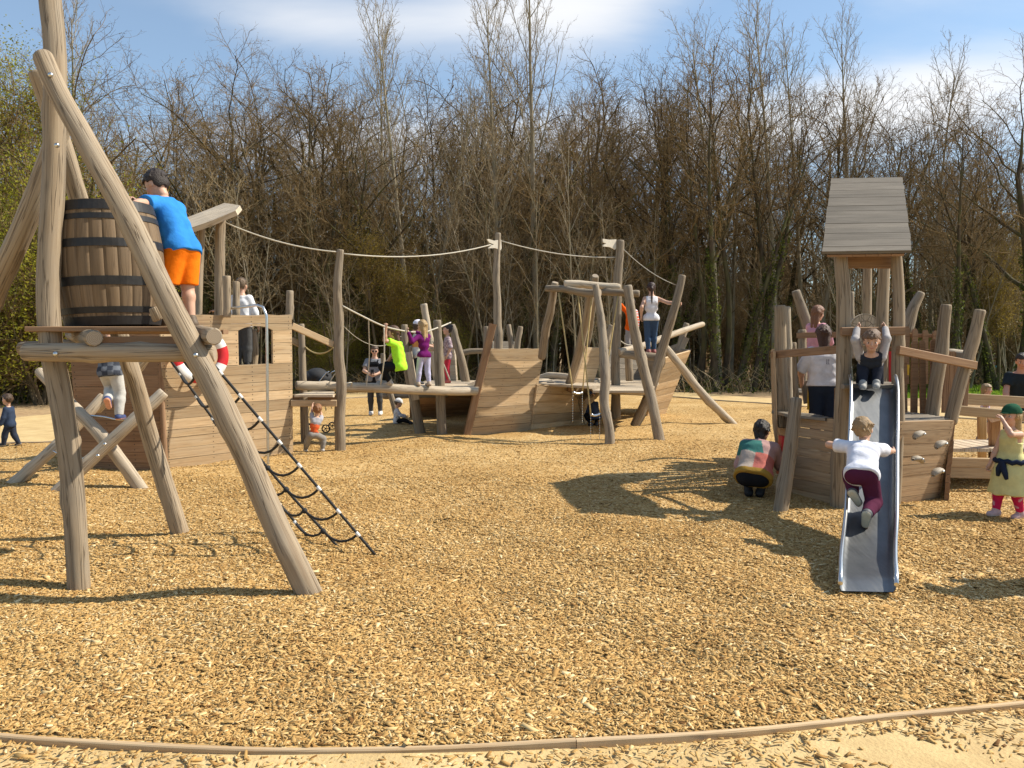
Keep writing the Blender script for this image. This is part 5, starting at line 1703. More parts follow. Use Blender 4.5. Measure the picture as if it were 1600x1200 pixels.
for k in range(5):
    add_plank(mb, (1475 + k * 8, 645, 10.0), (1480 + k * 8, 548 + 1.0 * k, 10.0), .062, .03, Vector((1, 0, 0)), rr.uniform(.3, .7), rnd=rr)
mb.build('rear_boards', M['plank_red'], ss)
# ship's wheel board
def wheel():
    c = pt(1352, 515, 9.75); r = .195
    mb = MB()
    n = 40
    ring = [c + Vector((r * math.cos(2 * math.pi * k / n), 0, r * math.sin(2 * math.pi * k / n))) for k in range(n)]
    add_prism(mb, ring, Vector((0, -1, 0)), .03, .8)
    w = mb.build('wheel_board', M['log_pale'], ss)
    mb = MB()
    y = -.004
    def arc(rad, a0, a1, m, th=.0028):
        for k in range(m):
            a, b = a0 + (a1 - a0) * k / m, a0 + (a1 - a0) * (k + 1) / m
            p = [c + Vector((q * math.cos(t), y, q * math.sin(t))) for q, t in ((rad - th, a), (rad - th, b), (rad + th, b), (rad + th, a))]
            mb.add(p, [(0, 1, 2, 3)])
    arc(.105, 0, 6.2832, 32); arc(.04, 0, 6.2832, 16)
    for k in range(8):
        a = 6.2832 * k / 8
        for s in (-1, 1):
            b = a + s * .16
            p0, p1 = c + Vector((.105 * math.cos(b), y, .105 * math.sin(b))), c + Vector((.18 * math.cos(a + s * .34), y, .18 * math.sin(a + s * .34)))
            d = (p1 - p0).normalized().cross(Vector((0, 1, 0))) * .0024
            mb.add([p0 - d, p0 + d, p1 + d, p1 - d], [(0, 1, 2, 3)])
        arc(.18, a - .34, a + .34, 4, .0025)
        p0, p1 = c + Vector((.04 * math.cos(a), y, .04 * math.sin(a))), c + Vector((.105 * math.cos(a), y, .105 * math.sin(a)))
        d = (p1 - p0).normalized().cross(Vector((0, 1, 0))) * .0024
        mb.add([p0 - d, p0 + d, p1 + d, p1 - d], [(0, 1, 2, 3)])
    mb.build('wheel_drawing', plain('carved_line', (.16, .13, .10), .9), w)
wheel()
# picket fences and red panel behind the slide
def pickets(x0, x1, n, top, bot, d0, d1, wv=.062):
    for k in range(n):
        f = k / (n - 1)
        x = x0 + (x1 - x0) * f; d = d0 + (d1 - d0) * f
        a, b = pt(x, bot, d), pt(x + rr.uniform(-2, 2), top + rr.uniform(-4, 4), d)
        mb = MB()
        w = wv * rr.uniform(.9, 1.2)
        r_ = (b - a).normalized()
        px_ = Vector((1, 0, 0)) * w / 2
        poly = [a - px_, a + px_, b + px_ - r_ * .03, b + px_ * .5, b - px_ * .5, b - px_ - r_ * .03]
        add_prism(mb, poly, Vector((0, -1, 0)), .028, rr.uniform(.3, .7))
        mb.build('picket', M['plank_red'], ss)
pickets(1385, 1458, 6, 532, 656, 9.35, 9.2)
pickets(1416, 1462, 4, 514, 600, 11.0, 10.9, .075)
plank('picket_rail', ss, (1384, 545, 9.4), (1462, 550, 9.25), .05, .03, 'plank_red')
plank('picket_rail', ss, (1410, 524, 11.08), (1466, 525, 10.95), .05, .03, 'plank_red')
plank('red_board', ss, (1391, 598, 9.7), (1391, 545, 9.7), .11, .03, 'red', up=Vector((1, 0, 0)))
plank('red_board', ss, (1412, 588, 10.3), (1412, 548, 10.3), .05, .03, 'red', up=Vector((1, 0, 0)))
plank('yellow_strip', ss, (1440, 586, 9.6), (1441, 556, 9.6), .035, .03, 'yellow', up=Vector((1, 0, 0)))
plank('yellow_strip', ss, (1418, 586, 9.6), (1418, 570, 9.6), .03, .03, 'yellow', up=Vector((1, 0, 0)))
log('rear_log', ss, [(1479, 549, 10.4), (1490, 550, 10.4), (1510, 552, 10.4)], .035, 'log_pale', wob=.1)
# climbing holds
def hold(px, py, flip):
    c = pt(px, py, 8.02) + Vector((0, 0.015, 0))
    mb = MB()
    n = 12
    s = -1 if flip else 1
    path = []
    for k in range(n + 1):
        a = math.pi * (0.08 + .84 * k / n)
        path.append((.085 * math.cos(a), .036 * math.sin(a)))
    vs, fs = [], []
    K = 8
    ax = (R1br - R1bl).normalized(); nv = ax.cross(Vector((0, 0, 1))).normalized()
    if nv.y > 0: nv = -nv
    tl = .25 * s
    for i, (u, w) in enumerate(path):
        e = math.sin(math.pi * min(1, max(0, (i + .6) / (n + 1.2)))) ** .6
        for k in range(K):
            b = 2 * math.pi * k / K
            r1 = .026 * e + .004; r2 = .045 * e + .004
            uu, ww = u, w + r1 * math.cos(b)
            uu, ww = uu * math.cos(tl) - ww * math.sin(tl), uu * math.sin(tl) + ww * math.cos(tl)
            vs.append(c + ax * uu + Vector((0, 0, ww)) + nv * (.02 + r2 * math.sin(b)))
    for i in range(n):
        for k in range(K):
            fs.append((i * K + k, i * K + (k + 1) % K, (i + 1) * K + (k + 1) % K, (i + 1) * K + k))
    fs.append(tuple(range(K))); fs.append(tuple(range(n * K + K - 1, n * K - 1, -1)))
    mb.add(vs, fs, None, .5, 0, True)
    h = mb.build('climbing_hold', M['hold'], ss)
    mb = MB(); add_ball(mb, c + nv * .075 + Vector((0, 0, .035)), .013); mb.build('bolt', M['steel_bright'], h)
hold(1435, 683, False); hold(1469, 698, False); hold(1432, 722, True); hold(1464, 741, False)

# ---------------------------------------------------------------- footbridge at right
fb = thing('footbridge', gp(1540, 740), 'low timber footbridge with double rails leaving the slide ship to the right', 'footbridge')
plank('rail', fb, (1488, 622, 10.4), (1640, 631, 10.2), .145, .05, 'plank', tone=.45)
plank('rail', fb, (1484, 640, 9.3), (1640, 654, 9.1), .115, .05, 'plank', tone=.4)
plank('post', fb, gp(1553, 752, -.05), pt(1554, 655, 9.3), .11, .08, 'plank_red', up=Vector((1, 0, 0)), tone=.7)
plank('post', fb, gp(1535, 730, -.05), pt(1534, 640, 10.3), .10, .08, 'plank', up=Vector((1, 0, 0)), tone=.5)
plank('kick_board', fb, (1484, 694, 10.2), (1640, 701, 10.0), .10, .05, 'plank', tone=.35)
plank('fascia', fb, (1484, 722, 9.25), (1640, 726, 9.1), .115, .05, 'plank', tone=.6)
plank('fascia', fb, (1484, 738, 9.25), (1640, 742, 9.1), .125, .05, 'plank', tone=.45)
mb = MB()
for k in range(12):
    x = 5.05 + k * .15
    add_plank(mb, Vector((x, 9.28, .42)), Vector((x + .03, 10.2, .42)), .142, .04, Vector((1, 0, 0)), rr.uniform(.6, .9), rnd=rr)
mb.build('deck', M['log_pale'], fb)

# ---------------------------------------------------------------- pushchair beyond the gangway
pc = thing('pushchair', gp(510, 650), 'black pushchair parked beyond the gangway of the left ship', 'pushchair')
def pushchair():
    d = 15.5
    mb = MB()
    for k, (x, y, r) in enumerate(((487, 590, .2), (495, 588, .23), (503, 592, .2))):
        add_ball(mb, pt(x, y, d), r, .24, r * .72, 14, 10)
    mb.build('hood', M['fabric_black'], pc)
    mb = MB()
    add_plank(mb, pt(482, 600, d), pt(520, 598, d), .35, .06, Vector((0, 1, 0)))
    add_plank(mb, pt(500, 596, d), pt(515, 585, d), .3, .05, Vector((0, 1, 0)))
    mb.build('seat', M['fabric_black'], pc)
    for off in (-.24, .24):
        mb = MB()
        o = Vector((0, off, 0))
        add_tube(mb, [pt(488, 612, d) + o, pt(500, 600, d) + o, pt(514, 582, d) + o, pt(519, 580, d) + o], .012, 6, .1)
        add_tube(mb, [pt(505, 596, d) + o, pt(512, 630, d) + o, pt(514, 640, d) + o], .013, 6, .1)
        add_tube(mb, [pt(505, 600, d) + o, pt(490, 630, d) + o, pt(486, 645, d) + o], .013, 6, .1)
        mb.build('frame', M['steel'], pc)
        for px, r in ((514, .085), (486, .1)):
            mb = MB()
            wc = gp(px, 0, 0) if False else pt(px, 640, d)
            wc = Vector((wc.x, d + off * 1.15, r - .01))
            path = [wc + Vector((r * .85 * math.cos(t), 0, r * .85 * math.sin(t))) for t in [2 * math.pi * k / 16 for k in range(17)]]
            add_tube(mb, path, r * .15, 6, .03)
            for k in range(5):
                a = 2 * math.pi * k / 5
                add_tube(mb, [wc, wc + Vector((r * .8 * math.cos(a), 0, r * .8 * math.sin(a)))], .007, 5, .1)
            mb.build('wheel', M['fabric_black'], pc)
    mb = MB()
    add_tube(mb, [pt(478, 588, d), pt(485, 578, d), pt(493, 578, d)], .012, 6, .05)
    mb.build('trim', M['steel'], pc)
pushchair()

# ---------------------------------------------------------------- people
def vnp(v):
    return np.array([v[0], v[1], v[2]], float)
def unit(v):
    v = np.asarray(v, float)
    return v / (np.linalg.norm(v) + 1e-9)
def cone(a, b, ra, rb, cut=False):
    return ('c', np.asarray(a, float), np.asarray(b, float), ra, rb, cut)
def ell(c, r, rot=None):
    return ('e', np.asarray(c, float), np.asarray(r, float), np.eye(3) if rot is None else rot)
def prim_box(p):
    if p[0] == 'c':
        r = max(p[3], p[4])
        return np.minimum(p[1], p[2]) - r, np.maximum(p[1], p[2]) + r
    r = p[2].max()
    return p[1] - r, p[1] + r
def prim_sdf(p, X):
    if p[0] == 'c':
        a, b, ra, rb, cut = p[1:]
        ab = b - a
        L2 = ab @ ab + 1e-12
        q = X - a
        t = np.clip((q @ ab) / L2, 0, 1)
        d = np.linalg.norm(q - t[..., None] * ab, axis=-1) - (ra + (rb - ra) * t)
        if cut:
            d = np.maximum(d, ((X - b) @ ab) / math.sqrt(L2))
        return d
    c, r, rot = p[1:]
    q = (X - c) @ rot
    k0 = np.linalg.norm(q / r, axis=-1)
    k1 = np.linalg.norm(q / (r * r), axis=-1) + 1e-9
    return k0 * (k0 - 1) / k1
def skin_surface(prims, h, k, mods=(), grow_=0.0, noise=0.0, seed=0, late=()):
    """one continuous surface round all the shapes (smooth union, surface nets)"""
    every = list(prims) + list(late)
    lo = np.min([prim_box(p)[0] for p in every], axis=0) - grow_ - 3 * h
    hi = np.max([prim_box(p)[1] for p in every], axis=0) + grow_ + 3 * h
    n = np.ceil((hi - lo) / h).astype(int) + 1
    ax = [lo[i] + h * np.arange(n[i]) for i in range(3)]
    F = np.full(n, 1.0)
    pad = k + 3 * h + grow_
    def sub(a, b):
        s = np.clip(np.floor((a - lo) / h).astype(int), 0, n - 1)
        e = np.clip(np.ceil((b - lo) / h).astype(int) + 1, 1, n)
        return tuple(slice(i, j) for i, j in zip(s, e))
    def put(p):
        a, b = prim_box(p)
        sl = sub(a - pad, b + pad)
        X = np.stack(np.meshgrid(ax[0][sl[0]], ax[1][sl[1]], ax[2][sl[2]], indexing='ij'), -1)
        d = prim_sdf(p, X) - grow_
        f = F[sl]
        g = np.maximum(k - np.abs(f - d), 0) / k
        F[sl] = np.minimum(f, d) - g * g * k * 0.25
    for p in prims:
        put(p)
    if mods or noise:
        X = np.stack(np.meshgrid(*ax, indexing='ij'), -1)
        if noise:
            rr = np.random.default_rng(seed)
            for _ in range(4):
                w = rr.normal(0, 1, 3); w = w / np.linalg.norm(w) * rr.uniform(30, 75)
                F = F + noise * 0.5 * np.sin(X @ w + rr.uniform(0, 6) + 1.5 * np.sin(X @ rr.normal(0, 12, 3)))
        for m in mods:
            F = m(F, X)
    for p in late:
        put(p)
    S = F < 0
    c = [S[i:n[0] - 1 + i, j:n[1] - 1 + j, l:n[2] - 1 + l] for i in (0, 1) for j in (0, 1) for l in (0, 1)]
    cnt = sum(x.astype(np.int8) for x in c)
    act = (cnt > 0) & (cnt < 8)
    idx = np.argwhere(act)
    ids = np.full(act.shape, -1, np.int64)
    ids[tuple(idx.T)] = np.arange(len(idx))
    corners = [(i, j, l) for i in (0, 1) for j in (0, 1) for l in (0, 1)]
    val = np.stack([F[idx[:, 0] + i, idx[:, 1] + j, idx[:, 2] + l] for i, j, l in corners], 1)
    acc = np.zeros((len(idx), 3)); w = np.zeros(len(idx))
    for a in range(8):
        for b in range(a + 1, 8):
            da = np.array(corners[a]); db = np.array(corners[b])
            if np.abs(da - db).sum() != 1:
                continue
            m = (val[:, a] < 0) != (val[:, b] < 0)
            t = val[:, a] / (val[:, a] - val[:, b] + 1e-12)
            acc += np.where(m[:, None], da + (db - da) * t[:, None], 0); w += m
    P = lo + h * (idx + acc / w[:, None])
    quads = []
    for d in range(3):
        o1, o2 = [(1, 2), (2, 0), (0, 1)][d]
        sa = [slice(1, -1)] * 3; sb = [slice(1, -1)] * 3
        sa[d] = slice(0, -1); sb[d] = slice(1, None)
        A, B = S[tuple(sa)], S[tuple(sb)]
        e = np.argwhere(A != B)
        if not len(e):
            continue
        flip = A[tuple(e.T)]
        e = e + 1
        e[:, d] -= 1
        def cell(x, y):
            q = e.copy(); q[:, o1] -= x; q[:, o2] -= y
            return ids[q[:, 0], q[:, 1], q[:, 2]]
        q = np.stack([cell(1, 1), cell(0, 1), cell(0, 0), cell(1, 0)], 1)
        q = np.where(flip[:, None], q, q[:, ::-1])
        quads.append(q)
    Q = np.concatenate(quads)
    return P, Q[(Q >= 0).all(1)]
def finger_tube(pts, rad, n=6):
    pts = [np.asarray(p, float) for p in pts]
    V_, Q = [], []
    for i, p in enumerate(pts):
        t = unit(pts[min(i + 1, len(pts) - 1)] - pts[max(i - 1, 0)])
        r = np.array([0, 0, 1.0]) if abs(t[2]) < .8 else np.array([1.0, 0, 0])
        a = unit(np.cross(t, r)); b = np.cross(t, a)
        for k in range(n):
            th = 2 * math.pi * k / n
            V_.append(p + (a * math.cos(th) + b * math.sin(th)) * rad[i])
    for i in range(len(pts) - 1):
        for k in range(n):
            Q.append((i * n + k, i * n + (k + 1) % n, (i + 1) * n + (k + 1) % n, (i + 1) * n + k))
    m = len(V_)
    V_.append(pts[-1] + unit(pts[-1] - pts[-2]) * rad[-1] * .6)
    e = (len(pts) - 1) * n
    for k in range(0, n, 2):
        Q.append((e + k, e + k + 1, e + (k + 2) % n, m))
    return np.array(V_), np.array(Q)
def ball_np(c, r, rot, n=8, m=6):
    V_, Q = [], []
    for i in range(m + 1):
        th = math.pi * (i + 0.001) / (m + .002)
        for k in range(n):
            a = 2 * math.pi * k / n
            V_.append(c + rot @ (np.array([math.sin(th) * math.cos(a), math.sin(th) * math.sin(a), math.cos(th)]) * r))
    for i in range(m):
        for k in range(n):
            Q.append((i * n + k, (i + 1) * n + k, (i + 1) * n + (k + 1) % n, i * n + (k + 1) % n))
    return np.array(V_), np.array(Q)
def col_mesh(name, pieces, mat, parent):
    """pieces: (verts, quads, colour or colours) joined into one mesh with its own colours"""
    vs, qs, cs, k = [], [], [], 0
    for v, q, c in pieces:
        vs.append(v); qs.append(q + k); k += len(v)
        c = np.asarray(c, float)
        cs.append(np.broadcast_to(c, (len(v), 3)) if c.ndim == 1 else c)
    v = np.concatenate(vs); q = np.concatenate(qs); c = np.concatenate(cs)
    me = np_mesh(name, v, quads=q, mats=[mat], smooth=True)
    at = me.attributes.new('col', 'FLOAT_COLOR', 'POINT')
    at.data.foreach_set('color', np.concatenate([c, np.ones((len(c), 1))], 1).astype(np.float32).reshape(-1))
    return link_mesh(name, me, parent)
def ik(a, t, l1, l2, hint):
    d = t - a
    L = np.linalg.norm(d)
    if L > (l1 + l2) * 0.995:
        t = a + d / L * (l1 + l2) * 0.995
        d = t - a; L = np.linalg.norm(d)
    L = max(L, abs(l1 - l2) + 0.02)
    u = d / (np.linalg.norm(d) + 1e-9)
    x = (l1 * l1 - l2 * l2 + L * L) / (2 * L)
    y = math.sqrt(max(0, l1 * l1 - x * x))
    hnt = np.asarray(hint, float); hnt = hnt - u * (hnt @ u)
    return a + u * x + unit(hnt) * y, t
SKIN = (0.56, 0.33, 0.225)
def person(label, pos, yaw, H, hr=7.3, pel=None, lean=(0, 0), twist=0, head=(0, 0), hl=None, hr_=None, el=(-.5, -.8, -.3), er=(.5, -.8, -.3), fl=None, fr=None, kl=(-.1, 1, .1), kr=(.1, 1, .1),
           toel=(0, 1, 0), toer=(0, 1, 0), top=None, bottom=None, shoe=(0.05, 0.05, 0.055), sole=None, hair=None, skin=SKIN, curl=25, wide=1.0, hat=None, extras=None, group=None, bare=False, h=None, sunglasses=False, category='person', face=True):
    pos = Vector(pos)
    root = thing('person', pos, label, category, group)
    dist = max(2.0, pos.y)
    h = h or min(max(dist * 0.0011, 0.0068), 0.02)
    cy, sy = math.cos(R(yaw)), math.sin(R(yaw))
    RY = np.array([[cy, -sy, 0], [sy, cy, 0], [0, 0, 1]])
    O = vnp(pos)
    def loc(p):
        """fractions of the height in the person's own frame, or a place in the world -> metres from the root"""
        if isinstance(p, Vector):
            return vnp(p) - O
        return RY @ (np.asarray(p, float) * H)
    def ldir(d):
        return RY @ unit(d)
    hipf = 0.52 - (7.5 - hr) * 0.036
    hh = H / hr * 1.06
    pelvis = loc((0, 0, hipf) if pel is None else pel)
    tl = (1 - 1.0 / hr - 0.03 - hipf) * H
    fwd = RY @ np.array([0, 1.0, 0]); right = RY @ np.array([1.0, 0, 0]); up = np.array([0, 0, 1.0])
    s = unit(up * math.cos(R(lean[0])) * math.cos(R(lean[1])) + fwd * math.sin(R(lean[0])) + right * math.sin(R(lean[1])))
    mid = pelvis + unit(s + up * .25) * tl * .45
    nb = mid + unit(s * 1.0 + s * .3) * tl * .55
    ch = pelvis + (nb - pelvis) * .70
    rt = unit(right * math.cos(R(twist)) + fwd * math.sin(R(twist)))
    rt = unit(rt - s * (rt @ s))
    fb = np.cross(s, rt)                                   # the way the chest faces
    sw = (0.094 if hr > 6.8 else 0.086) * H * wide
    shl, shr = nb - s * .045 * H - rt * sw, nb - s * .045 * H + rt * sw
    ua, fa = .165 * H, .150 * H
    def arm(sh, side, tgt, hint):
        t = loc(tgt) if tgt is not None else sh + RY @ (np.array([side * .045, .03, -.30]) * H)
        return ik(sh, t, ua, fa, RY @ np.asarray(hint, float))
    ell_, wl = arm(shl, -1, hl, el)
    elr, wr = arm(shr, 1, hr_, er)
    hipl, hipr = pelvis - right * .05 * H * wide, pelvis + right * .05 * H * wide
    lt, lsk = (hipf - .045) * H * .50, (hipf - .045) * H * .505
    knl, anl = ik(hipl, loc(fl if fl is not None else (-.055, 0, .045)), lt, lsk, RY @ np.asarray(kl, float))
    knr, anr = ik(hipr, loc(fr if fr is not None else (.055, 0, .045)), lt, lsk, RY @ np.asarray(kr, float))
    # head
    hy, hp = R(head[0]), R(head[1])
    hup = unit(s * .5 + up * .5)
    f0 = unit(fb - hup * (fb @ hup)); r0 = np.cross(f0, hup)
    hf = f0 * math.cos(hy) - r0 * math.sin(hy); hrt = np.cross(hf, hup)
    hf2 = hf * math.cos(hp) - hup * math.sin(hp); hu = hup * math.cos(hp) + hf * math.sin(hp)
    neck_top = nb + unit(s + up) * .035 * H
    C = neck_top + hu * hh * .46 + hf2 * hh * .06
    HR = np.stack([hrt, hf2, hu], 1)
    def hp_(x, y, z):
        return C + HR @ (np.array([x, y, z]) * hh)
    w = wide * (1.0 if hr > 6.8 else 0.92)
    T = 0.053 * H * w
    torso = [cone(pelvis - right * .042 * H * w, pelvis + right * .042 * H * w, .064 * H * w, .064 * H * w),
             cone(mid - rt * .032 * H * w, mid + rt * .032 * H * w, .055 * H * w, .055 * H * w),
             cone(ch - rt * .042 * H * w, ch + rt * .042 * H * w, .059 * H * w, .059 * H * w),
             cone(shl + rt * .012 * H - s * .006 * H, nb - s * .022 * H, .033 * H, .036 * H), cone(nb - s * .022 * H, shr - rt * .012 * H - s * .006 * H, .036 * H, .033 * H),
             cone(pelvis, mid, T, T), cone(mid, ch, T, T), cone(ch, nb - s * .045 * H, T, .042 * H)]
    legs = []
    for hip, kn, an in ((hipl, knl, anl), (hipr, knr, anr)):
        cf = kn + (an - kn) * .3
        legs += [cone(hip, kn, .058 * H * w, .037 * H), cone(kn, cf, .035 * H, .036 * H), cone(cf, an, .036 * H, .023 * H)]
    arms = []
    for sh, e_, wv in ((shl, ell_, wl), (shr, elr, wr)):
        arms += [cone(sh, e_, .029 * H, .024 * H), cone(e_, e_ + (wv - e_) * .3, .024 * H, .024 * H), cone(e_ + (wv - e_) * .3, wv, .024 * H, .016 * H)]
    # hands
    hsize = .098 * H if hr > 6.8 else .092 * H
    pieces, palms = [], []
    for wv, e_, side in ((wl, ell_, -1), (wr, elr, 1)):
        f = unit(wv - e_)
        ref = -rt * side if abs(f @ rt) < .8 else -up
        pn = unit(ref - f * (ref @ f))                      # palm faces this way
        sd = np.cross(f, pn)
        if sd @ fwd < 0 and abs(sd @ fwd) > .2: sd = -sd      # thumb side
        pc_ = wv + f * hsize * .26
        palms.append(ell(pc_, (hsize * .21, hsize * .13, hsize * .30), np.stack([sd, pn, f], 1)))
        c1 = R(curl)
        for i in range(4):
            o = wv + f * hsize * .48 + sd * hsize * (.15 - .10 * i)
            L = hsize * (.44, .50, .46, .36)[i]
            d1 = f * math.cos(c1 * .7) + pn * math.sin(c1 * .7)
            d2 = f * math.cos(c1 * 1.9) + pn * math.sin(c1 * 1.9)
            d3 = f * math.cos(c1 * 2.8) + pn * math.sin(c1 * 2.8)
            p1 = o + d1 * L * .42; p2 = p1 + d2 * L * .33; p3 = p2 + d3 * L * .25
            r = hsize * .052
            pieces.append((*finger_tube([o - f * hsize * .1, o, p1, p2, p3], [r, r * 1.05, r, r * .92, r * .75]), skin))
        o = wv + f * hsize * .16 + sd * hsize * .15
        d1 = unit(f * .75 + sd * .7 + pn * .25); d2 = unit(f * .9 + sd * .2 + pn * .4)
        pieces.append((*finger_tube([o, o + d1 * hsize * .2, o + d1 * hsize * .2 + d2 * hsize * .18, o + d1 * hsize * .2 + d2 * hsize * .3], [hsize * .07, hsize * .065, hsize * .055, hsize * .04]), skin))
    neck = [cone(nb - s * .03 * H, C - hu * hh * .2, .036 * H if hr > 6.5 else .03 * H, .032 * H if hr > 6.5 else .028 * H)]
    feet = []
    for an, toe in ((anl, toel), (anr, toer)):
        td = ldir(toe)
        feet.append(cone(an - np.array([0, 0, .012 * H]) - td * .012 * H, an + td * .075 * H - np.array([0, 0, .022 * H]), .026 * H, .020 * H))
    v, q = skin_surface(torso + legs + arms + palms + neck + feet, h, .018 * H)
    body = [(v, q, skin)] + pieces
    # head: its own finer surface, sunk into the neck
    hprims = [ell(hp_(0, -.03, .06), np.array((.335, .40, .42)) * hh, HR), ell(hp_(0, .10, -.20), np.array((.245, .27, .29)) * hh, HR), ell(hp_(0, .22, -.36), np.array((.13, .13, .10)) * hh, HR),
              cone(hp_(0, .355, .02), hp_(0, .435, -.12), .03 * hh, .05 * hh), ell(hp_(-.335, -.02, -.06), np.array((.035, .085, .12)) * hh, HR), ell(hp_(.335, -.02, -.06), np.array((.035, .085, .12)) * hh, HR),
              ell(hp_(-.15, .27, -.12), np.array((.1, .09, .1)) * hh, HR), ell(hp_(.15, .27, -.12), np.array((.1, .09, .1)) * hh, HR), cone(hp_(0, .335, -.265), hp_(0, .335, -.27), .05 * hh, .05 * hh),
              cone(C - hu * hh * .45 - hf2 * hh * .04, C - hu * hh * .1 - hf2 * hh * .04, .19 * hh, .2 * hh)]
    hv, hq = skin_surface(hprims, max(h * .62, .0045), .05 * hh)
    hc = np.broadcast_to(np.asarray(skin), (len(hv), 3)).copy()
    q_ = (hv - C) @ HR / hh
    cheek = np.exp(-(((np.abs(q_[:, 0]) - .19) / .1) ** 2 + ((q_[:, 2] + .16) / .1) ** 2)) * (q_[:, 1] > .1)
    hc[:, 1] -= .05 * cheek; hc[:, 2] -= .03 * cheek
    body.append((hv, hq, hc))
    if face:
        for sd in (-1, 1):
            body.append((*ball_np(hp_(.145 * sd, .318, -.02), np.array((.062, .03, .036)) * hh, HR), (.6, .57, .53)))
            body.append((*ball_np(hp_(.145 * sd, .338, -.02), np.array((.032, .018, .033)) * hh, HR), (.03, .02, .015)))
            hcol = hair['col'] if hair else (.1, .07, .05)
            body.append((*ball_np(hp_(.15 * sd, .345, .075), np.array((.065, .02, .012)) * hh, HR), [x * .8 for x in hcol]))
        body.append((*ball_np(hp_(0, .372, -.262), np.array((.10, .025, .022)) * hh, HR), (.42, .14, .12)))
    col_mesh('body', body, M['skin'], root)
    # ---- clothes
    def colour(c, vv):
        if callable(c):
            u_ = np.stack([(vv - pelvis) @ rt, (vv - pelvis) @ fb, (vv - pelvis) @ s], 1) / H
            return c(u_)
        return c
    if top:
        g = top.get('loose', .010) * (H / 1.3) + .005
        hem = top.get('hem', .05) * H
        pr = list(torso)
        late = []
        pr.append(cone(pelvis - right * .042 * H * w, pelvis + right * .042 * H * w, .070 * H * w, .070 * H * w))
        if top.get('loose', .010) > .006:
            for sd in (-1, 1):
                pr.append(cone(ch + rt * sd * .034 * H * w, pelvis + right * sd * .036 * H * w - s * .02 * H, .060 * H * w, .066 * H * w))
        if top.get('skirt'):
            k0 = top['skirt'] * H
            for sd in (-1, 1):
                o_x = right * sd * .036 * H
                pr.append(cone(pelvis + up * .05 * H + o_x * .8, pelvis - up * k0 + (knl + knr - hipl - hipr) * .12 + o_x, 0.086 * H, .098 * H + .22 * k0, True))
            hem = k0 + .2
        sl = top.get('sleeve', 'short')
        f_ = {'none': None, 'short': .62, 'half': 1.0, 'long': 2.0}[sl]
        for sh, e_, wv in ((shl, ell_, wl), (shr, elr, wr)):
            if f_ is None: continue
            if f_ <= 1:
                late.append(cone(sh, sh + (e_ - sh) * f_, .031 * H, .032 * H + (.004 * H if f_ < 1 else 0), True))
            else:
                late += [cone(sh, e_, .030 * H, .026 * H), cone(e_, e_ + (wv - e_) * .97, .026 * H, .019 * H, True)]
        ms_ = [lambda F, X: np.maximum(F, -((X - pelvis) @ s + hem)), lambda F, X: np.maximum(F, (X - nb) @ s + .014 * H)]
        if sl == 'none':
            ms_.append(lambda F, X: np.maximum(F, np.minimum(np.abs((X - nb) @ rt) - .085 * H, (X - ch) @ s + .02 * H)))
        v, q = skin_surface(pr, h, .018 * H, ms_, g, (.0035 if top.get('loose', .010) > .006 else .0012), int(H * 1000), late)
        col_mesh(top.get('name', 'shirt'), [(v, q, colour(top['col'], v))], M['cloth'], root)
    if bottom:
        g = bottom.get('loose', .006) * (H / 1.3) + .003
        kind = bottom.get('kind', 'long')
        lg = []
        pr = torso[:1] + [cone(pelvis, pelvis + (mid - pelvis) * .6, T, T)]
        for hip, kn, an in ((hipl, knl, anl), (hipr, knr, anr)):
            cf = kn + (an - kn) * .3
            if kind == 'shorts':
                e = bottom.get('len', .8)
                lg.append(cone(hip, hip + (kn - hip) * e, .060 * H * w, .050 * H, True))
            else:
                e = bottom.get('len', .95)
                sl_ = bottom.get('slack', 1.0)
                lg += [cone(hip, kn, .060 * H * w, .040 * H * sl_), cone(kn, cf, .038 * H * sl_, .038 * H * sl_), cone(cf, kn + (an - kn) * e, .038 * H * sl_, .027 * H * sl_, True)]
        topz = bottom.get('waist', .03) * H
        v, q = skin_surface(pr, h, .018 * H, [lambda F, X: np.maximum(F, (X - pelvis) @ s - topz)], g, .003 if bottom.get('loose', .006) > .004 else .0008, 5, lg)
        col_mesh(bottom.get('name', 'trousers' if kind != 'shorts' else 'shorts'), [(v, q, colour(bottom['col'], v))], M['cloth'], root)
    if not bare:
        for an, toe, kn in ((anl, toel, knl), (anr, toer, knr)):
            td = ldir(toe)
            upf = unit(kn - an)
            sdn = unit(np.cross(td, upf)); upn = np.cross(sdn, td)
            b0 = an - upn * .016 * H
            pr = [cone(b0 - td * .014 * H, b0 + td * .072 * H - upn * .006 * H, .030 * H, .024 * H), cone(an, an + upn * .015 * H, .030 * H, .029 * H)]
            m_ = [lambda F, X, b0=b0, upn=upn: np.maximum(F, -((X - b0) @ upn + .026 * H))]
            v, q = skin_surface(pr, max(h * .75, .006), .012 * H, m_, .004)
            zz = (v - b0) @ upn
            c = np.where((zz < -.014 * H)[:, None], np.asarray(sole if sole else [x * .6 for x in shoe]), np.asarray(shoe))
            col_mesh('shoe', [(v, q, c)], M['shoe'], root)
    if hair:
        st = hair.get('style', 'short')
        pr = [ell(hp_(0, -.045, .085), np.array((.385, .455, .47)) * hh, HR)]
        bk_ = lambda z, y=-.40: hp_(0, y, z)
        ln = hair.get('len', .5)
        down = -up
        if st in ('long', 'bob'):
            a0 = hp_(0, -.22, -.05)
            e0 = a0 + unit(down * .8 - hu * .5) * ln * hh - fb * .10 * hh
            pr += [cone(hp_(-.14, -.2, .0), e0 - hrt * .12 * hh, .24 * hh, .13 * hh), cone(hp_(.14, -.2, .0), e0 + hrt * .12 * hh, .24 * hh, .13 * hh)]
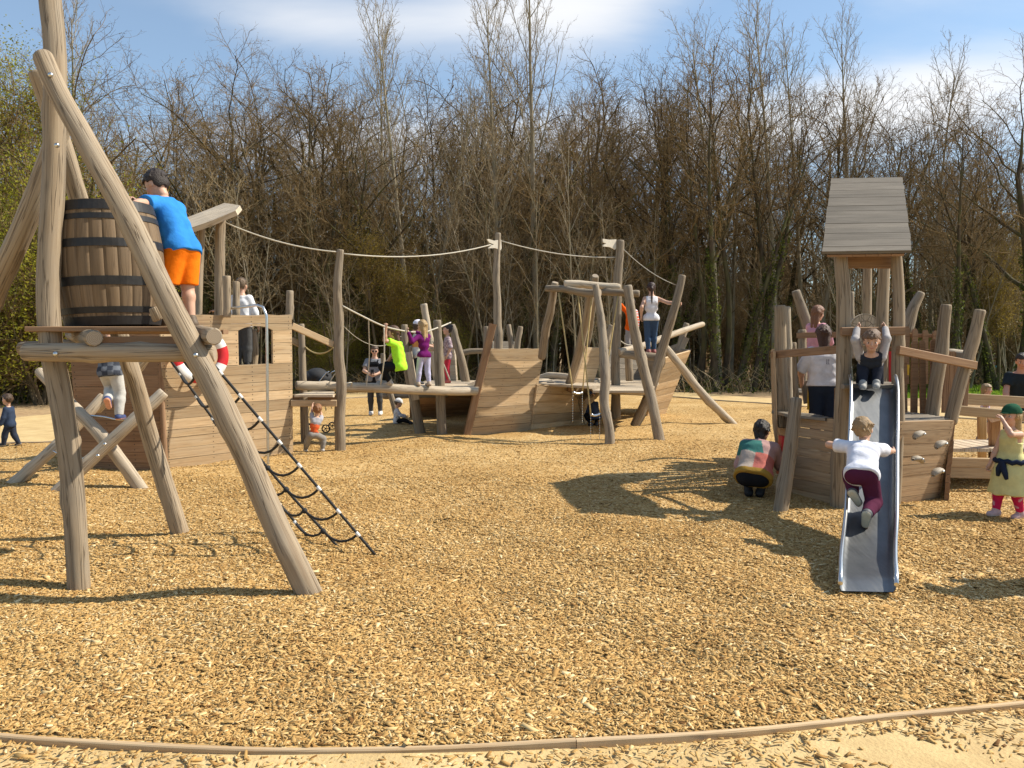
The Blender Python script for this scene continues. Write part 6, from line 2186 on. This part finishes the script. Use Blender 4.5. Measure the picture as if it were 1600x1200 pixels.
        if st == 'pony':
            a0 = hp_(0, -.42, .12)
            pr += [cone(a0, a0 - fb * .12 * hh + down * .2 * hh, .10 * hh, .12 * hh), cone(a0 - fb * .12 * hh + down * .2 * hh, a0 - fb * .10 * hh + down * ln * hh, .13 * hh, .05 * hh)]
        if st == 'bun':
            pr.append(ell(hp_(0, -.40, .32), np.array((.17, .17, .17)) * hh, HR))
        rt_ = np.random.default_rng(int(H * 997))
        tufts = []
        if dist < 20:
            for _ in range(46):
                a = rt_.uniform(0, 6.28); e = rt_.uniform(-.25, 1.2)
                nd = np.array([math.cos(a) * math.cos(e), math.sin(a) * math.cos(e), math.sin(e)])
                p0_ = hp_(*(np.array([0, -.045, .085]) + nd * np.array([.36, .43, .44])))
                dn_ = HR @ unit(np.array([nd[0] * .6, nd[1] * .6 + (.5 if e > .5 else -.1), -1.0]) + rt_.normal(0, .35, 3))
                tufts.append(cone(p0_, p0_ + dn_ * hh * rt_.uniform(.10, .2), .055 * hh, .018 * hh))
        fz = hair.get('fringe', .20)
        def facecut(F, X):
            z = (X - C) @ HR / hh
            z = z + .03 * np.sin(z[..., [1, 2, 0]] * 23 + 1.0) * np.sin(z[..., [2, 0, 1]] * 17)
            reg = np.maximum(.10 - z[..., 1], z[..., 2] - fz) * hh
            F = np.maximum(F, -reg)
            if st in ('short', 'bun', 'pony'):
                F = np.maximum(F, -np.maximum(-.10 - z[..., 1], z[..., 2] - .04) * hh)
                if st == 'short':
                    F = np.maximum(F, (-.27 - z[..., 2]) * hh)
            return F
        v, q = skin_surface(pr + tufts, max(h * .6, .0045), .035 * hh, [facecut], 0.0, .0018, 9)
        if hair.get('fringe_only'):
            pass
        col_mesh('hair', [(v, q, hair['col'])], M['hair'], root)
    if hat:
        pr = [ell(hp_(0, -.04, .16), np.array((.425, .49, .43)) * hh, HR)]
        vis = hat.get('turn', 0)
        fx = hf2 * math.cos(R(vis)) + hrt * math.sin(R(vis))
        cut = lambda F, X: np.maximum(F, -((X - C) @ hu - .10 * hh))
        v, q = skin_surface(pr, max(h * .7, .005), .02 * hh, [cut], 0, .002)
        pcs = [(v, q, hat['col'])]
        if hat.get('visor', True):
            vr = np.stack([np.cross(fx, hu), fx, hu], 1)
            v, q = skin_surface([ell(C + hu * .13 * hh + fx * .45 * hh, np.array((.24, .21, .03)) * hh, vr)], max(h * .5, .004), .01)
            pcs.append((v, q, hat['col']))
        col_mesh(hat.get('name', 'cap'), pcs, M['cloth'], root)
    if sunglasses:
        pcs = [(*ball_np(hp_(.15 * sd, .37, -.02), np.array((.12, .03, .085)) * hh, HR), (.01, .01, .012)) for sd in (-1, 1)]
        pcs.append((*ball_np(hp_(0, .38, 0), np.array((.08, .02, .02)) * hh, HR), (.01, .01, .012)))
        col_mesh('sunglasses', pcs, M['shoe'], root)
    J = dict(pelvis=pelvis, mid=mid, nb=nb, ch=ch, s=s, rt=rt, fb=fb, shl=shl, shr=shr, wl=wl, wr=wr, knl=knl, knr=knr, anl=anl, anr=anr, C=C, HR=HR, hh=hh, H=H, O=O, h=h, right=right, fwd=fwd, root=root)
    if extras:
        extras(J)
    return J

NAVY = (.022, .030, .055); BLACK = (.014, .014, .016); DENIM = (.05, .085, .15); WHITE = (.72, .72, .74)
BROWN = (.07, .04, .022); DKBROWN = (.030, .019, .013); BLOND = (.38, .25, .11); GINGER = (.24, .105, .04); FAIR = (.30, .20, .10)
# boy in blue leaning over the barrel
p0 = pt(281, 512, 6.3); p0.z = 1.755
person('boy in bright blue t-shirt and orange shorts leaning into the barrel on the tower', p0, 66, 1.33, 6.3, pel=(0.03, .0, .475), lean=(29, 2), twist=4, head=(8, 18),
       hl=pt(196, 320, 5.80), hr_=pt(212, 316, 6.22), el=(-.9, .1, -.1), er=(.9, .1, -.3), fl=(-.045, .06, .045), fr=(.06, -.03, .045),
       top=dict(col=(.035, .215, .58), sleeve='short', hem=.045, loose=.012), bottom=dict(col=(.86, .185, .008), kind='shorts', len=.92, loose=.012), shoe=(.12, .085, .055), sole=(.3, .28, .22),
       hair=dict(style='short', col=DKBROWN), curl=35)
# boy on the chain behind the tower
person('child in pale jeans climbing on the chain of the log trestle behind the tower', pt(178, 657, 9.38), 8, 1.22, 6.2, pel=pt(172, 581, 9.36), lean=(10, -4), head=(0, 20),
       hl=pt(150, 560, 9.75), hr_=pt(205, 556, 9.8), fl=pt(168, 624, 9.30), fr=pt(186, 649, 9.38), toel=(0, .6, -.8), toer=(.2, 1, 0),
       top=dict(col=lambda u: np.where((np.sin(u[:, :1] * 60) * np.sin(u[:, 2:] * 70) > 0), (.05, .055, .07), (.14, .15, .17)), sleeve='short', hem=.05), bottom=dict(col=(.50, .475, .43), kind='long', slack=1.15, loose=.008), shoe=(.05, .07, .17), sole=(.75, .35, .2), hair=dict(style='short', col=BROWN))
# toddler walking out of the picture
person('toddler in navy jacket walking towards the left edge of the picture', gp(17, 698), 88, .86, 5.0, lean=(5, 0), fl=(-.05, .11, .045), fr=(.05, -.12, .07), toer=(0, .9, -.35), hl=(-.14, .10, .42), hr_=(.13, .04, .40),
       top=dict(col=(.035, .05, .085), sleeve='long', hem=.06, loose=.014), bottom=dict(col=(.03, .036, .055), kind='long', slack=1.15, loose=.008), shoe=(.02, .022, .03), sole=(.6, .6, .6), hair=dict(style='short', col=BROWN))
# boy on the left ship
p4 = pt(379, 575, 12.2); p4.z = 1.325
person('boy in white long sleeved top and grey trousers standing on the left ship, back turned', p4, 5, 1.34, 6.6, twist=-6, head=(-15, 0), hl=pt(338, 486, 12.1), hr_=pt(412, 535, 12.3), el=(-.6, -.3, -.8), er=(.8, -.4, -.3),
       top=dict(col=WHITE, sleeve='long', hem=.04, loose=.016), bottom=dict(col=(.085, .085, .085), kind='long', slack=1.2, loose=.01), shoe=BLACK, hair=dict(style='short', col=(.14, .09, .05)))
# child hanging from the gangway
person('small fair haired child in grey and orange top hanging from the left ship gangway', gp(491, 711), 35, .82, 5.1, pel=(-.02, -.02, .375), lean=(-2, 12), head=(-25, -10), hl=pt(489, 622, 12.22), hr_=pt(501, 640, 12.3),
       fl=pt(477, 704, 12.15), fr=pt(504, 702, 12.1), kl=(-.8, .5, 0), kr=(.8, .3, 0),
       top=dict(col=lambda u: np.where(u[:, 2:] > .20, (.36, .35, .37), np.where(np.sin(u[:, 2:] * 190) > .55, (.45, .12, .05), (.68, .11, .03))), sleeve='short', hem=-.05, loose=.006),
       bottom=dict(col=(.23, .21, .19), kind='long', slack=1.2, loose=.01, len=.9), shoe=(.5, .46, .42), hair=dict(style='short', col=GINGER), curl=45)
# woman with the phone
def dungarees(J):
    H = J['H']
    pcs = []
    for sd in (-1, 1):
        a = J['nb'] + J['rt'] * sd * .045 * H + J['fb'] * .02 * H
        pts = [J['ch'] + J['fb'] * .088 * H + J['rt'] * sd * .05 * H, J['nb'] - J['s'] * .04 * H + J['rt'] * sd * .055 * H + J['fb'] * .058 * H, J['nb'] + J['rt'] * sd * .05 * H - J['s'] * .0 * H, J['ch'] - J['fb'] * .085 * H + J['rt'] * sd * .03 * H]
        pcs.append((*finger_tube(pts, [.014] * 4), BLACK))
    v, q = skin_surface([cone(J['ch'] - J['rt'] * .04 * H + J['fb'] * .038 * H, J['ch'] + J['rt'] * .04 * H + J['fb'] * .038 * H, .052 * H, .052 * H), cone(J['mid'] - J['rt'] * .035 * H, J['mid'] + J['rt'] * .035 * H, .074 * H, .074 * H),
                         cone(J['pelvis'] - J['rt'] * .045 * H, J['pelvis'] + J['rt'] * .045 * H, .085 * H, .085 * H), cone(J['pelvis'], J['pelvis'] - np.array([0, 0, .15 * H]), .09 * H, .105 * H, True)], J['h'], .03)
    pcs.append((v, q, BLACK))
    col_mesh('pinafore', pcs, M['cloth'], J['root'])
ph = person('woman in black pinafore and sunglasses with a phone behind the balance beam', gp(586, 649), 182, 1.66, 7.3, wide=1.08, head=(8, 4), hl=(-.045, .19, .60), hr_=(.05, .19, .605), el=(-.9, -.3, -.6), er=(.9, -.3, -.6), fl=(-.085, .05, .045), fr=(.06, -.02, .045),
       top=dict(col=(.22, .22, .23), sleeve='short', hem=.02), bottom=dict(col=(.06, .058, .056), kind='long', loose=.002), shoe=(.62, .6, .58), hair=dict(style='bun', col=BROWN), sunglasses=True, extras=dungarees, curl=40)
mb = MB(); add_box(mb, Vector(ph['O'] + (ph['wl'] + ph['wr']) / 2) + Vector((0, -.07, .045)), .075, .012, .14, .1)
tag(mb.build('mobile_phone', M['fabric_black']), 'small black mobile phone in the hands of the woman in sunglasses', 'phone')
# child in lime green
pb = pt(622, 603, 13.55)
person('child in lime green t-shirt squatting on the balance beam, one arm up on the rope', pb, 82, 1.34, 6.3, pel=(0, -.03, .24), lean=(9, 0), head=(0, 15), hl=pt(603, 513, 13.25), hr_=pt(598, 575, 13.9), el=(-.6, .6, -.3), er=(.6, .2, -.6),
       fl=(-.03, .10, .05), fr=(.10, .22, .05), kl=(-.3, 1, .4), kr=(.3, 1, .5),
       top=dict(col=(.42, .86, .045), sleeve='short', hem=.05, loose=.014), bottom=dict(col=BLACK, kind='long', loose=.004), shoe=(.42, .38, .33), sole=(.6, .56, .5), hair=dict(style='long', col=(.10, .05, .025), len=1.0), curl=60)
# girl in purple
person('girl in purple top and lavender leggings on the balance beam holding the rope', pt(663, 604, 13.78), 38, 1.14, 6.0, lean=(4, 0), head=(15, 5), hl=pt(638, 519, 13.6), hr_=pt(650, 519, 14.1), el=(-.7, -.2, -.5), er=(.8, .0, -.5), fl=(-.09, .03, .045), fr=(.06, -.04, .045),
       top=dict(col=(.135, .012, .105), sleeve='long', hem=.03, loose=.006), bottom=dict(col=(.46, .44, .60), kind='long', loose=.002), shoe=(.42, .33, .25), hair=dict(style='long', col=BLOND, len=1.25), curl=50)
person('child in white cap standing behind the girl in purple', pt(652, 601, 15.3), -70, 1.22, 6.2, head=(-10, 8), hl=(-.1, .22, .62), hr_=(.12, .2, .6), top=dict(col=lambda u: np.where((u[:, 2:] < .25) & (u[:, 2:] > .12), (.72, .32, .10), (.68, .66, .62)), sleeve='short', hem=.06), bottom=dict(col=NAVY, kind='long'), hair=dict(style='long', col=BROWN, len=.5), hat=dict(col=(.72, .68, .74)))
person('child in patterned pale top and red leggings on the middle ship deck', pt(700, 599, 15.9), 100, 1.16, 6.0, hl=(-.13, .03, .47), hr_=(.13, .05, .45), top=dict(col=lambda u: np.where(np.sin(u[:, :1] * 110 + 3) * np.sin(u[:, 2:] * 95) > .1, (.50, .40, .40), (.28, .20, .22)), sleeve='half', hem=.08), bottom=dict(col=(.50, .035, .06), kind='long', loose=.002), shoe=(.5, .12, .1), hair=dict(style='bun', col=DKBROWN))
ps = gp(619, 664)
person('toddler in white cap sitting on the wood chips under the balance beam', ps, -85, .84, 4.9, pel=(0, 0, .085), lean=(4, 0), head=(0, 15), hl=(-.1, .24, .22), hr_=(.1, .24, .2), fl=(-.09, .36, .05), fr=(.10, .36, .06), kl=(-.3, .2, 1), kr=(.3, .2, 1),
       top=dict(col=lambda u: np.where(np.sin(u[:, :1] * 130) * np.sin(u[:, 2:] * 130) > .55, (.2, .16, .2), (.66, .64, .64)), sleeve='long', hem=.05), bottom=dict(col=BLACK, kind='long'), shoe=(.03, .03, .035), hair=dict(style='short', col=BROWN), hat=dict(col=(.68, .66, .64), visor=True))
# girl on the beam of the middle ship
pg = pt(1017, 553.5, 16.95)
person('girl in white vest and blue jeans with long ponytail standing on the middle ship beam', pg, 6, 1.50, 7.0, head=(-12, 0), hr_=pt(1059, 474, 16.7), er=(.4, -.2, -1), hl=(-.15, -.02, .52), fl=(-.035, 0, .045), fr=(.05, .03, .045),
       top=dict(col=(.74, .72, .74), sleeve='none', hem=.03, loose=.004), bottom=dict(col=DENIM, kind='long', loose=.002), shoe=(.30, .10, .09), hair=dict(style='pony', col=(.045, .02, .014), len=1.6), curl=50)
person('child in orange jacket holding a post behind the swing frame', pt(986, 552, 17.6), 20, 1.2, 6.0, hl=pt(966, 471, 17.15), el=(-.3, .1, -1), hr_=(.14, .03, .42), top=dict(col=lambda u: np.where((u[:, :1] > .055) & (np.sin(u[:, 2:] * 120) > 0), (.66, .56, .60), (.80, .12, .01)), sleeve='long', hem=.06, loose=.014), bottom=dict(col=(.34, .30, .28), kind='long'), hair=dict(style='short', col=BROWN), curl=50)
person('small child with dark blue cap crouching behind the right swing', gp(930, 666), 30, 1.0, 5.6, pel=(0, -.03, .19), lean=(22, 0), head=(0, 15), hl=(-.08, .22, .2), hr_=(.08, .22, .2), fl=(-.07, .05, .045), fr=(.07, .05, .045), kl=(-.4, 1, .5), kr=(.4, 1, .5),
       top=dict(col=(.04, .055, .10), sleeve='long', hem=.05), bottom=dict(col=BLACK), hat=dict(col=(.045, .075, .17), visor=False, name='hat'))
# woman in the patchwork jumper
def patch(u):
    c = np.empty((len(u), 3)); c[:] = (.44, .27, .25)
    x, z = u[:, 0], u[:, 2]
    back = u[:, 1] < .03
    seam = .165 - .4 * (x + .05)
    c[(z > seam) & (z < .29) & (x < .05 - (z - .165) * .3) & back] = (.05, .165, .145)
    c[(z <= seam) & (x < -.004) & back] = (.44, .36, .30)
    c[(z <= .155) & (x >= -.004) & back] = (.48, .15, .12)
    c[(x > .05) & (z > .16)] = (.42, .26, .24)
    c[z < .01] = (.36, .21, .04)
    c[z > .30] = (.45, .28, .28)
    return c
pw = gp(1177, 778)
person('woman in patchwork jumper crouching in the shade beside the slide ship', pw, -22, 1.42, 6.9, wide=1.1, pel=(.0, -.02, .165), lean=(48, 6), head=(-22, -6), hl=(-.06, .34, .2), hr_=pt(1222, 716, 8.95), el=(-.25, .2, -1), er=(.3, -.1, -1), fl=(-.04, .05, .045), fr=(.045, .06, .045), kl=(-.12, 1, .5), kr=(.15, 1, .5),
       top=dict(col=patch, sleeve='long', hem=.03, loose=.022), bottom=dict(col=BLACK, loose=.004), shoe=BLACK, hair=dict(style='bob', col=(.018, .011, .009), len=.55), curl=30)
# on the slide ship
pk = pt(1275, 540, 11.1); pk.z = 1.02
person('girl in pink top with reddish hair standing at the rear rail of the slide ship', pk, -48, 1.17, 6.0, head=(-12, 10), hl=(-.10, .20, .55), hr_=(.08, .22, .56), el=(-.7, -.4, -.7), er=(.7, -.4, -.7), top=dict(col=(.60, .30, .36), sleeve='long', hem=.08), bottom=dict(col=(.5, .34, .38)), hair=dict(style='long', col=(.20, .085, .04), len=.9))
pq = pt(1286, 635, 10.15); pq.z = .335
person('woman in loose white shirt and dark jeans standing inside the slide ship', pq, -8, 1.56, 7.0, wide=1.0, lean=(3, 0), head=(-10, 12), hl=(-.14, .14, .52), hr_=(.15, .15, .54), el=(-.9, -.3, -.4), er=(.9, -.3, -.4), top=dict(col=lambda u: np.where((np.abs(u[:, :1] - .01) < .022) & (np.abs(u[:, 2:] - .20) < .022) & (u[:, 1:2] < 0) & (np.sin(u[:, :1] * 420) > .1), (.22, .21, .24), (.70, .68, .70)), sleeve='half', hem=-.005, loose=.018), bottom=dict(col=(.022, .03, .05), loose=.008, waist=.06), hair=dict(style='bob', col=(.075, .032, .02), len=.7), curl=40)
# child about to slide
pt0 = pt(1359, 604, 8.0); pt0.z = 1.25
person('girl sitting at the top of the slide with both hands up on the bar', pt0, 158, 1.12, 5.7, pel=(0, -.04, .02), lean=(46, 0), head=(0, -8), hl=pt(1383, 513, 7.94), hr_=pt(1339, 514, 7.94), el=(-.3, 1, 0), er=(.3, 1, 0), fl=pt(1369, 600, 7.78), fr=pt(1348, 601, 7.78), kl=(-.05, .35, 1), kr=(.05, .35, 1),
       top=dict(col=lambda u: np.where((np.abs(u[:, :1]) > .088) | (u[:, 2:] > .34), (.40, .37, .36), (.03, .034, .045)), sleeve='long', hem=.05, loose=.006), bottom=dict(col=(.022, .024, .034), loose=.007), shoe=(.30, .29, .27), sole=(.62, .60, .54), hair=dict(style='bun', col=(.16, .09, .05), fringe=.16), curl=70)
# boy climbing up the slide
person('boy in white t-shirt and maroon trousers climbing up the steel slide', gp(1350, 830), -22, 1.12, 6.0, pel=pt(1346, 742, 6.26), lean=(62, 4), head=(-18, -32), hl=pt(1321, 702, 6.72), hr_=pt(1397, 705, 6.72), el=(-1, -.2, .2), er=(1, -.5, -.2), fl=pt(1333, 770, 6.31), fr=pt(1355, 803, 6.10), kl=(-.08, 1, .4), kr=(.25, 1, .2),
       toel=(.5, .3, -.8), toer=(-.05, .45, -.9),
       top=dict(col=(.70, .70, .76), sleeve='short', hem=.03, loose=.014), bottom=dict(col=(.085, .018, .042), slack=1.15, loose=.009), shoe=(.10, .10, .105), sole=(.52, .46, .33), hair=dict(style='short', col=(.30, .185, .08)), curl=60)
# girl in the green cap
def jacket_tie(J):
    H = J['H']
    wst = J['pelvis'] + J['s'] * .05 * H
    n = 22
    ring = [wst + (J['right'] * math.cos(2 * math.pi * k / n) * .135 + J['fwd'] * math.sin(2 * math.pi * k / n) * .108) * H + np.array([0, 0, .008 * math.sin(3 * k)]) for k in range(n + 1)]
    pcs = [(*finger_tube(ring, [.022 * H] * (n + 1), 8), (.018, .026, .05))]
    kn = wst + J['fwd'] * .115 * H - J['right'] * .02 * H
    for dx, L in ((-.05, .15), (.04, .13)):
        pcs.append((*finger_tube([kn, kn + J['right'] * dx * H * .6 - np.array([0, 0, L * .5 * H]) + J['fwd'] * .015, kn + J['right'] * dx * H - np.array([0, 0, L * H])], [.022 * H, .026 * H, .02 * H], 8), (.018, .026, .05)))
    for sd in (-1, 1):
        b = wst + J['right'] * sd * .115 * H - J['fwd'] * .06 * H
        v, q = skin_surface([cone(b, b - np.array([0, 0, .22 * H]) + J['right'] * sd * .05 * H, .045 * H, .05 * H)], J['h'], .02, (), 0, .006)
        pcs.append((v, q, (.018, .026, .05)))
    col_mesh('tied_jacket', pcs, M['cloth'], J['root'])
def leopard(u):
    k = np.sin(u[:, 0] * 60 + 2 * np.sin(u[:, 2] * 25)) * np.sin(u[:, 2] * 48 + u[:, 1] * 40)
    return np.where(k[:, None] > .62, (.55, .30, .36), (.52, .022, .085))
person('girl in green cap and pale yellow dress with pink leggings walking at right', gp(1577, 809), 106, 1.06, 5.9, head=(6, 0), hl=(-.045, .155, .885), el=(-.7, .5, -.7), hr_=(.12, .11, .46), fl=(-.055, -.06, .05), fr=(.05, .10, .045), toel=(0, 1, -.2),
       top=dict(col=(.60, .55, .25), sleeve='none', skirt=.19, loose=.0062, name='dress'), bottom=dict(col=leopard, loose=.003, name='leggings', waist=-.10), shoe=(.52, .36, .36), sole=(.62, .55, .52), hair=dict(style='long', col=BLOND, len=1.25), hat=dict(col=(.022, .085, .045)), extras=jacket_tie, curl=50)
person('small girl in lilac t-shirt and denim shorts behind the footbridge', gp(1538, 690), -115, .99, 5.6, head=(-20, 5), hl=(-.13, .05, .40), hr_=(.13, .04, .38), fl=(-.05, -.08, .06), fr=(.05, .08, .045), top=dict(col=lambda u: np.where(np.sin(u[:, :1] * 90) * np.sin(u[:, 2:] * 80) > .2, (.42, .22, .40), (.62, .55, .62)), sleeve='short', hem=.06), bottom=dict(col=(.16, .22, .33), kind='shorts', len=.5), shoe=(.3, .22, .2), hair=dict(style='long', col=FAIR, len=.4))
person('man in dark t-shirt half hidden behind the footbridge at the right edge', gp(1592, 700), 150, 1.74, 7.5, pel=(0, -.05, .40), lean=(12, 0), head=(10, 8), fl=(-.09, .05, .045), fr=(.09, .0, .045), hl=(-.12, .2, .42), hr_=(.12, .2, .42), top=dict(col=(.022, .028, .032), sleeve='short', hem=.06), bottom=dict(col=(.03, .035, .05)), hair=dict(style='short', col=DKBROWN), skin=(.52, .26, .17))
# far walkers at the wood edge
for px, d, H_, yw, tc_, bc_, hc_, lb in ((1553, 44, .95, 150, (.10, .30, .38), NAVY, FAIR, 'distant fair haired child in teal running on the lawn'), (1560, 47, 1.62, 185, (.62, .62, .66), BLACK, DKBROWN, 'distant adult in white top standing at the wood edge'),
                                 (1547, 47.5, 1.6, 170, (.20, .24, .20), BLACK, DKBROWN, 'distant adult in grey green top beside the one in white'), (1579, 45, 1.6, 200, (.35, .26, .24), (.04, .07, .22), BROWN, 'distant woman with blue jeans under the ivy tree')):
    p = Vector((at_px(px, d), d, -.06))
    person(lb, p, yw, H_, 7.2 if H_ > 1.2 else 5.6, fl=(-.06, .06, .045), fr=(.06, -.05, .045), top=dict(col=tc_, sleeve='short', hem=.05), bottom=dict(col=bc_), hair=dict(style='short', col=hc_), h=.022)

person('adult in dark clothes added unseen outside the right picture edge to cast a shadow', Vector((4.3, 5.42, 0)), 60, 1.62, 7.3, wide=1.15, fl=(-.08, .05, .045), fr=(.08, -.02, .045), hl=(-.1, .2, .6), hr_=(.1, .2, .6), top=dict(col=NAVY, sleeve='long', hem=.06), bottom=dict(col=BLACK), hair=dict(style='long', col=BROWN, len=.5), h=.014)  # stand-in figure out of view, added to throw a shadow on the chips
